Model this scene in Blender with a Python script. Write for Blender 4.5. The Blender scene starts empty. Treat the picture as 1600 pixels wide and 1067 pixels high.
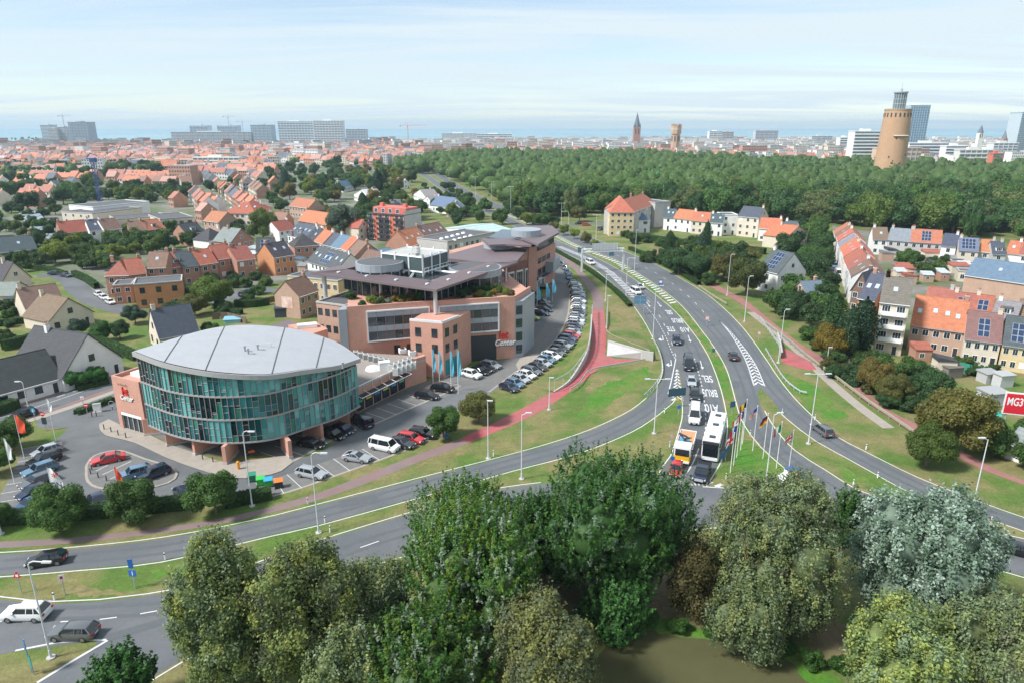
import bpy, math, random
import numpy as np
from mathutils import Vector, Matrix, noise as mnoise
from mathutils.geometry import tessellate_polygon
R = math.radians
rnd = random.Random(7)
scene = bpy.context.scene
C = scene.collection
# ------------------------------------------------------------------ camera, sky, sun, exposure
CAM_H = 48.0
FPX, CX, CY = 1067.0, 800.0, 533.5           # survey of the photograph: focal length and centre in its pixels
PITCH = math.atan((533.5 - 198.0) / FPX)
cam = bpy.data.cameras.new('camera'); cam.sensor_width = 36.0; cam.lens = 36.0 * FPX / 1600.0
cam.clip_start = 0.5; cam.clip_end = 60000.0
camo = bpy.data.objects.new('camera', cam); C.objects.link(camo)
camo.location = (0, 0, CAM_H); camo.rotation_euler = (math.pi / 2 - PITCH, 0, 0)
scene.camera = camo
SUN_EL, SUN_AZ = R(48), R(-112)                # azimuth measured from +Y towards +X
w = bpy.data.worlds.new('World'); scene.world = w; w.use_nodes = True
nt = w.node_tree; nt.nodes.clear()
N, L = nt.nodes.new, nt.links.new
out = N('ShaderNodeOutputWorld'); bg = N('ShaderNodeBackground')
sky = N('ShaderNodeTexSky'); sky.sky_type = 'NISHITA'; sky.sun_disc = False
sky.sun_elevation = SUN_EL; sky.sun_rotation = SUN_AZ; sky.air_density = 1.0; sky.dust_density = 0.1; sky.ozone_density = 3.0
tc = N('ShaderNodeTexCoord'); sep = N('ShaderNodeSeparateXYZ'); L(tc.outputs['Generated'], sep.inputs[0])
def M(op, a, b=None, c=None):
    n = N('ShaderNodeMath'); n.operation = op
    for i, x in enumerate((a, b, c)):
        if x is None: continue
        if isinstance(x, (int, float)): n.inputs[i].default_value = x
        else: L(x, n.inputs[i])
    return n.outputs[0]
zz = M('ADD', M('MAXIMUM', sep.outputs[2], 0.0), 0.06)
cmb = N('ShaderNodeCombineXYZ'); L(M('DIVIDE', sep.outputs[0], zz), cmb.inputs[0]); L(M('DIVIDE', sep.outputs[1], zz), cmb.inputs[1])
mp = N('ShaderNodeMapping'); mp.inputs['Scale'].default_value = (0.20, 0.62, 1.0); mp.inputs['Rotation'].default_value = (0, 0, R(7)); mp.inputs['Location'].default_value = (3.3, 1.35, 0)
L(cmb.outputs[0], mp.inputs[0])
n1 = N('ShaderNodeTexNoise'); n1.inputs['Scale'].default_value = 1.0; n1.inputs['Detail'].default_value = 8; n1.inputs['Roughness'].default_value = 0.62; n1.inputs['Distortion'].default_value = 0.8
L(mp.outputs[0], n1.inputs['Vector'])
rmp = N('ShaderNodeValToRGB'); rmp.color_ramp.elements[0].position = 0.42; rmp.color_ramp.elements[1].position = 0.58
rmp.color_ramp.elements[0].color = (0.34, 0.34, 0.34, 1); rmp.color_ramp.elements[1].color = (0.97, 0.97, 0.97, 1)
L(n1.outputs[0], rmp.inputs[0])
mixc = N('ShaderNodeMix'); mixc.data_type = 'RGBA'
L(rmp.outputs[0], mixc.inputs['Factor']); L(sky.outputs[0], mixc.inputs['A'])
mixc.inputs['B'].default_value = (4.9, 5.6, 6.0, 1)      # thin high cloud, in the sky texture's own units
L(mixc.outputs['Result'], bg.inputs[0]); bg.inputs[1].default_value = 0.093
L(bg.outputs[0], out.inputs[0])
sl = bpy.data.lights.new('sun', 'SUN'); sl.energy = 3.4; sl.angle = R(10.0); sl.color = (1.0, 0.985, 0.96)
so = bpy.data.objects.new('sun', sl); C.objects.link(so)
sd = Vector((math.sin(SUN_AZ) * math.cos(SUN_EL), math.cos(SUN_AZ) * math.cos(SUN_EL), math.sin(SUN_EL)))
so.rotation_euler = sd.to_track_quat('Z', 'Y').to_euler(); so.location = sd * 300
vs = scene.view_settings; vs.view_transform = 'Standard'; vs.look = 'None'; vs.gamma = 1.0; vs.exposure = 0.82
cy = scene.cycles; cy.use_denoising = True; cy.max_bounces = 8; cy.diffuse_bounces = 4; cy.transparent_max_bounces = 8; cy.volume_bounces = 0; cy.sample_clamp_indirect = 4
try: cy.denoiser = 'OPENIMAGEDENOISE'; cy.denoising_prefilter = 'FAST'
except Exception: pass
# ------------------------------------------------------------------ survey helpers
_s, _c = math.sin(PITCH), math.cos(PITCH)
def G(px, py, z=0.0):
    """ground position (metres) of a surveyed point that lies at height z"""
    u = (px - CX) / FPX; v = (py - CY) / FPX
    t = (z - CAM_H) / (-_s - v * _c)
    return Vector((u * t, (_c - v * _s) * t))
def topz(base, ty, zb=0.0):
    """height of a point standing above a surveyed base whose top shows at row ty"""
    p = G(base[0], base[1], zb); v = (ty - CY) / FPX
    return CAM_H - p.y * (_s + v * _c) / (_c - v * _s)
def mpp(p, z=0): return (p[1] * _c + (CAM_H - z) * _s) / FPX   # metres per photo pixel at that place
# ------------------------------------------------------------------ materials
MATS = {}
def mat(name, col=None, rough=0.8, var=0.12, scale=0.6, col2=None, bump=0.0, bscale=None, metal=0.0, spec=0.5, obj=False, rand=0.0, detail=6, coat=0.0, emit=None, courses=0.0, trans=0.0, tint=False, fine=0.0):
    if name in MATS: return MATS[name]
    m = bpy.data.materials.new(name); m.use_nodes = True; MATS[name] = m
    t = m.node_tree; b = t.nodes['Principled BSDF']; n_, l_ = t.nodes.new, t.links.new
    def mth(op, a, bb):
        n = n_('ShaderNodeMath'); n.operation = op
        for i, x in enumerate((a, bb)):
            if isinstance(x, (int, float)): n.inputs[i].default_value = x
            else: l_(x, n.inputs[i])
        return n.outputs[0]
    geo = n_('ShaderNodeNewGeometry'); oi = n_('ShaderNodeObjectInfo')
    nz = n_('ShaderNodeTexNoise'); nz.inputs['Scale'].default_value = scale; nz.inputs['Detail'].default_value = detail; nz.inputs['Roughness'].default_value = 0.62
    l_(geo.outputs['Position'], nz.inputs['Vector'])
    if obj: base = oi.outputs['Color']
    else:
        rgb = n_('ShaderNodeRGB'); rgb.outputs[0].default_value = (*col, 1); base = rgb.outputs[0]
    if col2 is not None:
        mx = n_('ShaderNodeMix'); mx.data_type = 'RGBA'
        rp = n_('ShaderNodeMapRange'); rp.inputs['From Min'].default_value = 0.40; rp.inputs['From Max'].default_value = 0.60
        n2 = n_('ShaderNodeTexNoise'); n2.inputs['Scale'].default_value = scale * 0.23; n2.inputs['Detail'].default_value = 5
        l_(geo.outputs['Position'], n2.inputs['Vector']); l_(n2.outputs[0], rp.inputs[0]); l_(rp.outputs[0], mx.inputs['Factor'])
        l_(base, mx.inputs['A']); mx.inputs['B'].default_value = (*col2, 1); base = mx.outputs['Result']
    f = mth('ADD', mth('MULTIPLY', mth('SUBTRACT', nz.outputs[0], 0.5), var * 4), 1.0)
    if fine:
        nf = n_('ShaderNodeTexNoise'); nf.inputs['Scale'].default_value = 2.6; nf.inputs['Detail'].default_value = 8; nf.inputs['Roughness'].default_value = 0.7; l_(geo.outputs['Position'], nf.inputs['Vector'])
        f = mth('MULTIPLY', f, mth('ADD', mth('MULTIPLY', mth('SUBTRACT', nf.outputs[0], 0.5), fine * 4), 1.0))
    if rand: f = mth('MULTIPLY', f, mth('ADD', mth('MULTIPLY', mth('SUBTRACT', oi.outputs['Random'], 0.5), rand * 2), 1.0))
    if courses:
        sp = n_('ShaderNodeSeparateXYZ'); l_(geo.outputs['Position'], sp.inputs[0])
        sn = mth('SINE', mth('MULTIPLY', sp.outputs[2], 2 * math.pi / courses), 0)
        f = mth('MULTIPLY', f, mth('ADD', mth('MULTIPLY', sn, 0.07), 1.0))
    if tint:
        at = n_('ShaderNodeAttribute'); at.attribute_name = 'tint'
        mt = n_('ShaderNodeVectorMath'); mt.operation = 'MULTIPLY'; l_(base, mt.inputs[0]); l_(at.outputs['Color'], mt.inputs[1]); base = mt.outputs[0]
    mul = n_('ShaderNodeVectorMath'); mul.operation = 'SCALE'; l_(base, mul.inputs[0]); l_(f, mul.inputs['Scale'])
    l_(mul.outputs[0], b.inputs['Base Color'])
    b.inputs['Roughness'].default_value = rough; b.inputs['Metallic'].default_value = metal
    b.inputs['Specular IOR Level'].default_value = spec; b.inputs['Coat Weight'].default_value = coat
    if emit: b.inputs['Emission Color'].default_value = (*emit, 1); b.inputs['Emission Strength'].default_value = 1
    if trans:
        tr = n_('ShaderNodeBsdfTranslucent'); l_(mul.outputs[0], tr.inputs[0]); ms = n_('ShaderNodeMixShader'); ms.inputs[0].default_value = trans
        l_(b.outputs[0], ms.inputs[1]); l_(tr.outputs[0], ms.inputs[2]); l_(ms.outputs[0], t.nodes['Material Output'].inputs[0])
    if bump:
        bp = n_('ShaderNodeBump'); bp.inputs['Strength'].default_value = bump; bp.inputs['Distance'].default_value = 0.1
        if bscale:
            nb = n_('ShaderNodeTexNoise'); nb.inputs['Scale'].default_value = bscale; nb.inputs['Detail'].default_value = 4; l_(geo.outputs['Position'], nb.inputs['Vector']); l_(nb.outputs[0], bp.inputs['Height'])
        else: l_(nz.outputs[0], bp.inputs['Height'])
        l_(bp.outputs[0], b.inputs['Normal'])
    return m
asphalt = mat('asphalt', (0.105, 0.113, 0.120), 0.85, 0.09, 0.5, (0.125, 0.130, 0.135), bump=0.15, bscale=14, fine=0.09)
asphalt_old = mat('asphalt_old', (0.135, 0.140, 0.142), 0.9, 0.12, 0.3, (0.105, 0.110, 0.114), bump=0.15, bscale=10, fine=0.10)
bay_m = mat('bay_paving', (0.155, 0.152, 0.145), 0.9, 0.16, 0.8, bump=0.2, bscale=8)
paver = mat('concrete_paver', (0.32, 0.28, 0.235), 0.9, 0.12, 0.9, bump=0.2, bscale=6)
grass_m = mat('grass', (0.078, 0.138, 0.018), 0.95, 0.22, 0.55, (0.180, 0.160, 0.060), bump=0.6, bscale=7, detail=10, fine=0.35)
lush_m = mat('lush_grass', (0.055, 0.165, 0.010), 0.95, 0.22, 0.8, (0.110, 0.165, 0.026), bump=0.6, bscale=7, fine=0.35)
soil_m = mat('bare_soil', (0.20, 0.145, 0.085), 0.95, 0.25, 0.8, (0.13, 0.12, 0.05), bump=0.4, bscale=4, fine=0.3)
redpath = mat('red_asphalt', (0.40, 0.090, 0.095), 0.85, 0.14, 0.5, (0.34,0.11,0.105), fine=0.14)
oldpath = mat('worn_path', (0.215, 0.135, 0.125), 0.9, 0.10, 0.4, (0.20, 0.145, 0.14))
paint_w = mat('road_paint', (0.58, 0.58, 0.57), 0.7, 0.12, 1.5, fine=0.12)
concrete = mat('concrete', (0.42, 0.41, 0.39), 0.85, 0.12, 0.7, bump=0.1, bscale=5)
brick_m = mat('brick', None, 0.9, 0.10, 0.5, obj=True, bump=0.15, bscale=9, fine=0.12)
wall_m = mat('wall_render', None, 0.85, 0.09, 0.5, obj=True, fine=0.05)
tile_m = mat('roof_tile', None, 0.8, 0.20, 1.1, obj=True, bump=0.25, bscale=4, courses=0.42, fine=0.16)
metalroof = mat('metal_roof', (0.155, 0.115, 0.120), 0.55, 0.07, 0.5, spec=0.5)
white_m = mat('white_paint', (0.78, 0.78, 0.77), 0.5, 0.03)
dark_m = mat('dark_metal', (0.035, 0.037, 0.042), 0.5, 0.05)
grey_m = mat('grey_metal', (0.33, 0.35, 0.37), 0.45, 0.05, spec=0.6)
steel_m = mat('galvanised_steel', (0.55, 0.57, 0.58), 0.4, 0.05, metal=0.3)
glass_m = mat('window_glass', (0.022, 0.035, 0.042), 0.08, 0.3, 0.15, spec=0.8)
cglass = mat('car_glass', (0.012, 0.017, 0.022), 0.06, 0.1, spec=0.9)
carpaint = mat('car_paint', None, 0.28, 0.02, obj=True, coat=0.6)
rubber = mat('rubber', (0.018, 0.018, 0.019), 0.85, 0.05)
rim_m = mat('rim_alloy', (0.45, 0.46, 0.48), 0.35, 0.05, metal=0.7)
lamp_r = mat('tail_lamp', (0.45, 0.015, 0.015), 0.25, 0.02)
lamp_w = mat('head_lamp', (0.75, 0.77, 0.8), 0.15, 0.02)
plain = mat('coloured_paint', None, 0.6, 0.04, obj=True)
solar_m = mat('solar_cell', (0.016, 0.035, 0.085), 0.15, 0.1, spec=0.8)
gravel = mat('roof_gravel', (0.27, 0.235, 0.205), 0.95, 0.25, 3.0)
felt_m = mat('roof_felt', (0.10, 0.10, 0.105), 0.9, 0.15, 0.8)
bark = mat('bark', (0.17, 0.125, 0.085), 0.95, 0.2, 2.0, bump=0.3, bscale=6)
leaf_m = mat('leaf', None, 0.55, 0.10, 0.5, obj=True, rand=0.15, trans=0.45, tint=True, spec=0.35)
water_m = mat('pond_water', (0.090, 0.088, 0.042), 0.03, 0.15, 0.12, spec=0.5, bump=0.05, bscale=1.5)
# ------------------------------------------------------------------ mesh helpers
class MB:
    def __init__(s): s.v = []; s.f = []; s.m = []
    def add(s, vs, fs, mi=0):
        o = len(s.v); s.v += [tuple(x) for x in vs]
        for f in fs: s.f.append(tuple(i + o for i in f)); s.m.append(mi)
        return s
    def box(s, x0, y0, z0, x1, y1, z1, mi=0):
        return s.add([(x0,y0,z0),(x1,y0,z0),(x1,y1,z0),(x0,y1,z0),(x0,y0,z1),(x1,y0,z1),(x1,y1,z1),(x0,y1,z1)],
                     [(0,3,2,1),(4,5,6,7),(0,1,5,4),(1,2,6,5),(2,3,7,6),(3,0,4,7)], mi)
    def obox(s, c, sz, rz=0.0, mi=0):
        a, b, h = sz[0]/2, sz[1]/2, sz[2]/2; ca, sa = math.cos(rz), math.sin(rz)
        p = [(c[0]+x*ca-y*sa, c[1]+x*sa+y*ca, c[2]+z) for z in (-h,h) for x,y in ((-a,-b),(a,-b),(a,b),(-a,b))]
        return s.add(p, [(0,3,2,1),(4,5,6,7),(0,1,5,4),(1,2,6,5),(2,3,7,6),(3,0,4,7)], mi)
    def prism(s, poly, z0, z1, mi=0, mtop=None, bottom=True):
        n = len(poly); zs0 = z0 if isinstance(z0, (list, tuple)) else [z0]*n; zs1 = z1 if isinstance(z1, (list, tuple)) else [z1]*n
        area = sum(poly[i][0]*poly[(i+1)%n][1]-poly[(i+1)%n][0]*poly[i][1] for i in range(n))
        if area < 0: poly = poly[::-1]; zs0 = zs0[::-1]; zs1 = zs1[::-1]
        o = len(s.v)
        s.v += [(p[0],p[1],z) for p,z in zip(poly,zs0)] + [(p[0],p[1],z) for p,z in zip(poly,zs1)]
        tri = tessellate_polygon([[Vector((p[0],p[1],0)) for p in poly]])
        for t in tri:
            a,b,c = t; cr = (poly[b][0]-poly[a][0])*(poly[c][1]-poly[a][1])-(poly[b][1]-poly[a][1])*(poly[c][0]-poly[a][0])
            if cr < 0: a,c = c,a
            s.f.append((o+n+a,o+n+b,o+n+c)); s.m.append(mi if mtop is None else mtop)
            if bottom: s.f.append((o+c,o+b,o+a)); s.m.append(mi)
        for i in range(n):
            j = (i+1)%n; s.f.append((o+i,o+j,o+n+j,o+n+i)); s.m.append(mi)
        return s
    def sheet(s, poly, z, mi=0):
        tri = tessellate_polygon([[Vector((p[0],p[1],0)) for p in poly]]); o = len(s.v)
        s.v += [(p[0],p[1],z) for p in poly]
        for a,b,c in tri:
            cr = (poly[b][0]-poly[a][0])*(poly[c][1]-poly[a][1])-(poly[b][1]-poly[a][1])*(poly[c][0]-poly[a][0])
            if cr < 0: a,c = c,a
            s.f.append((o+a,o+b,o+c)); s.m.append(mi)
        return s
    def cyl(s, x, y, z0, z1, r0, r1=None, n=10, mi=0, cap=True):
        r1 = r0 if r1 is None else r1; o = len(s.v)
        for z, r in ((z0,r0),(z1,r1)):
            for k in range(n): s.v.append((x+r*math.cos(2*math.pi*k/n), y+r*math.sin(2*math.pi*k/n), z))
        for k in range(n): s.f.append((o+k,o+(k+1)%n,o+n+(k+1)%n,o+n+k)); s.m.append(mi)
        if cap: s.f.append(tuple(o+n+k for k in range(n))); s.m.append(mi); s.f.append(tuple(o+n-1-k for k in range(n))); s.m.append(mi)
        return s
    def tube(s, pts, r, n=6, mi=0):
        pts = [Vector(p) for p in pts]; o = len(s.v); rs = r if isinstance(r, (list,tuple)) else [r]*len(pts)
        for i, p in enumerate(pts):
            d = (pts[min(i+1,len(pts)-1)] - pts[max(i-1,0)]).normalized()
            a = d.orthogonal() if abs(d.z) > 0.9 else d.cross(Vector((0,0,1))); a.normalize(); b = d.cross(a)
            for k in range(n):
                q = p + (a*math.cos(2*math.pi*k/n)+b*math.sin(2*math.pi*k/n))*rs[i]; s.v.append(tuple(q))
        for i in range(len(pts)-1):
            for k in range(n): s.f.append((o+i*n+k,o+i*n+(k+1)%n,o+(i+1)*n+(k+1)%n,o+(i+1)*n+k)); s.m.append(mi)
        s.f.append(tuple(o+n-1-k for k in range(n))); s.m.append(mi); e = o+(len(pts)-1)*n; s.f.append(tuple(e+k for k in range(n))); s.m.append(mi)
        return s
    def mesh(s, name, mats, smooth=None):
        me = bpy.data.meshes.new(name); me.from_pydata(s.v, [], s.f)
        for m in (mats if isinstance(mats, (list,tuple)) else [mats]): me.materials.append(m)
        if any(s.m): me.polygons.foreach_set('material_index', s.m)
        if smooth is not None:
            me.shade_smooth(); me.set_sharp_from_angle(angle=R(smooth))
        me.update(); return me
    def build(s, name, mats, parent=None, smooth=None, color=None):
        return place(s.mesh(name, mats, smooth), name, parent, color=color)
def place(me, name, parent=None, loc=None, rz=0.0, sc=None, color=None, rot=None):
    o = bpy.data.objects.new(name, me); C.objects.link(o)
    if parent is not None: o.parent = parent
    if loc is not None: o.location = loc
    if rz: o.rotation_euler = (0,0,rz)
    if rot: o.rotation_euler = rot
    if sc is not None: o.scale = sc if isinstance(sc,(tuple,list)) else (sc,sc,sc)
    if color is not None: o.color = (*color[:3], 1)
    return o
def tag(o, label=None, cat=None, group=None, kind=None):
    if label: o['label'] = label
    if cat: o['category'] = cat
    if group: o['group'] = group
    if kind: o['kind'] = kind
    return o
def thing(name, label, cat, loc=(0,0,0), rz=0.0, group=None):
    o = bpy.data.objects.new(name, None); C.objects.link(o); o.empty_display_size = 0.5
    o.location = (loc[0], loc[1], loc[2] if len(loc) > 2 else 0.0); o.rotation_euler = (0,0,rz)
    return tag(o, label, cat, group)
KIDS = {}
def copy_tree(src, parent=None):
    c = src.copy(); C.objects.link(c); c.parent = parent
    for ch in src.children: copy_tree(ch, c)
    return c
def spline(pts, step=2.0):
    """Catmull-Rom through ground points, resampled"""
    P = [Vector(p[:2]) for p in pts]; P = [P[0]*2-P[1]] + P + [P[-1]*2-P[-2]]; o = []
    for i in range(1, len(P)-2):
        n = max(1, int((P[i+1]-P[i]).length/step))
        for k in range(n):
            t = k/n; a,b,c,d = P[i-1],P[i],P[i+1],P[i+2]
            o.append(0.5*((2*b)+(c-a)*t+(2*a-5*b+4*c-d)*t*t+(3*b-a-3*c+d)*t**3))
    o.append(P[-2]); return o
def gl(pix, z=0.0, step=2.0): return spline([G(x,y,z) for x,y in pix], step)
def along(pl, d):
    """point and heading at distance d on a polyline"""
    for i in range(len(pl)-1):
        l = (pl[i+1]-pl[i]).length
        if d <= l or i == len(pl)-2:
            t = (pl[i+1]-pl[i]).normalized(); return pl[i]+t*d, t
        d -= l
def plen(pl): return sum((pl[i+1]-pl[i]).length for i in range(len(pl)-1))
def strip(pl, w0, w1, z, mb=None, mi=0):
    """flat ribbon from offset w0 to w1 (left positive) of a polyline"""
    mb = mb or MB(); o = len(mb.v)
    for i,p in enumerate(pl):
        t = (pl[min(i+1,len(pl)-1)]-pl[max(i-1,0)]).normalized(); n = Vector((-t.y,t.x))
        a = p+n*w0; b = p+n*w1; mb.v += [(a.x,a.y,z),(b.x,b.y,z)]
    for i in range(len(pl)-1):
        q = o+2*i; mb.f.append((q,q+2,q+3,q+1) if w1 > w0 else (q+1,q+3,q+2,q)); mb.m.append(mi)
    return mb
def kerb(pl, w0, w1, h, mb=None, z0=0.0):
    mb = mb or MB(); o = len(mb.v)
    for i,p in enumerate(pl):
        t = (pl[min(i+1,len(pl)-1)]-pl[max(i-1,0)]).normalized(); n = Vector((-t.y,t.x)); a = p+n*w0; b = p+n*w1
        mb.v += [(a.x,a.y,z0),(a.x,a.y,z0+h),(b.x,b.y,z0+h),(b.x,b.y,z0)]
    for i in range(len(pl)-1):
        for k in range(3): q = o+4*i+k; mb.f.append((q,q+1,q+5,q+4)); mb.m.append(0)
    return mb
def struct(name, mb, m, parent=None):
    o = mb.build(name, m, parent)
    if parent is None: o['kind'] = 'structure'
    return o
def textobj(cu, name):
    t = bpy.data.objects.new('text', cu); me = bpy.data.meshes.new_from_object(t); me.name = name
    bpy.data.objects.remove(t); return bpy.data.objects.new(name, me)
# ------------------------------------------------------------------ ground, water, roads
COAST = 2450.0
g = MB()                                              # one sheet out to the coast
g.sheet([(-4500,-400),(4500,-400),(4500,COAST),(-4500,COAST)], 0.0)
ground = struct('ground', g, grass_m)
g = MB(); g.sheet([(-30000,COAST+2),(30000,COAST+2),(30000,16000),(-30000,16000)], -0.6)
sea = struct('sea', g, mat('sea_water', (0.20, 0.33, 0.38), 0.5, 0.10, 0.004, (0.25, 0.38, 0.42), spec=0.3))
town_m = mat('town_paving', (0.19, 0.175, 0.155), 0.9, 0.25, 0.25, (0.085, 0.125, 0.035), fine=0.3)
g = MB(); g.sheet([tuple(G(*p)) for p in ((-80,420),(-80,252),(150,224),(600,222),(640,250),(560,285),(640,330),(660,395),(520,420),(420,450),(350,455),(300,440),(150,470),(60,420))], 0.004)
struct('town_paving', g, town_m)
g = MB(); g.sheet([(-4200,1500),(4200,1500),(4200,COAST-30),(-4200,COAST-30)], 0.008)
struct('seaside_town_paving', g, town_m)
g = MB(); g.sheet([tuple(G(*p)) for p in ((1300,352),(1420,372),(1640,405),(1640,560),(1500,540),(1420,520),(1335,470),(1315,420))], 0.004)
struct('back_yard_paving', g, town_m)

def road(name, left, right, m=asphalt, z=0.012, step=3.0, par=None):
    a = gl(left, 0, step); b = gl(right, 0, step)
    mb = MB(); mb.sheet([tuple(p) for p in a] + [tuple(p) for p in b[::-1]], z)
    return struct(name, mb, m, par), a, b
def line(parent, pl, off=0.0, wd=0.17, z=0.024, name='edge_line', m=None):
    return strip(pl, off-wd/2, off+wd/2, z).build(name, m or paint_w, parent)
def dashes(parent, pl, on, gap, wd=0.15, off=0.0, z=0.024, start=0.0, name='lane_dash', lmax=None):
    d = start; T = plen(pl) if lmax is None else lmax
    while d+on < T:
        a, t = along(pl, d); b, t2 = along(pl, d+on); n = Vector((-t.y,t.x))
        strip([a+n*off, b+n*off], -wd/2, wd/2, z).build(name, paint_w, parent); d += on+gap

# main dual carriageway: towards the roundabout (left) ...
LC_L = [(640,262),(668,281),(700,303),(745,326),(800,352),(840,372),(868,388),(919,413),(952,438),(982,466),(1005,496),(1021,524),(1034,552),(1039,577),(1029,605),(1003,631),(975,649),(925,672),(870,691),(800,711),(653,749),(496,790),(400,814),(253,842),(99,859),(0,866),(-60,868)]
LC_R = [(650,260),(680,281),(715,303),(762,326),(815,350),(858,371),(890,385),(942,409),(982,432),(1020,459),(1053,487),(1083,523),(1104,556),(1121,600),(1131,642),(1133,674),(1126,712),(1114,736),(1100,759)]
R2_R = [(1058,562),(1060,580),(1060,600),(1056,618),(1048,629),(1000,665),(935,695),(870,716),(800,734),(638,780),(499,818),(423,835),(390,843),(253,875),(126,888),(0,898),(-60,900)]
QL_L = [(1058,562),(1063,590),(1068,620),(1069,645),(1066,664),(1051,712),(1038,730),(1030,745)]
a = gl(LC_L, 0, 2.5); b = gl(LC_R, 0, 2.5); r2 = gl(R2_R, 0, 2.5); ql = gl(QL_L, 0, 2.5)
mb = MB(); mb.sheet([tuple(p) for p in a] + [tuple(p) for p in r2[::-1]] + [tuple(p) for p in ql[1:]] + [tuple(p) for p in b[::-1]], 0.012)
road1 = struct('approach_road', mb, asphalt)
line(road1, a, -0.45); line(road1, b, 0.35); line(road1, r2[6:], 0.35); line(road1, ql[6:], -0.3)
lane_mid = gl([(900,395),(948,420),(985,446),(1014,472),(1034,500),(1048,532),(1057,560)], 0, 2)
dashes(road1, lane_mid, 2.5, 5.5)
lane2 = gl([(1000,468),(1022,494),(1038,520),(1050,548),(1057,562)], 0, 2); dashes(road1, lane2, 1.0, 1.0, 0.18, off=-0.15)
lane3 = gl([(1085,560),(1096,600),(1102,640),(1102,672),(1097,690)], 0, 2); dashes(road1, lane3, 1.0, 1.0, 0.18)
line(road1, gl([(1092,700),(1083,722),(1071,742),(1060,757)],0,2), 0, 0.2, name='stop_lane_line')
line(road1, gl([(1056,560),(1050,590),(1044,615)],0,2), 0, 0.2, name='gore_line')
for i in range(11):                                    # hatching of the narrow gore
    t = i/10; x0 = 1057-8*t; x1 = 1059+9*t; y = 572+48*t
    if x1-x0 > 3: strip([G(x0+0.5,y+3+2*t), G((x0+x1)/2,y), G(x1-0.5,y+3+2*t)], -0.22, 0.22, 0.024).build('hatch_bar', paint_w, road1)
# ... and away from it (right)
RC_L = [(655,258),(690,281),(726,303),(774,326),(826,348),(872,368),(905,384),(962,406),(985,419),(1028,447),(1066,477),(1099,517),(1121,547),(1139,580),(1154,632),(1162,656),(1177,680),(1192,698),(1228,730),(1253,746),(1280,763),(1300,777)]
RC_R = [(665,257),(700,279),(738,301),(788,323),(840,344),(890,361),(930,374),(982,396),(1028,416),(1068,439),(1101,459),(1129,482),(1154,507),(1174,532),(1195,562),(1213,589),(1238,621),(1273,656),(1301,680),(1356,709),(1431,746),(1527,784),(1600,810),(1680,836)]
RC_RL = [(1187,605),(1203,620),(1220,643),(1253,671),(1278,689),(1329,717),(1374,742),(1438,775),(1518,800),(1600,828),(1680,856)]
RB_T = [(1187,605),(1184,618),(1192,641),(1210,671),(1240,704),(1288,735),(1336,765),(1374,779),(1411,793),(1501,820),(1600,843),(1690,862)]
a = gl(RC_L, 0, 2.5); b = gl(RC_R, 0, 2.5); rl = gl(RC_RL, 0, 2.5); rt = gl(RB_T, 0, 2.5)
LOW = gl([(1690,925),(1600,899),(1541,882),(1450,862),(1362,839),(1306,828),(1250,822),(1180,818),(1110,822),(1000,835),(900,850),(760,858),(638,864),(547,896),(430,950),(304,1017),(238,1057),(180,1095)], 0, 2.5)
UP = gl([(1030,745),(1000,745),(900,750),(760,768),(633,805),(478,853),(380,890),(286,921),(228,931),(152,940),(81,943),(0,936),(-70,922)], 0, 2.5)
mb = MB(); mb.sheet([tuple(p) for p in a] + [tuple(G(1152,764)), tuple(G(1100,759)), tuple(G(1078,757))] + [tuple(p) for p in UP] + [tuple(G(-90,1000)), tuple(G(-40,1030)), tuple(G(30,1016)), tuple(G(168,998)), tuple(G(58,1066)), tuple(G(0,1095)), tuple(G(180,1110))] + [tuple(p) for p in LOW[::-1]] + [tuple(p) for p in rt[::-1]] + [tuple(p) for p in rl[1:]] + [tuple(p) for p in b[::-1]], 0.008)
road2 = struct('roundabout_road', mb, asphalt)
line(road2, b, 0.35); line(road2, rl[3:], -0.3); line(road2, rt[3:], 0.3); line(road2, a, -0.35); line(road2, LOW, 0.4); line(road2, UP[6:], -0.4)
line(road2, gl([(24,1016),(90,1003),(166,999)],0,2), 0, 0.25); line(road2, gl([(168,1000),(112,1033),(58,1066)],0,2), 0, 0.28)
line(road2, gl([(1098,760),(1152,763),(1220,768)],0,2), 0, 0.22)
mid_r = gl([(935,388),(985,408),(1030,430),(1068,457),(1097,485),(1112,508)], 0, 2); dashes(road2, mid_r, 2.5, 6.0)
dashes(road2, gl([(-20,969),(40,972),(92,971),(150,968),(205,961),(250,953)],0,2), 1.6, 2.2, 0.16)
for p,q in (((263,992),(288,978)),((563,855),(592,845)),((420,912),(450,898))): strip([G(*p),G(*q)],-0.08,0.08,0.024).build('lane_dash', paint_w, road2)
for i in range(4): 
    x = 1080+i*5.6; strip([G(x,757),G(x+2.2,757)], -0.15, 0.55, 0.024).build('give_way_tooth', paint_w, road2)
for p in (((1103,757),(1112,752)),((1118,760),(1128,756)),((1134,763),(1142,758))): strip([G(*p[0]),G(*p[1])],-0.3,0.3,0.024).build('hatch_bar', paint_w, road2)
def ladder(parent, pl, w0, w1, on, gap, slant=0.0, z=0.024, start=0.0, end=None):
    d = start; T = end or plen(pl)
    while d < T:
        p, t = along(pl, d); n = Vector((-t.y,t.x)); q, t2 = along(pl, min(d+on, T)); n2 = Vector((-t2.y,t2.x))
        mb = MB(); s = t*slant
        v = [p+n*w0, q+n2*w0, q+n2*w1+s, p+n*w1+s]; mb.add([(x.x,x.y,z) for x in v], [(0,1,2,3)] if w1 > w0 else [(0,3,2,1)])
        mb.build('hatch_bar', paint_w, parent); d += on+gap
ladder(road2, a, -0.8, -3.0, 1.1, 1.7, slant=1.2, start=plen(a)-345, end=plen(a)-108)
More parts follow.
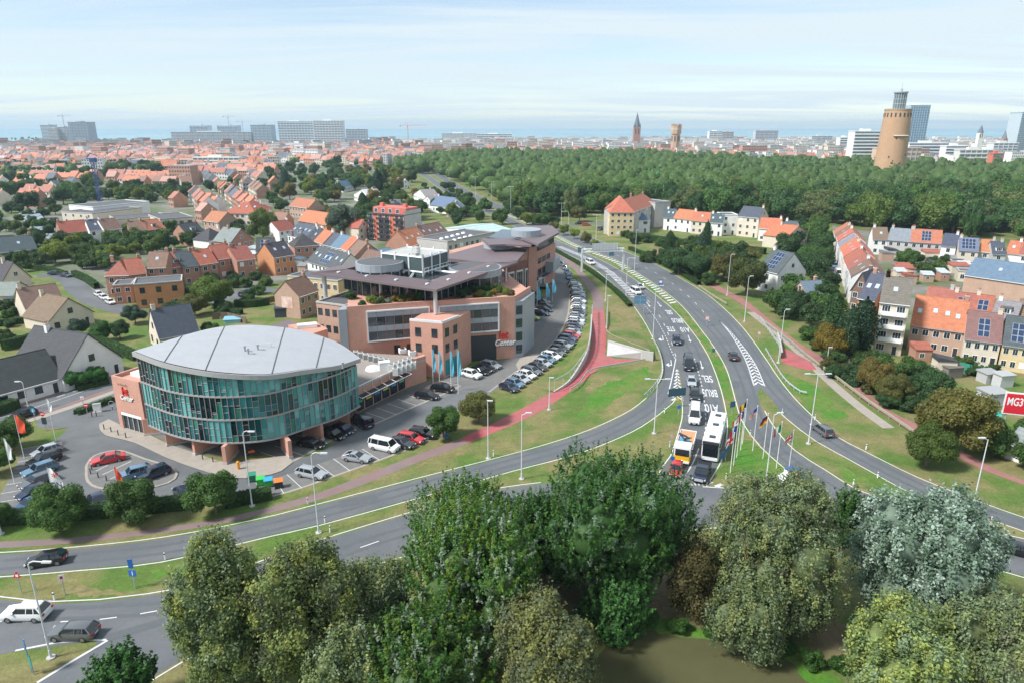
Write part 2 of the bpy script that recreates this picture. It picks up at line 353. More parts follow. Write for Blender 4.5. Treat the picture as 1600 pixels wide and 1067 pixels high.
hat = gl([(868,386),(905,402),(940,422),(965,445),(985,466)], 0, 2); ladder(road1, hat, 0.4, 2.4, 0.9, 1.5, slant=1.0)
line(road1, hat, 2.6, 0.18)
hl = gl([(1124,501),(1140,520),(1156,545),(1168,570),(1178,602)],0,2); hr = gl([(1124,501),(1146,524),(1166,548),(1182,573),(1195,603)],0,2)
line(road2, hl, 0, 0.22, name='gore_line'); line(road2, hr, 0, 0.22, name='gore_line')
for i in range(20):
    f = 0.2+0.79*i/19; p,_ = along(hl, plen(hl)*f); q,_ = along(hr, plen(hr)*f); m_ = (p+q)/2+Vector((0.3,1.6*f)); k = (q-p)*0.08
    strip([p+k, m_, q-k], -0.25, 0.25, 0.024).build('hatch_bar', paint_w, road2)
# arrows and lettering on the approach lanes, read by drivers coming towards the roundabout
def arrow(parent, px, py, aim, turn=0):
    p = G(px,py); t = (G(*aim)-p).normalized(); n = Vector((-t.y,t.x)); mb = MB()
    if not turn:
        v = [p-n*.09-t*2.8, p+n*.09-t*2.8, p+n*.09+t*1.3, p+n*.40+t*1.3, p+t*2.8, p-n*.40+t*1.3, p-n*.09+t*1.3]
    else:
        v = [p-n*.09-t*2.4, p+n*.09-t*2.4, p+n*.09+t*1.3, p-n*.5+t*1.3, p-n*.5+t*2.2, p-n*1.2+t*.9, p-n*.5-t*.4, p-n*.5+t*.8, p-n*.09+t*.8]
    mb.sheet([tuple(x) for x in v], 0.024); mb.build('arrow_marking', paint_w, parent)
arrow(road1,1036,529,(1042,555),1); arrow(road1,1077,529,(1086,553)); arrow(road1,1049,568,(1052,590),1); arrow(road1,1096,570,(1103,596))
arrow(road1,1013,476,(1020,486)); arrow(road1,1030,476,(1040,488)); arrow(road1,948,421,(958,428)); arrow(road1,960,436,(968,443))
def roadtext(parent, txt, px, py, aim, width, length, name='road_lettering'):
    cu = bpy.data.curves.new(name, 'FONT'); cu.body = txt; cu.align_x = 'CENTER'; cu.align_y = 'CENTER'; cu.size = 1.0; cu.offset = 0.012; cu.materials.append(paint_w)
    o = textobj(cu, name); C.objects.link(o); p = G(px,py); t = (G(*aim)-p).normalized()
    o.parent = parent; o.location = (p.x,p.y,0.026); o.rotation_euler = (0,0,math.atan2(t.y,t.x)-math.pi/2+math.pi*0)
    o.rotation_euler = (0,0,math.atan2(-t.x,t.y)+0); o.scale = (width*1.2, length*1.8, 1); return o
for txt,x,y,aim,wd,ln in (('SEL',1105,591,(1110,606),1.15,3.0),('BRUS',1109,613,(1113,628),1.0,3.0),('A10',1112,637,(1115,652),1.15,3.0),
                          ('STE',1085,637,(1087,652),1.0,3.0),('SEL',1045,488,(1051,500),1.0,3.2),('BRUS',1058,501,(1065,515),1.0,3.2),('A10',1070,515,(1078,530),1.1,3.2),('STE',1048,514,(1055,530),1.0,3.2)):
    roadtext(road1, txt, x, y, aim, wd, ln)
dirt = mat('dusty_edge', (0.22,0.185,0.14), .95, .2, 1.2, fine=.25)
for par,pl_,o0,o1 in ((road1,gl(LC_L,0,2.5)[60:],.0,.7),(road1,r2,-.05,-.8),(road2,UP,.0,.8),(road2,LOW,-.02,-.8),(road2,gl(RC_R,0,2.5)[50:],-.02,-.6),(road2,rl,.02,.6),(road2,rt,-.02,-.6)): strip(pl_,o0,o1,0.0055).build('dusty_edge', dirt, par)
worn = mat('worn_asphalt', (0.097,0.104,0.110), .8, .08, .5, fine=.08)
def tracks(par, pl_, offs, z=0.0165):
    for o_ in offs: strip(pl_, o_-.28, o_+.28, z).build('tyre_track', worn, par)
lanes1 = gl([(880,390),(925,412),(965,440),(995,468),(1016,496),(1031,524),(1043,555),(1047,585),(1040,612),(1005,645),(930,683),(800,722),(640,764),(498,803),(396,829),(253,858),(99,873),(0,882)],0,2.5); tracks(road1, lanes1, (-.85,.85))
lanes2 = gl([(930,403),(975,430),(1015,460),(1047,493),(1074,530),(1092,570),(1104,610),(1116,650),(1116,690),(1106,730)],0,2.5); tracks(road1, lanes2, (-.85,.85))
lanes3 = gl([(1690,893),(1560,853),(1430,815),(1335,782),(1255,735),(1205,690),(1180,645),(1163,590),(1138,545),(1100,500),(1050,455),(990,415)],0,2.5); tracks(road2, lanes3, (-.85,.85), .0125)
lanes4 = gl([(1600,819),(1475,777),(1340,710),(1260,655),(1208,605),(1176,555),(1140,505),(1090,462),(1030,425)],0,2.5); tracks(road2, lanes4, (-.85,.85), .0125)
lanes5 = gl([(1000,775),(800,800),(640,828),(500,875),(350,935),(200,953),(60,957),(-40,950)],0,2.5); tracks(road2, lanes5, (-.85,.85), .0125)
for (x,y,a_,b_,h_) in ((330,850,3.5,2.2,.3),(560,782,5,2.0,.35),(205,985,6,1.2,.5),(160,946,4,.5,.2),(700,800,4,2.4,.3),(1150,600,4,1.4,1.2),(420,905,6,.6,.4)):
    q = G(x,y); mb = MB(); mb.obox((q.x,q.y,.018),(a_,b_,.002),h_); mb.build('repair_patch', worn, road2)
# verge slip: median grass is the ground itself; lush strip on the central reservation
def patch(name, pix, m, z=0.004, n=None):
    out_ = spline([G(*p) for p in pix]+[G(*pix[0])], 0.6)[:-1]; rag = 0.0 if name == 'pond' else 0.9
    out_ = [q + Vector((mnoise.noise(Vector((q.x*1.1,q.y*1.1,1.7))), mnoise.noise(Vector((q.x*1.1,q.y*1.1,9.2)))))*rag + Vector((mnoise.noise(Vector((q.x*.3,q.y*.3,4.7))), mnoise.noise(Vector((q.x*.3,q.y*.3,6.2)))))*rag for q in out_]
    mb = MB(); mb.sheet([tuple(p) for p in out_], z); return struct(name, mb, m)
patch('median_grass_strip', [(945,404),(985,427),(1024,454),(1058,482),(1088,518),(1110,553),(1125,595),(1138,640),(1146,668),(1150,640),(1133,585),(1112,545),(1093,518),(1058,478),(1022,450),(978,420)], lush_m)
patch('flag_lawn', [(1150,690),(1172,690),(1200,712),(1225,738),(1195,748),(1165,735),(1148,715)], lush_m, 0.006)
patch('verge_lawn', [(1215,580),(1250,592),(1285,612),(1320,650),(1290,655),(1262,630),(1235,606)], lush_m, 0.005)
patch('slope_lawn', [(930,605),(985,585),(1015,572),(1012,590),(975,615),(935,640),(905,650)], lush_m, 0.005)
patch('lush_patch', [(1275,675),(1310,690),(1352,705),(1335,700)], lush_m, 0.005)
patch('island_lawn', [(1315,728),(1350,745),(1342,756),(1318,745)], lush_m, 0.005)
patch('island_lawn', [(1375,755),(1410,770),(1435,782),(1408,782),(1385,772)], lush_m, 0.005)
patch('verge_lawn', [(240,890),(300,880),(345,878),(330,893),(270,902),(238,900)], lush_m, 0.005)
patch('verge_lawn', [(420,757),(500,735),(600,697),(650,680),(640,690),(560,725),(470,752)], lush_m, 0.005)
# cycle path
CP_U = [(862,392),(872,398),(896,421),(914,444),(925,463),(926,485),(925,515),(923,545),(911,572),(889,598),(861,613),(800,646),(716,686),(640,714),(564,744),(489,772),(400,797),(329,812),(228,827),(114,839),(0,846),(-60,850)]
CP_L = [(872,392),(884,398),(907,421),(927,444),(941,463),(944,485),(947,522),(945,556),(934,576),(891,611),(833,648),(734,691),(640,727),(564,758),(489,783),(400,806),(329,821),(228,835),(114,848),(0,856),(-60,860)]
u = gl(CP_U,0,2); l = gl(CP_L,0,2)
mb = MB(); mb.sheet([tuple(p) for p in u]+[tuple(p) for p in l[::-1]], 0.008); cpath = struct('cycle_path', mb, oldpath)
u2 = gl(CP_U[5:13],0,2); l2 = gl(CP_L[5:12],0,2)
mb = MB(); mb.sheet([tuple(p) for p in u2]+[tuple(p) for p in l2[::-1]], 0.013); struct('red_surface', mb, redpath, cpath)
mb = MB(); mb.sheet([tuple(G(*p)) for p in ((944,553),(960,560),(985,561),(1012,561),(975,567),(940,574),(930,577))], 0.017); struct('red_branch', mb, redpath, cpath)
road('pavement_right', [(1020,392),(1072,420),(1110,448),(1150,470),(1180,492),(1208,520),(1240,547),(1290,570),(1330,608),(1370,640),(1420,672),(1480,705),(1540,735),(1640,770)], [(1030,390),(1082,418),(1122,446),(1165,470),(1200,498),(1230,522),(1262,545),(1300,565),(1345,603),(1388,640),(1440,665),(1500,700),(1560,735),(1650,768)][:14], mat('red_brick_paving', (0.30,0.135,0.120), .9, .12, .6, fine=.15), 0.008)
mb = MB(); mb.sheet([tuple(G(*p)) for p in ((1219,541),(1243,552),(1268,566),(1276,577),(1262,578),(1240,572),(1222,566))], 0.014); struct('red_ramp', mb, redpath)
mb = MB(); pl = gl([(1180,488),(1215,515),(1255,548),(1300,590),(1350,632),(1400,668)],0,2); strip(pl, -0.2, -2.3, 0.012, mb); struct('pale_footpath', mb, paver)
# car park: aisle, bays, forecourt
ACC = [(868,384),(884,404),(889,425),(889,470),(884,500),(865,535),(835,561),(800,587),(770,612),(728,636),(690,652),(640,676),(590,697),(540,715),(490,733),(440,752),(402,766),(372,778),(330,786),(283,790),(220,796),(150,800),(90,800),(60,812),(32,802)]
ACC2 = [(30,790),(40,755),(60,718),(82,690),(106,668),(60,668),(70,640),(130,620),(185,608),(192,655),(232,690),(300,722),(352,742),(420,733),(470,716),(510,700),(552,662),(560,645),(632,609),(668,596),(735,576),(800,566),(812,520),(812,480),(850,465),(862,430),(858,385)]
mb = MB(); mb.sheet([tuple(p) for p in gl(ACC,0,2)]+[tuple(p) for p in gl(ACC2,0,2)], 0.004); lot = struct('car_park', mb, asphalt_old)
def bays(parent, edge, depth, n, width, z=0.014, off=0.0, lines=True, m=None):
    pl = gl(edge,0,1.5); strip(pl, off, off+depth, z).build('bay_strip', m or bay_m, parent)
    if lines:
        for i in range(n+1):
            p,t = along(pl, min(plen(pl)-.02, i*width)); nn = Vector((-t.y,t.x)); s = 1 if depth > 0 else -1
            strip([p+nn*off, p+nn*(off+depth)], -0.05, 0.05, z+0.008).build('bay_line', paint_w, parent)
    line(parent, pl, off, 0.45, z+0.006, 'bay_edge', paver)
bays(lot, [(414,778),(470,762),(540,737),(610,712),(680,684),(700,676)], 5.0, 13, 2.5)
bays(lot, [(586,662),(640,638),(700,612),(720,602)], 5.0, 9, 2.5)
bays(lot, [(454,722),(500,698),(545,672),(580,658)], 6.5, 7, 2.6)
bays(lot, [(889,446),(890,470),(886,497),(868,531),(838,558),(803,583),(764,612)], -4.9, 0, 2.5, lines=False)
bays(lot, [(95,690),(90,715),(75,750),(58,790),(50,806)], -5.2, 8, 2.6)
mb = MB(); mb.sheet([tuple(p) for p in spline([G(*p) for p in ((137,728),(150,712),(185,705),(225,718),(262,730),(274,742),(262,754),(225,762),(165,763),(140,752),(137,728))],1)[:-1]], 0.12); struct('parking_island', mb, bay_m)
isl = spline([G(*p) for p in ((137,728),(150,712),(185,705),(225,718),(262,730),(274,742),(262,754),(225,762),(165,763),(140,752),(137,728))],1)
struct('island_kerb', kerb(isl, 0.0, 0.35, 0.13), paver)
for p,q in (((150,735),(187,717)),((160,741),(205,720)),((172,748),(222,724)),((190,718),(205,712))): strip([G(*p,.13),G(*q,.13)],-.06,.06,0.128).build('bay_line', paint_w, lot)
mb = MB(); mb.sheet([tuple(p) for p in gl([(155,662),(170,655),(188,664),(226,676),(262,693),(306,708),(352,722),(400,718),(452,712),(458,722),(440,736),(405,745),(360,747),(318,736),(262,716),(210,692),(165,680),(155,668)],0,1.5)], 0.10); struct('forecourt_paving', mb, paver)
mb = MB(); mb.sheet([(-60,103),(-51,96),(-45,94.5),(-40.5,94.5),(-36,95.5),(-32,99),(-27,106),(-31,112),(-40,115),(-50,112)], 0.02); struct('undercroft_paving', mb, bay_m)
mb = MB(); mb.sheet([tuple(p) for p in gl([(660,612),(730,576),(800,560),(812,572),(770,590),(690,622)],0,1.5)], 0.010); struct('entrance_paving', mb, bay_m)
mb = MB(); mb.sheet([tuple(p) for p in spline([G(*p) for p in ((812,560),(840,552),(848,556),(835,568),(812,578),(806,570))],1)], 0.10); struct('entrance_island', mb, paver)
# residential street at the left
sa = gl([(-60,668),(0,652),(60,634),(120,614),(178,594),(215,580)],0,2); 
mb = strip(sa, 2.6, -3.2, 0.016); street = struct('side_street', mb, asphalt)
line(street, sa, -0.1, 0.14, 0.026, 'centre_line'); line(street, sa, 2.9, 0.9, 0.020, 'red_cycle_lane', oldpath); line(street, sa, 4.3, 1.6, 0.02, 'pavement', paver); line(street, sa, -4.0, 1.3, 0.02, 'red_cycle_lane', oldpath); line(street, sa, -5.6, 1.6, 0.02, 'pavement', paver)
dashes(street, sa, 1.5, 1.5, 0.2, off=1.4, start=plen(sa)-16)
mb = MB(); mb.sheet([tuple(p) for p in gl([(15,628),(60,610),(110,596),(165,590),(190,577),(170,575),(110,590),(60,603),(10,620)],0,2)], 0.012); struct('drive_paving', mb, paver)
st2 = gl([(58,432),(85,430),(108,437),(125,455),(150,472),(175,480),(215,490)],0,2); struct('close_street', strip(st2, 3.2, -3.2, 0.016), asphalt_old)
st3 = gl([(322,470),(370,462),(420,450)],0,2); struct('rear_car_park', strip(st3, 5.5, -5.5, 0.012), asphalt_old)
st4 = gl([(880,352),(930,350),(1000,352),(1060,352)],0,3); struct('cross_street', strip(st4, 4, -4, 0.010), asphalt)
st5 = gl([(1294,372),(1304,400),(1318,440)],0,3); struct('terrace_street', strip(st5, 4, -4, 0.010), asphalt_old)
st6 = gl([(604,305),(625,320),(640,338),(655,352)],0,3); struct('villa_street', strip(st6, 3.5, -3.5, 0.010), asphalt_old)
for px_ in ([(965,470),(985,485),(1000,505),(995,515),(965,500),(952,485)],[(930,590),(955,600),(940,615),(915,612)],[(1290,655),(1330,690),(1380,715),(1330,705)],[(1395,725),(1470,755),(1500,768),(1430,750)],[(1140,742),(1175,748),(1165,758),(1135,755)],[(640,730),(720,702),(760,690),(700,716)],[(1340,762),(1365,770),(1360,778),(1338,772)],[(20,905),(110,912),(200,930),(100,930)],[(60,690),(40,740),(25,770),(40,730)]): patch('dry_patch', px_, mat('dry_grass',(0.20,0.165,0.07),.95,.25,.8,(0.15,0.14,0.045),fine=.3), .0035)
# pond
patch('pond', [(905,1075),(930,1030),(960,1000),(1010,985),(1075,990),(1140,998),(1180,1018),(1230,1030),(1262,1060),(1290,1100),(1100,1130),(900,1120)], water_m, 0.006)
patch('pond_bank_grass', [(1180,1003),(1240,1018),(1290,1048),(1340,1100),(1295,1110),(1256,1054),(1222,1029),(1185,1014)], lush_m, 0.009)
patch('pond_bank_grass', [(985,976),(1020,968),(1080,976),(1170,992),(1150,999),(1075,991),(1015,987),(970,996)], lush_m, 0.009)
patch('bare_bank', [(1010,960),(1030,900),(1080,895),(1110,930),(1100,985),(1060,985),(1015,978)], soil_m, 0.003)
patch('bare_bank', [(1255,985),(1300,965),(1350,985),(1390,1030),(1340,1050),(1280,1030)], soil_m, 0.003)
patch('bare_bank', [(830,905),(880,890),(920,905),(925,945),(880,950),(835,935)], soil_m, 0.003)
# ------------------------------------------------------------------ houses
def _winmesh(kind):
    mb = MB(); f = 0.07
    if kind == 'door':
        mb.box(0,-0.05,0,1,0.02,1,0); mb.box(0.08,-0.07,0.03,0.92,-0.05,0.96,1); return mb.mesh('door', [white_m, dark_m])
    mb.box(-0.03,-0.06,-0.05,1.03,0.02,0.0,0); mb.box(0,-0.05,1-f,1,0.02,1,0); mb.box(0,-0.05,0,f,0.02,1-f,0); mb.box(1-f,-0.05,0,1,0.02,1-f,0)
    if kind == 'wide': mb.box(0.32,-0.045,0,0.35,0.0,1-f,0); mb.box(0.65,-0.045,0,0.68,0.0,1-f,0)
    else: mb.box(0.485,-0.045,0,0.515,0.0,1-f,0)
    mb.add([(f,-0.02,0),(1-f,-0.02,0),(1-f,-0.02,1-f),(f,-0.02,1-f)], [(0,1,2,3)], 1)
    return mb.mesh('window', [white_m if kind != 'dark' else dark_m, glass_m])
WIN = {k: _winmesh(k) for k in ('plain','wide','dark','door')}
blind_m = mat('roller_blind', (0.74, 0.73, 0.70), 0.7, 0.03)
mb = MB(); mb.box(0,-0.05,0,1,0.02,1,0); WIN['blind'] = mb.mesh('shuttered_window', [blind_m])
mb = MB(); mb.box(0,0,0,1,1,0.05,0); mb.add([(0.1,0.08,0.056),(0.9,0.08,0.056),(0.9,0.92,0.056),(0.1,0.92,0.056)],[(0,1,2,3)],1); SKYL = mb.mesh('skylight', [grey_m, mat('skylight_glass',(0.42,0.52,0.58),0.05,0.1,spec=0.9)])
mb = MB(); mb.box(0,0,0,1,1,0.04,0); mb.add([(0.04,0.03,0.046),(0.96,0.03,0.046),(0.96,0.97,0.046),(0.04,0.97,0.046)],[(0,1,2,3)],1); SOLP = mb.mesh('solar_panel', [steel_m, solar_m])
mb = MB(); mb.box(0,0,0,1,1,0.9,0); mb.box(-0.06,-0.06,0.9,1.06,1.06,1.0,1); mb.cyl(0.3,0.5,1.0,1.25,0.14,n=6,mi=2); mb.cyl(0.7,0.5,1.0,1.25,0.14,n=6,mi=2); CHIM = mb.mesh('chimney', [brick_m, concrete, mat('clay_pot',(0.4,0.15,0.08))])
ORANGE=(0.41,0.142,0.078); RED=(0.31,0.098,0.066); BROWN=(0.185,0.110,0.080); SLATE=(0.065,0.078,0.095); DARK=(0.050,0.050,0.054); GREYR=(0.20,0.21,0.22); BLUER=(0.11,0.16,0.21); PALER=(0.42,0.46,0.48)
BRICK=(0.40,0.21,0.145); OBRICK=(0.52,0.235,0.11); CREAM=(0.62,0.54,0.43); WHITE=(0.76,0.75,0.73); YEL=(0.60,0.47,0.27); GREYW=(0.44,0.43,0.41); PINKB=(0.43,0.285,0.21)
HN = [0]; HC = []
BRICKY = (BRICK, OBRICK, PINKB, YEL)
def house(A, B, ze, D, Rr, ridge, roofc, wallc, label, wins=True, chim=1, sky=0, solar=0, side=None, name='house', cat='house', group=None, wk='plain', world=False, door=True, cols=None, dormer=0, floors=None, balc=False):
    a = Vector(A) if world else G(*A, ze); b = Vector(B) if world else G(*B, ze)
    W = (b-a).length; rz = math.atan2(b.y-a.y, b.x-a.x); r_ = random.Random(HN[0]*13+5); HN[0] += 1
    o = thing(name, label, cat, (a.x,a.y,0), rz, group); nn_ = Vector((-math.sin(rz),math.cos(rz))); HC.append(((a+b)/2+nn_*D/2, max(W,D)/2))
    wm = brick_m if wallc in BRICKY else wall_m
    ov = 0.30; th = 0.16
    if ridge == 'flat':
        mb = MB(); mb.box(0,0,0,W,D,ze-0.02); mb.build('wall', wm, o, color=wallc)
        mb = MB(); p_ = 0.28; mb.box(-.06,-.06,ze-0.02,W+.06,D+.06,ze+0.10)
        for q in ((-.06,-.06,W+.06,p_),(-.06,D-p_,W+.06,D+.06),(-.06,p_,p_,D-p_),(W-p_,p_,W+.06,D-p_)): mb.box(q[0],q[1],ze+0.10,q[2],q[3],ze+0.45,1)
        rf = mb.build('roof', [felt_m, white_m if wallc==WHITE else concrete], o)
    else:
        mb = MB()
        if ridge == 'par':
            mb.add([(0,0,0),(W,0,0),(W,D,0),(0,D,0),(0,0,ze),(W,0,ze),(W,D,ze),(0,D,ze),(0,D/2,ze+Rr),(W,D/2,ze+Rr)], [(0,1,5,4),(1,2,6,9,5),(2,3,7,6),(3,0,4,8,7)])
        elif ridge == 'perp':
            mb.add([(0,0,0),(W,0,0),(W,D,0),(0,D,0),(0,0,ze),(W,0,ze),(W,D,ze),(0,D,ze),(W/2,0,ze+Rr),(W/2,D,ze+Rr)], [(0,1,5,8,4),(1,2,6,5),(2,3,7,9,6),(3,0,4,7)])
        else: mb.box(0,0,0,W,D,ze)
        mb.build('wall', wm, o, color=wallc)
        mb = MB()
        def slab(p):   # sloping slab with thickness
            n = (Vector(p[1])-Vector(p[0])).cross(Vector(p[2])-Vector(p[0])).normalized()*th; k = len(p)
            top = [tuple(Vector(x)+n) for x in p]
            mb.add(list(p)+top, [tuple(range(k))[::-1], tuple(range(k,2*k))]+[(i,(i+1)%k,k+(i+1)%k,k+i) for i in range(k)])
        if ridge == 'par':
            s = Rr/(D/2); e = ov*s
            slab([(-.12,-ov,ze-e),(W+.12,-ov,ze-e),(W+.12,D/2,ze+Rr),(-.12,D/2,ze+Rr)]); slab([(W+.12,D+ov,ze-e),(-.12,D+ov,ze-e),(-.12,D/2,ze+Rr+.01),(W+.12,D/2,ze+Rr+.01)])
            mb.tube([(-.12,D/2,ze+Rr+th),(W+.12,D/2,ze+Rr+th)],0.12,5)
        elif ridge == 'perp':
            s = Rr/(W/2); e = ov*s
            slab([(-ov,D+.2,ze-e),(-ov,-.25,ze-e),(W/2,-.25,ze+Rr),(W/2,D+.2,ze+Rr)]); slab([(W+ov,-.25,ze-e),(W+ov,D+.2,ze-e),(W/2,D+.2,ze+Rr+.01),(W/2,-.25,ze+Rr+.01)])
            mb.tube([(W/2,-.25,ze+Rr+th),(W/2,D+.2,ze+Rr+th)],0.12,5)
        else:
            k = min(W,D)/2*0.98
            r0,r1 = ((k,D/2,ze+Rr),(W-k,D/2,ze+Rr)) if W >= D else ((W/2,k,ze+Rr),(W/2,D-k,ze+Rr))
            c = [(-ov,-ov,ze-.1),(W+ov,-ov,ze-.1),(W+ov,D+ov,ze-.1),(-ov,D+ov,ze-.1)]
            if W >= D: fs = [[c[0],c[1],r1,r0],[c[2],c[3],r0,r1],[c[1],c[2],r1],[c[3],c[0],r0]]
            else: fs = [[c[1],c[2],r1,r0],[c[3],c[0],r0,r1],[c[0],c[1],r0],[c[2],c[3],r1]]
            for f in fs: mb.add(f, [tuple(range(len(f)))])
            mb.add([(x,y,z-.15) for x,y,z in c]+c, [(0,1,5,4),(1,2,6,5),(2,3,7,6),(3,0,4,7),(3,2,1,0)])
        rf = mb.build('roof', tile_m, o, color=tuple(x*r_.uniform(.88,1.12) for x in roofc))
        if ridge != 'perp':
            mb = MB(); mb.box(-.12,-ov-.14,ze-.22,W+.12,-ov-.005,ze-.08); mb.build('gutter', white_m if r_.random()<.6 else grey_m, o)
    # windows
    def wrow(n_c, fl, fz, width, xf, rzz, kind, frame):
        for f in range(fl):
            h = (frame-0.0)/fl; z0 = f*h+h*0.32; hh = min(1.5, h*0.48)
            for c in range(n_c):
                cw = width/n_c; ww = min(cw*0.62, 2.3 if kind=='wide' else 1.3); x0 = cw*c+cw/2-ww/2
                kk = kind
                if r_.random() < 0.10: kk = 'blind'
                if f == 0 and c == n_c-1 and door and rzz == 0: 
                    place(WIN['door'],'door',o,xf(cw*c+cw/2-.5,0.0),rzz,(1.0,1,2.1)); continue
                place(WIN[kk],'window',o,xf(x0,z0),rzz,(ww,1,hh))
    if wins:
        fl = floors or max(1,round(ze/2.9)); nc = cols or max(1,int(W/2.5))
        wrow(nc, fl, 0, W, lambda x,z:(x,0,z), 0, wk, ze)
        if ridge == 'perp' and Rr > 2.5: place(WIN[wk],'window',o,(W/2-.6,0,ze+Rr*.2),0,(1.2,1,1.3))
        if side == 'L': 
            wrow(max(1,int(D/3.6)), fl, 0, D, lambda x,z:(0,D-x,z), -math.pi/2, wk, ze)
            if ridge == 'par' and Rr > 2.5: place(WIN[wk],'window',o,(0,D/2+.6,ze+Rr*.25),-math.pi/2,(1.2,1,1.3))
        if side == 'R': 
            wrow(max(1,int(D/3.6)), fl, 0, D, lambda x,z:(W,x,z), math.pi/2, wk, ze)
            if ridge == 'par' and Rr > 2.5: place(WIN[wk],'window',o,(W,D/2-.6,ze+Rr*.25),math.pi/2,(1.2,1,1.3))
    if balc:
        for f in range(1, floors or 3):
            z = f*ze/(floors or 3)+.25; mb = MB(); mb.box(.3,-1.3,z,W-.3,-.01,z+.15); mb.box(.3,-1.3,z+.15,W-.3,-1.22,z+1.0); mb.build('balcony', white_m, o)
    sl = None
    if ridge == 'par' or (ridge == 'hip' and W >= D): sl = (math.atan2(Rr, D/2), 0)
    if sl:
        ang = sl[0]; Ls = math.hypot(Rr,D/2)
        def onroof(me, nm, x, s, w_, l_): 
            y = s*math.cos(ang); z = ze+s*math.sin(ang); nx = (-math.sin(ang)*(th+.01), math.cos(ang)*(th+.01))
            place(me, nm, rf, (x, y+nx[0], z+nx[1]), 0, (w_,l_,1.0), rot=(ang,0,0))
        for k in range(sky): onroof(SKYL,'skylight', W*(k+.5)/sky-.45+r_.uniform(-.4,.4), Ls*r_.uniform(.35,.5), .9, 1.2)
        if solar:
            nx = max(2,int(W*0.8*solar/1.05)); ny = max(2,int(Ls*.8/1.55))
            x0 = W*0.5-nx*1.05/2
            for i in range(nx):
                for j in range(ny): onroof(SOLP,'solar_panel', x0+i*1.05, Ls*.12+j*1.55, 1.0, 1.5)
        for k in range(dormer):
            x = W*(k+.5)/dormer-1.0; y0 = D/2*0.22; z0 = ze+Rr*.22; hd = 1.35
            mb = MB(); mb.box(x,y0,z0-.1,x+2,y0+hd/Rr*D/2+.2,z0+hd); mb.box(x-.15,y0-.25,z0+hd,x+2.15,y0+hd/Rr*D/2+.5,z0+hd+.14,1); d_ = mb.build('dormer',[white_m,felt_m],rf)
            place(WIN['wide'],'dormer_window',rf,(x+.15,y0-.01,z0+.2),0,(1.7,1,hd-.35))
    for k in range(chim):
        if ridge == 'flat': break
        x = r_.choice((0.25,W-1.0)) if ridge != 'perp' else W/2-.9; y = D/2-.35 if ridge != 'perp' else D*r_.uniform(.5,.9)
        place(CHIM,'chimney',rf,(x,y,ze+Rr-.8),0,(.8,.7,2.0),color=BRICK if wallc in BRICKY else wallc)
    return o
# ---- the white villa with its long garage wing
house((98,589),(190,558),3.0,15,6.6,'perp',DARK,WHITE,'large white villa with dark tiled roof and a tall white gable above two dark doors',chim=1,wk='dark',cols=4)
house((-70,634),(97,589),2.7,10,4.6,'par',DARK,WHITE,'long garage wing with dark tiled roof, white walls and a small triangular dormer',wk='dark',chim=0,dormer=0)
house((249,529),(311,518),3.2,9,5.6,'par',SLATE,CREAM,'cream house with one big blue-grey slate roof behind the glass building',side='L',wk='dark',cols=3)
house((40,484),(101,474),3.0,9.5,4.6,'par',BROWN,CREAM,'cream bungalow with a plain brown roof and a stout chimney by the lawn',cols=3)
house((76,503),(145,487),3.0,11,4.6,'perp',BROWN,CREAM,'beige house with brown roof and skylights, gable towards the street trees',cols=3,wk='dark')
house((4,440),(48,433),4.0,9,5,'perp',DARK,CREAM,'pale gabled house with dark roof beside the hedge at the left edge',cols=2)
house((20,462),(46,450),2.6,6,2.8,'perp',GREYR,CREAM,'small annex with pale grey roof beside the pale gabled house',cols=1,chim=0)
house((-40,399),(58,389),5,11,4.4,'par',SLATE,BRICK,'brick house with dark front roof and two skylights at the left edge',sky=2,cols=6)
# terrace of brick houses behind the modern brick cube
T = 'brick terrace behind the modern brick house'
for i,(A,B,ze,rc,wc,kw,lab) in enumerate([
 ((164,431),(201,430),6.5,RED,BRICK,dict(side='L'),'end of terrace with hipped red roof at the bend of the close'),
 ((201,430),(228,427),6.5,RED,BRICK,{},'narrow terrace house with red roof second from the bend'),
 ((228,419),(259,418),7.6,BROWN,BRICK,dict(sky=1),'taller brown-roofed terrace house between two red-roofed ones'),
 ((259,419),(285,416),6.4,RED,BRICK,dict(dormer=2),'terrace house with red roof and two white dormers'),
 ((285,418),(313,414),6.2,SLATE,BRICK,{},'slate-roofed terrace house next to the one with white dormers'),
 ((313,414),(340,410),6.3,RED,BRICK,dict(sky=1),'red-roofed terrace house with one skylight behind the round willow'),
 ((340,406),(368,402),6.8,RED,BRICK,{},'red-roofed brick house with three narrow windows above the yard'),
 ((370,408),(398,404),6.3,RED,BRICK,{},'red brick house with white awning at the row end')]):
    house(A,B,ze,10,3.8,'hip' if i==0 else 'par',rc,wc,lab,group=T,**kw)
house((208,447),(284,441),6.6,9,0,'flat',DARK,OBRICK,'modern flat-roofed orange brick house with a glazed slot',name='modern_house',cols=3,wk='dark',group=None)
house((176,448),(206,446),5.2,7,0,'flat',DARK,BRICK,'low flat-roofed brick extension with roof terrace',cols=2)
house((400,394),(428,393),6.5,10,4,'par',DARK,YEL,'yellow brick house with solar panels on its dark roof',solar=.7)
house((428,403),(459,398),6.2,10,4,'par',DARK,OBRICK,'orange brick house with dark roof and two skylights',sky=2)
house((460,386),(497,383),6.6,9,4,'hip',DARK,BRICK,'brick house with hipped black roof and balcony windows',sky=2)
house((480,408),(527,422),5.6,10,4.2,'par',SLATE,WHITE,'white house with long slate roof, six skylights and blue solar panels',sky=6,solar=.35)
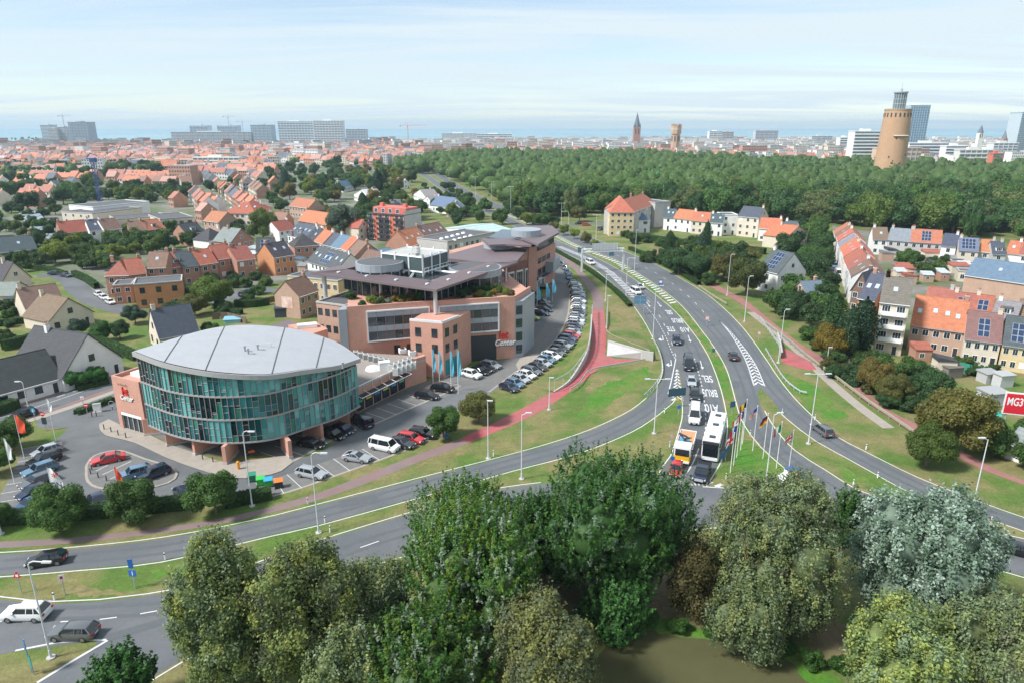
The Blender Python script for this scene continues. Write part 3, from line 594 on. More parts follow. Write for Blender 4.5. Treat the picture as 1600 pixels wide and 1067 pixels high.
# row running down beside the apartments
for i,(A,B,ze,rc,wc,kw,lab) in enumerate([
 ((449,366),(478,372),7.0,SLATE,WHITE,dict(sky=4,D=11,dormer=1),'tall slate-roofed house heading the row, with dormer and skylights'),
 ((480,375),(491,378),6.2,DARK,WHITE,dict(sky=1),'narrow dark-roofed white house second in the descending row'),
 ((491,377),(505,381),6.5,ORANGE,WHITE,{},'narrow white house with bright orange roof between dark and slate roofs'),
 ((505,382),(517,385),6.2,SLATE,GREYW,{},'narrow grey house with slate roof in the descending row'),
 ((517,385),(532,389),6.2,BLUER,WHITE,{},'white house with blue-grey slate roof in the descending row'),
 ((532,388),(543,392),6.4,ORANGE,WHITE,{},'white house with orange roof beside the dark gabled house'),
 ((543,395),(556,400),6.8,BROWN,PINKB,{},'pinkish brick house with brown roof and black gable end'),
 ((558,410),(580,416),4.8,BROWN,PINKB,{},'low brown-roofed house at the foot of the descending row')]):
    house(A,B,ze,kw.pop('D',9),3.8,'par',rc,wc,lab,group='row of narrow houses running towards the office roof',side='R' if i>=6 else None,**kw)
# behind: school street
for A,B,ze,D,Rr,rg,rc,wc,kw,lab in [
 ((96,365),(139,361),5.5,9,4.2,'par',RED,BRICK,dict(side='L'),'brick house with big red roof and gable beside the white terrace'),
 ((140,361),(163,359),6,9,4,'par',SLATE,WHITE,dict(sky=1),'white house with grey slate roof and blue roof window'),
 ((163,360),(190,357),6,9,4,'par',BROWN,WHITE,{},'white house with brown roof in front of the cream school'),
 ((202,362),(230,360),5,9,3.6,'par',BROWN,BRICK,{},'brick house with brown-red roof in front of the school'),
 ((230,360),(258,356),5,9,3.6,'par',ORANGE,BRICK,dict(dormer=1),'brick house with orange roof and white dormer in front of the school'),
 ((291,366),(319,362),5,9,3.6,'par',DARK,BRICK,dict(dormer=1),'dark-roofed brick house with long white dormer'),
 ((326,377),(357,372),3.4,10,4.4,'hip',DARK,WHITE,{},'low house with steep black hipped roof'),
 ((360,380),(396,374),5.4,10,4.6,'perp',GREYR,BRICK,{},'brick house with grey skylit roof and tall chimney'),
 ((318,345),(342,348),6,10,4,'par',ORANGE,PINKB,{},'orange-roofed house opposite the red mansard flats'),
 ((452,322),(482,326),6,10,4,'par',ORANGE,PINKB,{},'orange-roofed house among the garden trees'),
 ((466,345),(510,352),5,10,4.5,'par',ORANGE,OBRICK,{},'broad house with orange roof and tall brick gable'),
 ((436,362),(462,358),5,9,3.6,'par',RED,WHITE,{},'white house with red roof beside the round garden tree'),
 ((428,345),(450,343),5,9,3.4,'par',ORANGE,WHITE,{},'white house with orange roof behind the mansard flats'),
 ((560,357),(578,354),5.5,8,3.2,'perp',RED,CREAM,{},'small cream house with red roof touching the red apartments'),
 ((640,385),(668,378),6,11,5,'par',ORANGE,BRICK,dict(sky=3),'house with bright orange roof and skylights beside the apartments'),
 ((668,374),(703,366),6,11,4.4,'par',BROWN,BRICK,dict(sky=4),'house with brown roof and four skylights beside the flat school roof'),
 ((578,404),(618,400),5,10,2.0,'par',BLUER,GREYW,{},'low grey workshop with blue-grey metal roof behind the office'),
 ((606,412),(646,404),4.5,10,1.8,'par',BLUER,OBRICK,{},'low workshop with blue roof and orange wall behind the office'),
 # villas by the avenue
 ((536,293),(556,289),4,9,4,'par',BLUER,WHITE,{},'white villa with blue-grey roof highest among the garden trees'),
 ((553,304),(580,312),4,10,4.5,'perp',PALER,WHITE,{},'white villa with pale grey double roof in the trees'),
 ((646,304),(668,312),4.5,9,4.5,'perp',GREYR,WHITE,{},'white gabled villa beside the villa street'),
 ((660,314),(676,318),3.5,7,3.2,'perp',GREYR,WHITE,{},'small white gabled annex beside the villa'),
 ((672,320),(700,324),4.2,12,4.6,'par',BLUER,WHITE,{},'white villa with wide blue-grey roof beside the avenue'),
 ((698,329),(726,329),3.6,9,4,'perp',BLUER,WHITE,{},'white villa gable with grey roof nearest the avenue'),
 ((628,288),(640,287),4,9,3.5,'perp',PALER,WHITE,{},'small white house half hidden by avenue trees'),
 # corner of the avenue
 ((953,332),(991,332),11,16,6.5,'hip',ORANGE,YEL,dict(dormer=1,floors=4,cols=4,side='L'),'four-storey cream corner building with big orange roof'),
 ((990,331),(1025,318),11,14,4.5,'par',RED,GREYW,dict(floors=4,cols=6,chim=2),'rear wing of the corner building with dark red roof and chimneys'),
 ((972,345),(1016,344),6,9,4.6,'hip',BLUER,WHITE,dict(cols=3,wk='wide'),'white villa with pyramidal blue-grey roof and brick balcony before the corner building'),
 ((1024,318),(1048,316),12,14,0,'flat',DARK,GREYW,dict(wins=False),'windowless pale grey block between the corner building and terrace'),
 ((1037,340),(1052,341),6,9,3.6,'par',SLATE,WHITE,dict(sky=2),'white terrace house with slate roof, first beside the blank block'),
 ((1052,341),(1080,344),6,9,3.8,'par',ORANGE,WHITE,{},'white terrace house with wide orange roof before the wood'),
 ((1080,345),(1109,347),6,9,3.6,'par',ORANGE,CREAM,dict(sky=1),'cream terrace house with faded orange roof before the wood'),
 ((1109,348),(1129,349),6,9,3.6,'par',SLATE,WHITE,dict(sky=2),'white terrace house with slate roof and two skylights'),
 ((1129,337),(1153,337),9,9,0,'flat',DARK,WHITE,dict(floors=3),'tall white flat-roofed house standing above the terrace'),
 ((1153,338),(1186,341),9,10,4,'par',SLATE,CREAM,dict(floors=3,side='R',chim=1),'tall house with dark slate roof and balconies at the terrace end'),
 ((1186,357),(1219,359),5.5,9,4,'par',ORANGE,WHITE,{},'white house with orange roof beside the taller slate-roofed house'),
 ((1219,360),(1238,362),5.5,9,3.6,'par',SLATE,WHITE,{},'white house with slate roof beside the last gabled one'),
 ((1229,372),(1262,364),4.8,10,3.8,'perp',ORANGE,CREAM,{},'gabled house with orange roof at the right end of terrace'),
 # villa in the trees on the right
 ((1184,420),(1216,428),6.5,11,5.5,'par',SLATE,WHITE,dict(side='R',solar=.5,cols=3),'tall white villa with black gable and dark solar roof in the trees'),
 ((1237,452),(1262,462),4,6,3,'perp',BLUER,PINKB,{},'small pink brick house with blue roof below the villa'),
 # back row on the right
 ((1364,374),(1387,375),6,9,4,'par',BROWN,WHITE,dict(sky=1),'white back house with brown roof next to the terrace corner'),
 ((1387,375),(1423,378),6,9,4,'par',GREYR,GREYW,dict(chim=2),'grey back house with dark weathered roof and two chimneys'),
 ((1423,378),(1471,381),6,9,4.2,'par',ORANGE,GREYW,dict(solar=.4),'wide orange-roofed back house with one black solar field'),
 ((1471,384),(1494,386),6.5,9,3.8,'par',SLATE,WHITE,{},'white back house with dark slate roof and yellow chimney'),
 ((1498,391),(1529,393),6,9,3.8,'par',BLUER,CREAM,dict(solar=.9),'cream back house whose roof is covered with blue solar panels'),
 ((1529,393),(1551,395),5.6,9,3.6,'par',ORANGE,GREYW,{},'back house with faded orange roof next to the solar roof'),
 ((1551,397),(1572,398),5.6,9,3.6,'par',SLATE,GREYW,dict(dormer=1),'grey back house with dark dormer between orange roofs'),
 ((1572,396),(1592,398),5.8,9,3.8,'par',ORANGE,WHITE,dict(sky=1),'white back house with orange roof and a skylight at the right edge'),
 ((1592,398),(1625,401),5.8,9,3.8,'par',RED,WHITE,{},'back house with red roof cut by the right edge of the view'),
 ((1508,430),(1605,444),5.5,12,4.4,'par',BLUER,PINKB,dict(wins=False,chim=0,sky=1,name='brick_hall',cat='hall'),'brick hall with a large blue-grey metal roof in the yards'),
 ((1498,425),(1526,427),3.2,6,0,'flat',DARK,CREAM,dict(cols=2),'low cream shed beside the brick hall'),
 # front row on the right
 ((1341,466),(1367,471),10.0,10,5.4,'par',SLATE,OBRICK,dict(floors=4,cols=2,sky=2,side='L',wk='dark'),'tall brick house with slate roof beside the dark conifer'),
 ((1375,472),(1421,477),11.5,11,4.6,'par',(0.16,0.12,0.10),CREAM,dict(floors=4,cols=2,wk='wide',sky=1,chim=2,balc=True),'four-storey cream apartment house with long balconies'),
 ((1423,508),(1507,519),5.8,11,5.6,'par',ORANGE,PINKB,dict(sky=4,cols=5),'long low house pair with weathered orange roof and four skylights'),
 ((1508,529),(1564,536),5.4,11,4.8,'par',BROWN,CREAM,dict(solar=.55,cols=4),'house with brown roof half covered by a pale solar array'),
 ((1567,538),(1640,548),5.4,11,4.8,'par',SLATE,YEL,dict(solar=.9,cols=5),'yellow brick house under dark solar panels at the right edge'),
 ((1442,474),(1482,480),6,8,3.6,'par',RED,GREYW,{},'house behind with smooth red tile roof'),
 ((1482,482),(1518,487),6,8,3.4,'par',RED,CREAM,dict(solar=.7),'house behind with pale solar panels on a red roof'),
 ((1518,487),(1549,491),6,8,3.4,'par',RED,CREAM,dict(solar=.8),'house behind with dark solar panels on a red roof'),
 ((1549,493),(1588,499),6,8,3.0,'par',GREYR,WHITE,dict(dormer=1),'house behind with long grey dormer and white gutter'),
 ((1588,496),(1640,503),6,8,3.4,'par',BROWN,YEL,dict(solar=.6),'brown-roofed house behind with solar panels at the right edge'),
 ((1574,690),(1650,716),2.6,6,1.6,'par',GREYR,WHITE,dict(wins=False,chim=0),'white shed with grey patterned roof under the red billboard')]:
    house(A,B,ze,D,Rr,rg,rc,wc,lab,**kw)
# terrace whose fronts face the side street (seen end on)
ea = [G(1303,361,7), G(1331,436,7)]
cols_ = [ORANGE,BROWN,ORANGE,GREYR,ORANGE,ORANGE,RED,RED,BROWN]; wl = [WHITE,CREAM,WHITE,GREYW,WHITE,CREAM,WHITE,GREYW,WHITE]
for i in range(9):
    p = ea[0].lerp(ea[1], i/9); q = ea[0].lerp(ea[1], (i+1)/9)
    house(p,q,7+0.3*(i%3),9,3.6,'par',cols_[i],wl[i],'%s white-fronted house from the wood end of the street terrace seen end on' % ('first second third fourth fifth sixth seventh eighth ninth'.split()[i]),world=True,sky=i%3,group='terrace along the side street',cols=2)
house((1331,452),(1356,456),6.2,8,4.6,'perp',SLATE,BROWN,'slate-hung gable closing the street terrace',cols=2)
# ------------------------------------------------------------------ trees and shrubs
def leafmesh(name, pts, size, seed, nrm=None, tints=None, core=None, trunkless=True, aspect=0.6):
    """many small leaf faces at pts; tints: brightness per leaf; core: (centre, radii) list of inner shells"""
    r = np.random.default_rng(seed); n = len(pts)
    d = r.normal(size=(n,3)); 
    if nrm is not None: d = d*0.70 + nrm*1.15 + np.array([-0.12,-0.08,0.55])
    d /= np.linalg.norm(d,axis=1,keepdims=True)+1e-9
    h = r.normal(size=(n,3)); u = np.cross(d,h); u /= np.linalg.norm(u,axis=1,keepdims=True)+1e-9; v = np.cross(d,u)
    s = (size*r.uniform(0.65,1.35,n))[:,None]
    a = pts-u*s*.5; b = pts+v*s*aspect*.5; c = pts+u*s*.5; e = pts-v*s*aspect*.5
    V = np.stack([a,b,c,e],1).reshape(-1,3); F = np.arange(n*4).reshape(-1,4)
    T = r.uniform(0.7,1.3,n) if tints is None else np.asarray(tints)
    if T.ndim == 1: T = np.stack([T*r.uniform(.85,1.2,n),T,T*r.uniform(.75,1.1,n)],1)
    T = np.repeat(T, 4, axis=0)
    nv = len(V); extraV = []; extraF = []
    for (cc,rr) in (core or []):
        k0 = nv+len(extraV); nu, nvv = 10, 6
        for i in range(nvv+1):
            th_ = math.pi*i/nvv
            for j in range(nu):
                ph = 2*math.pi*j/nu; q = 1+0.16*math.sin(3*ph+seed)*math.sin(2*th_)
                extraV.append((cc[0]+rr[0]*q*math.sin(th_)*math.cos(ph), cc[1]+rr[1]*q*math.sin(th_)*math.sin(ph), cc[2]+rr[2]*q*math.cos(th_)))
        for i in range(nvv):
            for j in range(nu): extraF.append((k0+i*nu+j, k0+(i+1)*nu+j, k0+(i+1)*nu+(j+1)%nu, k0+i*nu+(j+1)%nu))
    if extraV: V = np.vstack([V,np.array(extraV)]); F = np.vstack([F,np.array(extraF)]); T = np.concatenate([T,np.tile(T.mean(axis=0)*0.95,(len(extraV),1))])
    me = bpy.data.meshes.new(name); me.vertices.add(len(V)); me.vertices.foreach_set('co', V.astype(np.float32).ravel())
    me.loops.add(F.size); me.loops.foreach_set('vertex_index', F.astype(np.int32).ravel())
    me.polygons.add(len(F)); me.polygons.foreach_set('loop_start', np.arange(0,F.size,4,dtype=np.int32)); me.polygons.foreach_set('loop_total', np.full(len(F),4,dtype=np.int32))
    at = me.attributes.new('tint','FLOAT_COLOR','POINT'); at.data.foreach_set('color', np.hstack([T,np.ones((len(T),1))]).astype(np.float32).ravel())
    me.materials.append(leaf_m); me.update(calc_edges=True); return me
def crown_pts(seed, n, lobes=9, rx=1.0, rz=0.8, z0=1.0, spread=0.55):
    """points and outward normals over a crown of several overlapping lobes, unit radius"""
    r = np.random.default_rng(seed); P=[]; Q=[]; cores=[]; T=[]
    L_ = [(np.array([0,0,z0]), 0.62)]
    for k in range(lobes):
        a = 2*math.pi*(k/lobes)+r.uniform(-.4,.4); el = r.uniform(-0.55,0.95); rr = spread*r.uniform(.8,1.35)
        L_.append((np.array([rx*rr*math.cos(a)*math.cos(el), rx*rr*math.sin(a)*math.cos(el), z0+rz*rr*1.25*math.sin(el)]), r.uniform(.24,.46)))
    tot = sum(q*q for _,q in L_)
    for c,q in L_:
        m = int(n*q*q/tot); d = r.normal(size=(m,3)); d /= np.linalg.norm(d,axis=1,keepdims=True)
        rad = q*(1-0.35*r.random(m)**2.2)*(1+0.10*np.sin(d[:,0]*7+seed)*np.cos(d[:,1]*6))
        P.append(c+d*rad[:,None]*np.array([rx,rx,rz])); Q.append(d); T.append(r.uniform(.72,1.25,m)*r.uniform(.85,1.15)); cores.append((c,(q*.72*rx,q*.72*rx,q*.72*rz)))
    return np.vstack(P), np.vstack(Q), np.concatenate(T), cores
def trunkmesh(name, h, r0, limbs=5, seed=0, spread=.5):
    r = random.Random(seed); mb = MB(); mb.tube([(0,0,0),(r.uniform(-.03,.03)*h,r.uniform(-.03,.03)*h,h*.55),(0,0,h)],[r0,r0*.75,r0*.4],7)
    for k in range(limbs):
        a = 2*math.pi*k/limbs+r.random(); z = h*r.uniform(.45,.85)
        mb.tube([(0,0,z),(spread*.5*math.cos(a),spread*.5*math.sin(a),z+spread*.45),(spread*math.cos(a),spread*math.sin(a),z+spread*.8)],[r0*.45,r0*.3,r0*.12],5)
    return mb.mesh(name, bark)
# unit crowns (radius 1, sitting on z = 0.25 .. 1.9), shared by all mid and far trees
CROWN = []; TRUNK = trunkmesh('trunk', 1.25, 0.055, 5, 3, .6)
for k in range(7):
    P,Q,T,co = crown_pts(100+k, 4200, lobes=11+k%3, rx=1.0, rz=(0.85,0.95,1.1,0.8,1.0,0.9,1.2)[k], z0=1.0)
    CROWN.append(leafmesh('crown', P, 0.125, k, Q, T, co))
CROWN_FINE = []
for k in range(4):
    P,Q,T,co = crown_pts(200+k, 15000, lobes=17, rx=1.0, rz=0.85, z0=1.0)
    CROWN_FINE.append(leafmesh('crown', P, 0.075, 20+k, Q, T, co))
def colmesh(seed, n, size):
    r = np.random.default_rng(seed); z = r.random(n)**.8; a = r.uniform(0,2*math.pi,n); rad = (np.sin(np.clip(z*1.05,0,1)*math.pi)**.55)*(.55+.45*r.random(n)**.5)*(1+.15*np.sin(a*5+z*9))
    P = np.stack([rad*np.cos(a),rad*np.sin(a),0.15+z*3.6],1); Q = np.stack([np.cos(a),np.sin(a),0*a],1)
    return leafmesh('crown', P, size, seed, Q, None, [((0,0,1.9),(.62,.62,1.6))])
COLUMN = [colmesh(300+k, 3000, .16) for k in range(2)]
GREENS = [(0.060,0.125,0.030),(0.050,0.105,0.028),(0.075,0.140,0.034),(0.045,0.100,0.038),(0.085,0.135,0.030)]
DGREEN=(0.046,0.105,0.032); MGREEN=(0.078,0.160,0.034); YGREEN=(0.170,0.230,0.030); OLIVE=(0.140,0.150,0.042); BRONZE=(0.195,0.160,0.042); SILVER=(0.20,0.25,0.20); GOLD=(0.26,0.20,0.03); TEAL=(0.055,0.110,0.070)
TN = [0]
def tree(px, py, rpx, col, label, h=None, name='tree', cat='tree', group=None, fine=False, column=False, shrub=False, zbase=0.0, world=None):
    """crown centre column px, trunk foot row py, crown radius in photo pixels"""
    p = Vector(world) if world is not None else G(px,py,zbase); s = rpx*mpp(p) if world is None else rpx
    r_ = random.Random(TN[0]*7+1); TN[0] += 1
    o = thing(name, label, cat, (p.x,p.y,zbase), r_.uniform(0,6.28), group)
    me = (COLUMN if column else (CROWN_FINE if fine else CROWN)); me = me[r_.randrange(len(me))]
    sh = s if h is None else h/(1.95 if not column else 3.7)
    jit = r_.uniform(.92,1.08)
    if shrub: place(me,'foliage',o,(0,0,-.42*sh),r_.uniform(0,6),(s,s*jit,sh),col)
    else:
        place(me,'crown',o,(0,0,0),r_.uniform(0,6),(s,s*jit,sh),col); place(TRUNK,'trunk',o,None,0,(sh,sh,sh))
    return o
# ---- single trees, named by where they stand
for px,py,r_,col,lab in [
 (95,833,44,MGREEN,'leafy street tree standing in front of the row of parked cars at the left'),(214,818,42,MGREEN,'leafy street tree in front of the parking island'),(338,802,41,MGREEN,'leafy street tree by the hedge left of the colourful bins'),
 (693,684,31,MGREEN,'round green tree beside the cycle path and the black parked car'),(748,660,28,OLIVE,'browner round tree beside the long curved row of cars'),
 (22,702,30,MGREEN,'tree behind the red banner at the left edge'),(-2,740,27,MGREEN,'tree cut by the left edge below the red banner'),(-4,825,26,MGREEN,'tree cut by the left edge near the hedge end'),
 (1446,728,38,(0.095,0.150,0.028),'round dark tree with yellow top on the right verge'),(1488,705,56,(0.185,0.180,0.042),'big bronze-green chestnut beside the billboard'),
 (1294,560,29,GOLD,'golden-leaved tree in front of the dark conifer'),(1362,612,29,BRONZE,'bronze tree above the pale footpath'),(1390,630,27,(0.12,0.125,0.03),'olive tree right of the bronze tree'),
 (337,482,29,(0.105,0.165,0.025),'large two-tone willow behind the glass building'),(536,372,30,(0.13,0.18,0.13),'silvery tree beside the red apartments'),(412,376,26,(0.10,0.15,0.03),'broad tree beside the red mansard flats'),
 (120,607,18,(0.06,0.19,0.04),'bright green small tree in front of the white villa gable'),(154,600,17,(0.06,0.19,0.04),'bright green small tree by the garage of the white villa'),
 (160,533,17,(0.055,0.17,0.03),'bright green garden tree behind the white villa'),(188,530,17,DGREEN,'dark garden tree between the bright one and the slate-roofed house'),(126,524,15,TEAL,'grey-green garden shrub beside the skylit brown roof'),
 (212,507,17,TEAL,'grey-green tree above the street at the brick cube'),(305,494,20,OLIVE,'bronze-tinged shrubby tree beside the brick cube'),(331,530,16,MGREEN,'small round tree by the curved roof'),
 (1165,462,34,(0.105,0.135,0.035),'large olive tree at the bend of the pavement'),(1130,440,26,(0.13,0.13,0.03),'yellowing tree left of the large olive tree'),(1060,430,24,DGREEN,'dark tree in the roadside thicket'),(1090,436,24,(0.05,0.11,0.035),'mid-green tree in the roadside thicket'),
 (905,347,14,OLIVE,'yellow-olive tree beside the cross street')]:
    tree(px,py,r_,col,lab,fine=True,name='broadleaf_tree')
def hgt(p, ty): return topz(p, ty)
for px,py,ty,r_,col,lab in [(1342,556,466,22,(0.03,0.075,0.035),'tall dark columnar tree beside the tall brick house'),(1322,560,480,20,(0.036,0.08,0.035),'second dark columnar tree left of the tallest one'),(1298,530,455,18,DGREEN,'dark columnar tree behind the golden tree'),
 (1045,405,360,9,DGREEN,'narrow dark conifer behind the roadside hedge'),(1094,412,362,9,TEAL,'narrow blue-green conifer in the roadside thicket'),(1102,402,345,8,DGREEN,'second narrow conifer in the roadside thicket'),(568,340,300,8,DGREEN,'slim dark conifer before the villas'),(575,338,308,7,DGREEN,'smaller dark conifer before the villas'),(447,305,262,9,TEAL,'slim conifer in the gardens behind the row'),(600,300,262,9,DGREEN,'dark conifer among the garden trees by the avenue'),(592,308,265,10,(0.03,0.07,0.04),'broad dark conifer among the garden trees')]:
    tree(px,py,r_,col,lab,h=hgt((px,py),ty),column=True,name='columnar_tree')
for i,(px,py,r_,col) in enumerate([(823,352,11,YGREEN),(846,356,13,(0.07,0.15,0.03)),(866,362,9,OLIVE),(880,368,9,YGREEN),(897,374,9,YGREEN),(914,380,10,OLIVE),(929,388,8,YGREEN)]):
    tree(px,py,r_,col,'%s young avenue tree counted from the far end of the verge' % 'first second third fourth fifth sixth seventh'.split()[i],name='avenue_tree',group='young trees along the avenue verge')
# ---- scattered garden trees
def inside(p, poly):
    c = False; n = len(poly)
    for i in range(n):
        a,b = poly[i],poly[(i+1)%n]
        if (a[1]>p[1])!=(b[1]>p[1]) and p[0] < (b[0]-a[0])*(p[1]-a[1])/(b[1]-a[1])+a[0]: c = not c
    return c
SPOTS = []
def ordinal(n):
    return '%d%s' % (n, 'th' if 10 <= n % 100 <= 20 else {1:'st',2:'nd',3:'rd'}.get(n % 10,'th'))
def rank(objs, tail='from the left', key=None):
    objs = sorted(objs, key=key or (lambda o: o.location.x/max(1,o.location.y+60)))
    for i,o in enumerate(objs): o['label'] = o['label']+', '+ordinal(i+1)+' '+tail
def scatter(poly, n, rmin, rmax, cols, label, group, name, shrub=False, seed=1, mind=0.75, hf=None):
    r = random.Random(seed); xs=[p[0] for p in poly]; ys=[p[1] for p in poly]; k=0; t=0; made=[]
    while k < n and t < n*60:
        t += 1; x = r.uniform(min(xs),max(xs)); y = r.uniform(min(ys),max(ys))
        if not inside((x,y),poly): continue
        p = G(x,y); s = r.uniform(rmin,rmax)
        if any((p-q).length < (s+u)*mind for q,u in SPOTS): continue
        SPOTS.append((p,s)); k += 1
        made.append(tree(0,0,s,r.choice(cols),label,name=name,group=group,shrub=shrub,world=p,h=None if hf is None else s*hf))
    rank(made)
GM = [MGREEN,DGREEN,(0.07,0.13,0.035),(0.05,0.11,0.04),(0.09,0.15,0.03),(0.06,0.12,0.03)]
for poly,n,a,b,cols,lab,gr,sd in [
 ([(415,272),(460,262),(520,258),(600,265),(650,285),(640,300),(600,325),(585,330),(560,300),(530,305),(520,320),(495,318),(440,312)],80,3.6,7.0,GM+[YGREEN,BRONZE],'garden tree in the green belt between terrace and villas','trees of the villa gardens',2),
 ([(585,318),(640,312),(660,330),(662,345),(610,345),(580,360),(555,352)],26,3,5,GM,'garden tree around the red apartments','trees around the apartments',3),
 ([(690,340),(730,332),(790,345),(790,352),(700,358)],12,3,4.4,GM+[YGREEN],'tree in the hedge row between villas and office','trees behind the office',4),
 ([(0,285),(60,278),(130,278),(160,285),(150,310),(110,325),(60,330),(0,335)],22,4.5,7.5,GM,'tree in the gardens left of the school','trees left of the school',5),
 ([(80,268),(150,262),(240,264),(262,270),(240,282),(100,280)],16,5,8,GM+[YGREEN],'tree in the green band behind the blue crane','trees behind the crane',6),
 ([(-20,262),(60,258),(140,258),(170,268),(120,278),(40,280),(-20,284)],20,4,7,GM,'tree between the long white school and the orange roofs','trees near the long white school',31),
 ([(-20,335),(40,330),(95,345),(90,385),(60,388),(20,372),(-20,372)],20,2.8,4.6,GM,'garden tree below the parking shed','trees below the shed',32),
 ([(90,375),(200,365),(290,368),(320,378),(290,392),(200,380),(95,392)],20,2.4,3.9,GM+[YGREEN],'garden tree behind the brick terrace','trees behind the brick terrace',33),
 ([(0,405),(60,402),(70,425),(30,430),(0,425)],8,2.2,3.4,GM,'garden tree by the left edge close','trees by the left close',34),
 ([(420,300),(450,330),(520,335),(525,352),(450,342),(420,320)],14,2.6,4.4,GM+[BRONZE],'tree between the orange roofs and the apartments','trees beside the apartments row',35),
 ([(-20,470),(30,470),(30,530),(-20,545)],8,1.4,2.4,GM,'bush round the lawns at the left edge','bushes round the left lawns',36),
 ([(225,500),(300,455),(330,455),(320,475),(270,500)],8,1.6,2.8,GM,'shrub behind the slate-roofed cream house','shrubs behind the slate roof',37),
 ([(1240,352),(1300,360),(1295,390),(1240,385)],10,3.2,5.0,GM,'tree between the terrace end and the side street','trees by the terrace end',38),
 ([(100,305),(150,300),(160,315),(110,335),(60,345),(55,330)],9,3.5,5.5,GM,'tree by the parking sheds','trees by the sheds',7),
 ([(165,300),(225,298),(240,318),(200,320),(160,318)],10,3.8,5.5,GM,'tree behind the white school roof','trees behind the school',8),
 ([(225,300),(290,295),(300,310),(240,312)],8,3.8,5.5,GM,'tree between school and orange roofs','trees beside the orange roofs',9),
 ([(60,400),(90,395),(140,388),(190,372),(230,372),(262,385),(252,398),(200,402),(155,425),(120,415),(60,425)],24,2.6,4.6,GM+[YGREEN,YGREEN],'leafy garden tree above the hedged close','garden trees above the close',10),
 ([(345,360),(380,352),(400,372),(385,380),(350,376)],5,2.6,3.6,GM,'tree on the street by the mansard flats','street trees by the flats',11),
 ([(1000,408),(1040,400),(1085,425),(1120,452),(1100,442),(1040,418)],14,2.0,3.2,GM+[OLIVE],'bush in the roadside thicket','bushes of the thicket',12),
 ([(1060,395),(1120,395),(1180,405),(1190,440),(1150,445),(1100,425),(1070,412)],14,3.0,5.0,GM+[OLIVE],'tree in the thicket beyond the pavement','trees of the thicket',13),
 ([(1210,395),(1290,392),(1300,430),(1290,470),(1270,510),(1230,515),(1205,495),(1225,470),(1268,465),(1265,430),(1225,415)],22,3.0,5.2,[DGREEN,MGREEN,(0.045,0.095,0.03),(0.05,0.11,0.03)],'dark tree in the clump between villa and terrace','dark trees by the villa',14),
 ([(1260,530),(1320,560),(1345,560),(1400,590),(1440,640),(1400,650),(1350,610),(1300,590)],24,1.6,3.2,GM+[OLIVE],'bush on the bank above the pale footpath','bank bushes',15),
 ([(1500,700),(1560,690),(1640,690),(1640,735),(1580,735),(1520,715)],12,2.2,3.8,[DGREEN,MGREEN,(0.06,0.12,0.03)],'dense dark bush on the bank at the right edge','dense bank bushes',16),
 ([(1385,600),(1430,590),(1470,610),(1460,660),(1420,650)],9,2.2,3.4,[MGREEN,DGREEN],'green bush between bronze trees','bushes between the bronze trees',17),
 ([(1445,560),(1560,568),(1560,590),(1480,590),(1440,575)],9,1.0,2.0,GM+[YGREEN],'shrub in the back gardens','back garden shrubs',18),
 ([(1410,405),(1480,405),(1490,430),(1440,440),(1405,425)],7,2.4,4.2,GM,'tree in the yards between the terraces','yard trees',19),
 ([(320,470),(345,476),(420,455),(415,465),(330,500)],7,1.4,2.4,GM,'shrub along the rear car park','rear car park shrubs',20),
 ([(280,360),(300,372),(345,350),(340,335)],3,2.4,3.2,[MGREEN],'tree between the houses near the flats','house trees near the flats',21),
 ([(690,296),(720,312),(765,334),(775,334),(730,308),(700,292)],9,2.6,4.2,GM,'round tree on the avenue median','median trees',22),
 ([(640,296),(668,290),(735,326),(740,345),(690,340),(650,318)],22,2.6,5.0,GM+[BRONZE],'tree along the near side of the avenue by the villas','trees along the near avenue side',41),
 ([(780,312),(830,338),(870,352),(880,362),(850,360),(800,340)],10,2.6,4.2,GM+[YGREEN],'tree along the far side of the avenue','trees along the far avenue side',42),
 ([(150,297),(225,296),(290,300),(295,318),(240,318),(160,317)],18,3.0,5.2,GM+[YGREEN],'tree in the gap right of the blue crane','trees right of the crane',51),
 ([(300,288),(430,288),(440,312),(330,308)],14,2.8,4.6,GM,'tree in the gardens behind the diagonal terrace','trees behind the diagonal terrace',52),
 ([(100,395),(165,398),(172,425),(120,425)],12,2.0,3.4,GM+[YGREEN],'tree on the green beside the close','trees on the green by the close',53),
 ([(60,350),(140,365),(290,366),(290,372),(130,385),(60,385)],14,2.2,3.6,GM,'tree in the front gardens of the school street','trees of the school street',54),
 ([(300,425),(330,430),(420,432),(440,445),(330,455)],12,1.6,2.8,GM,'shrub in the yards behind the terrace','yard shrubs behind the terrace',55),
 ([(0,440),(30,425),(50,470),(30,500),(0,480)],6,1.5,2.4,GM,'shrub on the lawns at the left edge','lawn shrubs',24),
 ([(960,368),(1050,378),(1100,400),(1060,400),(985,385)],10,2.0,3.0,GM,'bush behind the clipped hedge','bushes behind the hedge',25)]:
    scatter(poly,n,a,b,cols,lab,gr,('thicket_tree' if 'thicket' in lab or 'clump' in lab else 'roadside_tree' if 'avenue' in lab or 'street' in lab else 'backyard_tree' if 'yard' in lab or 'crane' in lab or 'school' in lab or 'shed' in lab else 'garden_tree') if b>3.3 else 'garden_bush',shrub=b<=3.3,seed=sd)
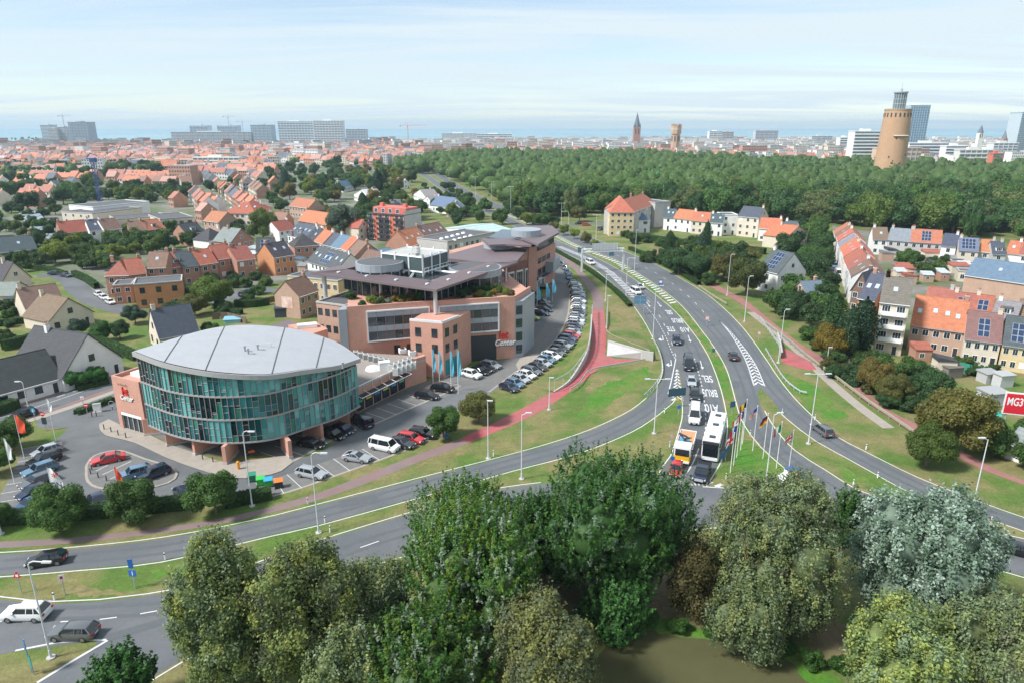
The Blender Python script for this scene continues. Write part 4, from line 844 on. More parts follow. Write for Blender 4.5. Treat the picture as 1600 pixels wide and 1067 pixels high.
# ---- the wood: the nearest trees one by one, the rest as one mass
WOOD = [(600,278),(622,268),(660,258),(700,250),(760,246),(900,246),(1010,247),(1130,257),(1230,261),(1320,263),(1410,267),(1520,270),(1680,268),(1690,396),(1600,387),(1500,370),(1400,367),(1310,353),(1260,352),(1190,345),(1060,338),(1030,330),(940,334),(880,346),(815,332),(745,300),(690,276),(650,272)]
WG = [tuple(G(*p)) for p in WOOD]
r = random.Random(77); cand = []
x0,x1 = min(p[0] for p in WG),max(p[0] for p in WG); y0,y1 = min(p[1] for p in WG),max(p[1] for p in WG)
yy = y0
while yy < y1:
    st = 10.5 if yy < 520 else 12.5; xx = x0
    while xx < x1:
        p = (xx+r.uniform(-.5,.5)*st, yy+r.uniform(-.75,.75)*st); xx += st*r.uniform(.8,1.2)
        if inside(p,WG) and p[0] < p[1]*0.82+20: cand.append(p)
    yy += st
cand.sort(key=lambda p: p[1]-0.12*abs(p[0]))
WC = [(0.081,0.173,0.039),(0.063,0.144,0.037),(0.100,0.198,0.041),(0.071,0.161,0.051),(0.128,0.201,0.041),(0.056,0.128,0.037),(0.088,0.173,0.061),(0.146,0.189,0.067)]
edge=[]
for i,p in enumerate(cand[:270]):
    c = r.choice(WC); s = r.uniform(4.6,9.6)
    edge.append(tree(0,0,s,c,{0:'broad mid-green',1:'dark green',2:'fresh green',3:'deep green',4:'yellowish green',5:'very dark',6:'bluish green',7:'grey-olive'}[WC.index(c)]+' tree at the near edge of the park wood',h=r.uniform(11,20.5),name='woodland_tree',group='trees at the near edge of the park wood',world=p))
rank(edge)
def mass(name, pts, label, smin, smax, hmin, hmax, nleaf, lsize, seed):
    rr = np.random.default_rng(seed); PP=[];QQ=[];TT=[];CO=[]
    base = [crown_pts(500+k, nleaf, lobes=7, rz=.9) for k in range(5)]; low_ = [crown_pts(520+k, nleaf//3, lobes=6, rz=.9) for k in range(5)]; SZ = []
    for i,p in enumerate(pts):
        P,Q,T,co = (base if p[1] < 560 else low_)[i%5]; SZ.append(np.full(len(P), lsize if p[1] < 560 else lsize*1.5)); s = rr.uniform(smin,smax); h = rr.uniform(hmin,hmax)/1.95; a = rr.uniform(0,6.28); ca,sa = math.cos(a),math.sin(a)
        X = np.stack([(P[:,0]*ca-P[:,1]*sa)*s+p[0], (P[:,0]*sa+P[:,1]*ca)*s+p[1], P[:,2]*h],1); PP.append(X); QQ.append(np.stack([Q[:,0]*ca-Q[:,1]*sa,Q[:,0]*sa+Q[:,1]*ca,Q[:,2]],1))
        hue = np.array([rr.uniform(.7,1.75),rr.uniform(.85,1.3),rr.uniform(.7,1.5)])*rr.uniform(.62,1.38); TT.append(T[:,None]*hue); CO.append(((p[0],p[1],h*1.0),(s*.70,s*.70,h*.66)))
    me = leafmesh(name, np.vstack(PP), np.concatenate(SZ), seed, np.vstack(QQ), np.vstack(TT), CO)
    o = place(me, name, color=(0.092,0.180,0.044)); return tag(o,label,None,None,'stuff')
rest = cand[270:]; mass('park_wood', rest, 'dense green park wood filling the right middle distance', 4.5,11.0,9,20,135,1.8,9)
# far tree clumps in the town
far = []
for (cx_,cy_,wx,wy,n) in [(215,224,75,3,60),(330,222,90,2,40),(60,219,40,2,25),(110,270,160,6,70),(620,240,60,8,60),(470,250,90,8,40),(30,278,50,8,30),(560,250,60,10,30),(1255,243,50,4,25),(1100,244,80,4,20),(830,238,90,4,20),(640,262,40,10,25)]:
    for _ in range(n):
        q = G(r.gauss(cx_,wx/2), cy_+r.uniform(-wy,wy)); far.append((q.x,q.y))
mass('town_trees', far, 'scattered green trees rising between the far town roofs', 4,8,8,13,80,1.8,12)
# ---- hedges
def hedge(pix, w_, h_, label, col=(0.045,0.10,0.025), dens=45, world=None):
    pl = gl(pix,0,1.5); T = plen(pl); rr = np.random.default_rng(abs(int(pix[0][0]))+7); n = int(T*(w_+2*h_)*dens/2); n = min(n,22000); P=np.zeros((n,3)); Q=np.zeros((n,3))
    c0 = pl[0]
    for i in range(n):
        p,t = along(pl, rr.random()*T); nn = Vector((-t.y,t.x)); k = rr.random()*(w_+2*h_); b = rr.normal()*.05
        if k < w_: off=k-w_/2; z=h_+b; q=(0,0,1)
        else: sd = 1 if rr.random()<.5 else -1; off=sd*(w_/2+b); z=rr.random()*h_; q=(nn.x*sd,nn.y*sd,.3)
        P[i]=(p.x+nn.x*off-c0.x,p.y+nn.y*off-c0.y,z); Q[i]=q
    o = thing('hedge', label, 'hedge', (c0.x,c0.y,0)); place(leafmesh('foliage',P,.32,5,Q),'foliage',o,color=col)
    pl2=[p-c0 for p in pl]; me = kerb(pl2,-w_/2+.05,w_/2-.05,h_-.05).mesh('foliage_body',leaf_m); at=me.attributes.new('tint','FLOAT_COLOR','POINT'); at.data.foreach_set('color',[.9,.9,.9,1]*len(me.vertices)); place(me,'hedge_body',o,color=col)
for pix,w_,h_,lab in [
 ([(866,392),(905,414),(940,438),(968,462),(985,480)],1.3,1.0,'low clipped hedge between cycle path and carriageway'),
 ([(984,390),(1020,406),(1060,427),(1092,446)],1.6,1.2,'clipped hedge on the far side of the carriageway'),
 ([(-20,818),(60,812),(140,806),(230,798),(300,790)],2.0,1.5,'long dark hedge in front of the left car park'),
 ([(352,790),(400,781),(425,776)],1.8,1.4,'short dark hedge below the colourful bins'),
 ([(945,364),(985,372),(1030,378),(1080,385)],2.4,2.4,'tall clipped hedge in front of the blue-roofed villa'),
 ([(1104,384),(1150,392),(1195,398)],2.6,2.4,'tall clipped hedge behind the white terrace'),
 ([(-20,512),(30,506),(72,499)],1.2,1.6,'hedge around the lawn at the left edge'),([(5,548),(35,541),(62,534)],1.5,2.4,'dark brown hedge block behind the white villa'),
 ([(152,537),(185,550),(214,563)],1.5,2.0,'long hedge from villa gable to the glass building'),([(120,610),(145,604),(170,598)],1.4,1.0,'low hedge in front of the villa drive'),
 ([(-20,652),(10,643),(26,636)],2.0,1.8,'hedge at the villa garage by the left edge'),([(119,648),(150,636),(177,626)],1.2,.9,'low hedge between street and forecourt'),
 ([(40,420),(75,424),(104,432)],1.4,1.6,'hedge along the close'),([(116,432),(135,440),(152,452)],1.5,2.0,'curved hedge at the corner of the close'),
 ([(335,492),(360,490),(378,492)],1.3,1.4,'hedge by the little pool'),([(368,480),(395,480),(420,476)],1.5,2.0,'hedge beside the rear car park')]:
    hedge(pix,w_,h_,lab)
# ---- foreground trees around the pond
def big(base, top, halfw, kind, label, n, lsize, seed, name, lobes=14, hues=None, col=(1,1,1), lean=0.0, trunks=1, dead=0, depth=1.0, low=.12):
    p = G(*base); h = topz(base, top)-(1.0 if kind=='shoot' else .4); W = halfw*mpp(p, h*.6)*.86; rr = np.random.default_rng(seed); rp = random.Random(seed)
    o = thing(name, label, 'tree', (p.x,p.y,0)); P=[];Q=[];T=[]; cores=[]; br=[]
    for k in range(lobes):
        t = (k+.5)/lobes; z = h*(low+.05+(.90-low)*t); prof = math.sin(math.pi*(t*.66+.17))**.8
        a = k*2.4+rp.uniform(-.5,.5); d = W*prof*rp.uniform(.45,.72)*(1 if k<lobes-1 else .2); lr = W*prof*rp.uniform(.36,.52)+.5
        c = np.array([d*math.cos(a)+lean*z, d*math.sin(a)*depth, min(z,h-lr*.8)]); br.append(c); cores.append((c,(lr*(.50 if kind=='shoot' else .62),)*3))  # inner shells added, sized to brighten the gaps between leaves
        m = n//lobes
        if kind == 'shoot':
            ns = m//30; dd = rr.normal(size=(ns,3)); dd /= np.linalg.norm(dd,axis=1,keepdims=True); st = c+dd*lr*(.62+.30*rr.random((ns,1)))
            dr = dd*.55+np.array([0.05,0,1.0])+rr.normal(size=(ns,3))*.15; dr /= np.linalg.norm(dr,axis=1,keepdims=True); ln = rr.uniform(.9,2.0,(ns,1))
            tt = rr.random((ns,30)); off = rr.normal(size=(ns,30,3))*.14*(1.15-.8*tt)[...,None]
            X = (st[:,None,:]+dr[:,None,:]*(ln*tt)[...,None]+off).reshape(-1,3); P.append(X); Q.append(np.repeat(dd,30,axis=0))
            hu = np.array(hues)[rr.choice(len(hues),ns,p=[.5,.3,.2] if len(hues)==3 else None)]; TT = np.repeat(hu,30,axis=0)*rr.uniform(.6,1.4,(ns*30,1)); T.append(TT)
        else:
            nc = max(1,m//40); dd = rr.normal(size=(nc,3)); dd /= np.linalg.norm(dd,axis=1,keepdims=True); st = c+dd*lr*(.80+.27*rr.random((nc,1)))*np.array([1,1,1.05])
            off = rr.normal(size=(nc,40,3))*np.array([.24,.24,.40]); off[...,2] -= np.abs(off[...,0])*.3
            X = (st[:,None,:]+off).reshape(-1,3); P.append(X); Q.append(np.repeat(dd,40,axis=0))
            hu = np.array(hues)[rr.choice(len(hues),nc)]; T.append(np.repeat(hu,40,axis=0)*rr.uniform(.6,1.4,(nc*40,1)))
    P=np.vstack(P); P[:,2]=np.maximum(P[:,2],.15)
    place(leafmesh('crown',P,lsize,seed,np.vstack(Q)*1.0,np.vstack(T)*1.0,cores,aspect=.6),'crown',o,color=col)
    mb = MB()
    for q in range(trunks):
        ox = (q-(trunks-1)/2)*1.6; mb.tube([(ox,0,0),(ox*.8+lean*h*.3,.1,h*.35),(lean*h*.7,0,h*.8)],[.28,.2,.06],7)
    for c in br: mb.tube([(lean*c[2]*.5,0,c[2]*.45),tuple(c*.6+np.array([0,0,c[2]*.15])),tuple(c)],[.10,.07,.03],5)
    mb.build('trunk', bark, o)
    for k in range(dead):
        a = rp.uniform(0,6.28); q = np.array([W*.75*math.cos(a),-W*.65,h*rp.uniform(.45,.7)]); mb = MB(); s_ = q*.55+np.array([0,0,q[2]*.1]); mb.tube([tuple(s_),tuple(q*.9),tuple(q+np.array([rp.uniform(-.5,.5),-.2,1.6]))],[.09,.06,.02],5)
        for j in range(4): e = s_+(q-s_)*rp.uniform(.3,1); mb.tube([tuple(e),tuple(e+np.array([rp.uniform(-.8,.8),rp.uniform(-.4,.1),rp.uniform(.4,1.2)]))],[.04,.012],4)
        mb.build('bare_branch', mat('bare_wood',(0.34,0.24,0.11),0.9,.15,2), o)
    return o
POP = [(.060,.155,.022),(.125,.210,.024),(.24,.32,.20)]; POPD=[(.045,.130,.022),(.072,.165,.024),(.16,.25,.14)]
WIL = [(.245,.310,.095),(.165,.225,.072),(.320,.355,.085),(.120,.180,.075),(.225,.300,.160)]; WILO=[(.225,.280,.110),(.160,.215,.080),(.285,.315,.110),(.125,.180,.085),(.220,.285,.160)]
SIL = [(.25,.34,.25),(.14,.21,.14),(.36,.45,.36),(.11,.17,.11)]; BRT=[(.055,.16,.03),(.07,.19,.04),(.05,.13,.03)]
F = 'poplar_tree'
big((730,905),762,122,'shoot','dark green poplar with silvery shoots nearest the roundabout road',70200,.27,1,F,16,POP)
big((955,925),722,140,'shoot','tallest deep green poplar in the middle of the foreground',86400,.27,2,F,20,POPD)
big((850,905),775,78,'shoot','dark green poplar filling the gap between the two tallest',40500,.27,8,F,12,POPD)
big((745,1000),800,118,'shoot','fresh green poplar in front of the dark one at centre left',75600,.27,3,F,16,POP)
big((668,1110),968,110,'shoot','low silvery poplar at the bottom edge of the picture',56700,.26,4,F,12,POP)
big((962,985),905,58,'shoot','small bright green poplar at the edge of the pond',24300,.30,5,F,8,BRT,low=.02)
big((1312,870),765,26,'shoot','slender young poplar right of the big willow',9450,.30,6,F,7,POPD)
big((202,1120),1025,52,'shoot','bright green tree top at the bottom left',14850,.34,7,'lime_tree',8,BRT)
W_ = 'willow_tree'
big((365,1085),838,78,'clump','tall grey-green willow at the left of the foreground',62400,.26,11,W_,16,WIL,trunks=1)
big((485,1075),868,100,'clump','broad willow with two brown trunks in the left foreground',72000,.26,12,W_,18,WIL[:3]+[(.09,.115,.055)],trunks=2,dead=2)
big((590,1010),880,66,'clump','dull olive willow between the road and the poplars',36000,.26,13,W_,12,WILO)
big((545,1120),985,60,'clump','grey-olive willow bush at the bottom left of centre',28800,.26,17,W_,10,WILO)
big((850,1115),950,92,'clump','yellowing willow with bare orange branches beside the pond',48000,.26,14,W_,13,[(.21,.22,.06),(.16,.175,.07),(.12,.15,.075)],dead=4)
big((1195,965),752,112,'clump','big olive willow leaning over the pond',86400,.26,15,W_,20,WILO+[(.15,.165,.09)],dead=2)
big((1170,1010),900,72,'clump','lower drooping willow limb mass touching the pond',36000,.26,18,W_,10,WILO)
big((1085,965),850,48,'clump','thin brown-green tree in the shade of the big willow',16800,.26,16,W_,9,[(.10,.095,.03),(.13,.11,.035)])
big((1425,985),776,112,'clump','silver-leaved white poplar on the right of the foreground',79200,.30,21,'white_poplar_tree',18,SIL)
big((1400,1120),965,95,'clump','pale olive willow at the bottom right with yellow twigs',50400,.26,22,W_,13,WIL,dead=3)
big((1540,1110),945,92,'clump','grey-olive willow filling the bottom right corner',50400,.26,23,W_,13,WILO+[(.17,.185,.10)],dead=1)
big((1640,1040),900,60,'clump','olive willow cut by the right edge',19200,.26,24,W_,9,WILO)
BB = []
for x,y,s in [(1225,1018,1.2),(1265,1040,1.3),(1060,985,1.1),(1115,990,1.3),(1010,975,1.2),(1190,1005,1.1),(1310,1045,1.2)]:
    BB.append(tree(0,0,s,(0.05,0.13,0.02),'low bright green bush on the bank of the pond',name='bank_bush',cat='bush',group='bushes on the pond bank',shrub=True,world=G(x,y)))
rank(BB)
# ------------------------------------------------------------------ the glass office building
def wb(mb, name, mats, parent, color=None, smooth=None):
    L0 = parent.location; mb.v = [(x-L0.x,y-L0.y,z-L0.z) for x,y,z in mb.v]
    return mb.build(name, mats, parent, smooth, color)
def pw(me, name, parent, p, z, rz, sc, color=None): return place(me, name, parent, (p[0]-parent.location.x, p[1]-parent.location.y, z-parent.location.z), rz, sc, color)
def sign(parent, txt, p, z, rz, size, m, name='sign_lettering', ext=0.06, shear=0.0, sx=1.0, font_off=0.01):
    cu = bpy.data.curves.new(name,'FONT'); cu.body = txt; cu.size = size; cu.extrude = ext; cu.offset = font_off; cu.shear = shear; cu.align_x = 'CENTER'; cu.materials.append(m)
    o = textobj(cu, name); C.objects.link(o); o.parent = parent; o.location = (p[0]-parent.location.x,p[1]-parent.location.y,z-parent.location.z); o.rotation_euler = (math.pi/2,0,rz); o.scale = (sx,1,1); return o
red_m = mat('red_sign', (0.62,0.02,0.02), 0.4, 0.03); wsign = mat('white_sign', (0.82,0.82,0.80), 0.4, 0.03)
BR1 = (0.52,0.275,0.205)
pane_m = mat('tinted_glass', None, 0.05, 0.10, 0.25, obj=True, spec=0.6)
mull_m = mat('mullion', (0.33,0.32,0.31), 0.5, 0.05)
white_roof = mat('white_membrane', (0.36,0.37,0.385), 0.7, 0.07, 0.4, fine=0.04)
FB = [(-57.4,99.1),(-51.2,95.1),(-45.4,93.1),(-40.5,92.9),(-36.0,94.2),(-32.2,97.9),(-28.2,102.1),(-25.7,106.9)]
fr = spline(FB, 0.5); FT = plen(fr)
def ztop(x): t = (x+57.4)/31.7; return 14.5+0.0*t-0.4*t-3.4*t*t
gb = thing('glass_office_building','lens-shaped office building with teal glass front, white roof and brick piers','office building',(-42,100,0))
NC = 46; prng = random.Random(5)
def wall_at(d, out=0.0):
    p,t = along(fr, d); n = Vector((t.y,-t.x)); return p+n*out, t
lights = [(0.10,0.35,0.34),(0.15,0.43,0.41),(0.055,0.25,0.25),(0.025,0.14,0.15),(0.012,0.07,0.075),(0.005,0.018,0.022),(0.035,0.20,0.14)]  # pane tints, pale teal to near black
frame = MB()
def bar(mb, p, q, z0, z1, w_=0.07, out=0.06):
    pass
FLZ = [3.0,6.7,10.35,99]
for i in range(NC):
    d0 = FT*i/NC; d1 = FT*(i+1)/NC
    if i % 3 == 1: d1m = d0+(d1-d0)
    p0,t0 = wall_at(d0); p1,_ = wall_at(d1); rz = math.atan2(p1.y-p0.y,p1.x-p0.x); wd = (p1-p0).length; zt_ = ztop((p0.x+p1.x)/2)-0.15
    ca,sa = math.cos(rz),math.sin(rz); nx,ny = sa,-ca
    for f in range(3):
        za = FLZ[f]+0.12; zb = min(FLZ[f+1]-0.12, zt_)
        if zb-za < 0.4: continue
        pane_tone = mnoise.noise(Vector((i*0.21, f*1.7, 3.1)))*1.3+prng.uniform(-.22,.22)
        k = prng.choice((1,2,2,3,3)); cuts = sorted([za,zb]+[za+(zb-za)*prng.choice((.22,.3,.5,.62,.78)) for _ in range(k-1)])
        for a_,b_ in zip(cuts[:-1],cuts[1:]):
            if b_-a_ < .15: continue
            ci = prng.choice((0,0,1,2) if pane_tone > .12 else ((2,3,3,4,6) if pane_tone > -.15 else (4,5,5,3,6)))
            mb = MB(); mb.add([(0.05,0.02,a_+.03),(wd-.05,0.02,a_+.03),(wd-.05,0.02,b_-.03),(0.05,0.02,b_-.03)],[(0,1,2,3)])
            tl = prng.uniform(-.035,.035); me = mb.mesh('glass_pane', pane_m); o = place(me,'glass_pane',gb,(p0.x-gb.location.x,p0.y-gb.location.y,0),rz+tl,None,lights[ci])
            frame.obox(((p0.x+p1.x)/2,(p0.y+p1.y)/2,b_),(wd,.10,.055),rz)
    frame.obox((p0.x+nx*.05,p0.y+ny*.05,(3+zt_)/2),(.055,.16,zt_-3),rz)
for f in (3.0,6.7,10.35):
    pl = [wall_at(FT*k/90)[0] for k in range(91) if ztop(wall_at(FT*k/90)[0].x) > f+.4]; kerb(pl,-.14,.1,.24,frame,f-.12)
wb(frame,'facade_frame',mull_m,gb)
back = spline([(-25.7,106.9),(-31.5,112.5),(-40.5,115.5),(-50.2,112.6),(-57.4,99.1)],1.0)
loop = [wall_at(FT*k/40)[0] for k in range(41)]+back[1:-1]
mb = MB(); mb.prism([(p.x,p.y) for p in [wall_at(FT*k/40,-.25)[0] for k in range(41)]+[q for q in back[1:-1]]], 3.05, [ztop(p.x)-.1 for p in loop]); wb(mb,'inner_volume',mat('interior_dark',(0.03,0.05,0.05),.8,.05),gb)
cx_,cy_ = -41.5,104.0
def grow(p,k): v = Vector((p.x-cx_,p.y-cy_)); return Vector((p.x,p.y))+v.normalized()*k
eav = [grow(p,0.65) for p in loop]
mb = MB(); mb.prism([(p.x,p.y) for p in eav],[ztop(p.x)+.05 for p in loop],[ztop(p.x)+.75 for p in loop]); wb(mb,'roof_fascia',mat('fascia_metal',(0.42,0.41,0.41),.45,.06,metal=.2),gb)
fro = [grow(p,.35) for p in loop[:41]]; BT = plen(back); bak = [grow(along(back[::-1],BT*k/40)[0],.35) for k in range(41)]
def rz_(p): return ztop(p.x)+.86
mb = MB(); n_ = 6
for k in range(41):
    for j in range(n_+1):
        q = fro[k].lerp(bak[k],j/n_); za = rz_(fro[k])*(1-j/n_)+rz_(bak[k])*j/n_; mb.v.append((q.x,q.y,za+.15*math.sin(math.pi*j/n_)*math.sin(math.pi*k/40)))
for k in range(40):
    for j in range(n_): a_ = k*(n_+1)+j; mb.f.append((a_,a_+n_+1,a_+n_+2,a_+1)); mb.m.append(0)
rpts = list(mb.v); rf_ = wb(mb,'roof',white_roof,gb)
for k in (8,15,24,31):
    mb = MB(); mb.tube([(rpts[k*(n_+1)+j][0],rpts[k*(n_+1)+j][1],rpts[k*(n_+1)+j][2]+.03) for j in range(n_+1)],.075,6); wb(mb,'roof_seam',mat('seam_grey',(.12,.12,.125),.7),gb)
for k,(px,py) in enumerate(((383,550),(388,553),(403,546),(534,551))):
    q = G(px,py,14.3); mb = MB(); mb.cyl(q.x,q.y,ztop(q.x)+.8,ztop(q.x)+1.7,.16,n=8); mb.cyl(q.x,q.y,ztop(q.x)+1.7,ztop(q.x)+1.85,.26,n=8); wb(mb,'roof_vent',grey_m,gb)
q = G(415,541,14.3); mb = MB(); z_ = ztop(q.x)+.9; mb.tube([(q.x-1,q.y,z_),(q.x-1,q.y,z_+.6),(q.x+.8,q.y+.3,z_+.6),(q.x+.8,q.y+.3,z_)],.05,5); wb(mb,'hatch_rail',steel_m,gb)
for px,py in ((227,680),(261,697),(304,711),(352,726),(455,716),(505,688),(547,664)):                 # brick piers
    p = G(px,py); c_ = Vector((-42,106)); d_ = (c_-p).normalized(); mb = MB(); q = p+d_*2.1; mb.obox((q.x,q.y,1.49),(4.2,.55,2.98),math.atan2(d_.y,d_.x)); pr_ = wb(mb,'brick_pier',brick_m,gb,BR1)
    mb = MB(); mb.obox((q.x-d_.x*.02,q.y-d_.y*.02,.2),(4.36,.68,.4),math.atan2(d_.y,d_.x)); L0=gb.location; mb.v=[(x-L0.x,y-L0.y,z) for x,y,z in mb.v]; mb.build('pier_footing',concrete,pr_)
mb = MB(); mb.prism([(-56,103.5),(-50,101),(-44,100),(-38,101),(-33,104),(-29,108),(-40,114),(-50,112)],0,2.99); wb(mb,'ground_floor_core',mat('shopfront_dark',(0.035,0.04,0.042),.25,.1),gb)
mb = MB(); mb.prism([(p.x,p.y) for p in loop],2.9,3.04); wb(mb,'soffit',grey_m,gb)
a_,b_ = Vector((-65.5,104.7)),Vector((-59.4,101.6)); dv = (b_-a_).normalized(); nv = Vector((-dv.y,dv.x)); rz = math.atan2(dv.y,dv.x)   # brick entrance wing with the sign
mb = MB(); P4 = [a_,b_,b_+nv*8,a_+nv*8]; mb.prism([tuple(p) for p in P4],3.2,8.7); 
for s_,e_ in ((0,.9),((b_-a_).length-.9,(b_-a_).length)): mb.prism([tuple(a_+dv*s_),tuple(a_+dv*e_),tuple(a_+dv*e_+nv*8),tuple(a_+dv*s_+nv*8)],0,3.2)
for q4 in ((a_,b_,b_+nv*.35,a_+nv*.35),(a_+nv*7.65,b_+nv*7.65,b_+nv*8,a_+nv*8),(a_+nv*.35,a_+dv*.35+nv*.35,a_+dv*.35+nv*7.65,a_+nv*7.65)): mb.prism([tuple(p) for p in q4],8.7,9.3)
wb(mb,'brick_wing',brick_m,gb,BR1)
mb = MB(); w_ = (b_-a_).length; mb.prism([tuple(a_+dv*.9+nv*.3),tuple(b_-dv*.9+nv*.3),tuple(b_-dv*.9+nv*.5),tuple(a_+dv*.9+nv*.5)],0,3.2); wb(mb,'entrance_glazing',glass_m,gb)
for k in range(5): q = a_+dv*(.9+(w_-1.8)*k/4)+nv*.22; mb = MB(); mb.obox((q.x,q.y,1.6),(.12,.12,3.2),rz); wb(mb,'glazing_post',steel_m,gb)
q = a_+dv*w_*.5+nv*.15; mb = MB(); mb.obox((q.x,q.y,2.85),(w_-1.8,.3,.5),rz); wb(mb,'entrance_fascia',white_m,gb)
q = a_+dv*3.0-nv*.1; sign(gb,'Jet',(q.x,q.y),6.55,rz,1.75,red_m,sx=.8,font_off=.05,shear=.12); q2 = a_+dv*3.2-nv*.1; sign(gb,'Center',(q2.x,q2.y),5.55,rz,1.25,wsign,shear=.3,sx=.85)
q = a_+dv*3.2-nv*.045; sign(gb,'Center',(q.x+.08,q.y),5.48,rz,1.25,mat('shadow_and_letter_blue',(0.03,0.05,0.12),.5),shear=.3,sx=.85,ext=.02,font_off=.03)  # offset blue copy behind the letters, their shadow put in as colour
for k in range(4):
    q = a_+dv*(1.9+k*.62)-nv*.1; mb = MB(); mb.tube([(q.x,q.y,8.0),(q.x-.2,q.y,8.3+.12*(k%2))],.05,5); wb(mb,'sign_spark',dark_m,gb)
q = a_+dv*3.2+nv*3.5; mb = MB(); mb.obox((q.x,q.y,9.0),(3.6,2.2,.6),rz); wb(mb,'roof_unit',white_m,gb)
# ------------------------------------------------------------------ low shops between the two office buildings
lo = thing('shop_row','low brick shop row with gravel roof and white canopy frame between the offices','shop',(-26,118,0))
S0,S1 = Vector((-27.4,110.6)),Vector((-20.5,122.8)); sv = (S1-S0).normalized(); sn = Vector((-sv.y,sv.x)); srz = math.atan2(sv.y,sv.x)
mb = MB(); mb.prism([tuple(S0),tuple(S1),(-16.9,126.7),(-18.6,129.3),(-33,132),(-41,121),(-38,116)],0,4.3,0,1); wb(mb,'wall',[brick_m,gravel],lo,BR1)
mb = MB()
for q4 in ((S0,S1,S1+sn*.3,S0+sn*.3),(S1,Vector((-16.9,126.7)),Vector((-17.1,127.1)),S1+Vector((-.3,.3)))): mb.prism([tuple(p) for p in q4],4.3,4.65)
wb(mb,'parapet',concrete,lo)
mb = MB(); mb.prism([tuple(S1+sv*.01),(-16.9,126.7),(-17.4,127.3),tuple(S1+sn*.6)],4.6,5.3); wb(mb,'brick_corner',brick_m,lo,BR1)
SL = (S1-S0).length
for k in range(6):
    a_ = S0+sv*(SL*k/6+.15); b_ = S0+sv*(SL*(k+1)/6-.15); mb = MB(); mb.prism([tuple(a_-sn*.06),tuple(b_-sn*.06),tuple(b_-sn*.02),tuple(a_-sn*.02)],.15,2.7); wb(mb,'shop_window',glass_m,lo)
    c_ = [(0.1,.5,.15),(0.8,.6,.05),(.05,.3,.6),(.75,.7,.1),(.1,.4,.7),(.2,.55,.3)][k]; mb = MB(); mb.prism([tuple(a_-sn*.09+sv*.3),tuple(b_-sn*.09-sv*.3),tuple(b_-sn*.065-sv*.3),tuple(a_-sn*.065+sv*.3)],1.7,2.3); wb(mb,'shop_poster',plain,lo,c_)
mb = MB(); mb.prism([tuple(S0-sn*1.7),tuple(S1-sn*1.7),tuple(S1-sn*.02),tuple(S0-sn*.02)],3.0,3.14); wb(mb,'canopy',dark_m,lo)
mb = MB()
for k in range(7):
    p = S0+sv*SL*k/6; mb.tube([(p.x-sn.x*1.65,p.y-sn.y*1.65,3.2),(p.x-sn.x*.1,p.y-sn.y*.1,3.6),(p.x-sn.x*.1,p.y-sn.y*.1,5.0),(p.x-sn.x*.4,p.y-sn.y*.4,5.0)],.06,5)
for o_,z_ in ((-1.66,3.2),(-.4,5.0)): mb.tube([tuple((S0+sn*o_).to_3d()+Vector((0,0,z_))),tuple((S1+sn*o_).to_3d()+Vector((0,0,z_)))],.09,5)
wb(mb,'canopy_frame',white_m,lo)
ac = MB(); ac.box(-.45,-.5,0,.45,.5,1.35,0); ac.cyl(0,0,1.35,1.42,.36,n=10,mi=1); ac.add([(-.38,-.505,.2),(.38,-.505,.2),(.38,-.505,1.2),(-.38,-.505,1.2)],[(0,1,2,3)],1); ACM = ac.mesh('casing',[mat('ac_casing',(0.62,0.62,0.60),.5,.05),mat('ac_grille',(0.20,0.20,0.20),.6)])
def acunit(p,z,rz,label,group): o = tag(place(ACM,'air_conditioner',None,(p.x,p.y,z),rz),label,'air conditioner',group); return o
a_,b_ = G(556,556,4.6),G(604,569,4.6)
for k in range(7): acunit(a_.lerp(b_,k/6),4.3,srz-.9,'%s air conditioner from the left in the straight row on the shop roof'%('first second third fourth fifth sixth seventh'.split()[k]),'straight row of air conditioners')
a_,b_,d_ = G(612,577,4.6),G(640,567,4.6),G(618,583,4.6)-G(612,577,4.6)
for k in range(10): acunit(a_.lerp(b_,(k%5)/4)+d_*(k//5),4.3,srz+.6,'air conditioner in the double row on the shop roof, %s row, %s from the left'%('rear front'.split()[k//5],'first second third fourth fifth'.split()[k%5]),'double row of air conditioners')
for k,(px,py) in enumerate(((629,549),(644,552))):
    q = G(px,py,4.6); mb = MB(); mb.box(-.7,-.7,0,.7,.7,.9); mb.cyl(0,0,.9,1.0,.5,n=12,mi=1); o = mb.mesh('fan',[white_m,dark_m]); tag(place(o,'roof_fan',None,(q.x,q.y,4.3),.4),'white roof fan with dark grille, %s of two by the brick wall'%('left','right')[k],'roof fan','roof fans')
q = G(583,576,4.4); mb = MB(); mb.cyl(0,0,0,.5,1.5,1.2,n=16); mb.cyl(0,0,.5,.8,1.2,.5,n=16); tag(place(mb.mesh('dome',white_m),'roof_dome',None,(q.x,q.y,4.3)),'shallow white dome light on the gravel shop roof','roof light')
q = G(601,577,4.4); mb = MB(); mb.box(-1.0,-.6,0,1.0,.6,1.6); mb.box(-1.05,-.65,1.6,1.05,.65,1.68); tag(place(mb.mesh('box',white_m),'roof_plant_box',None,(q.x,q.y,4.3),.3),'white plant box beside the dome light on the shop roof','plant box')
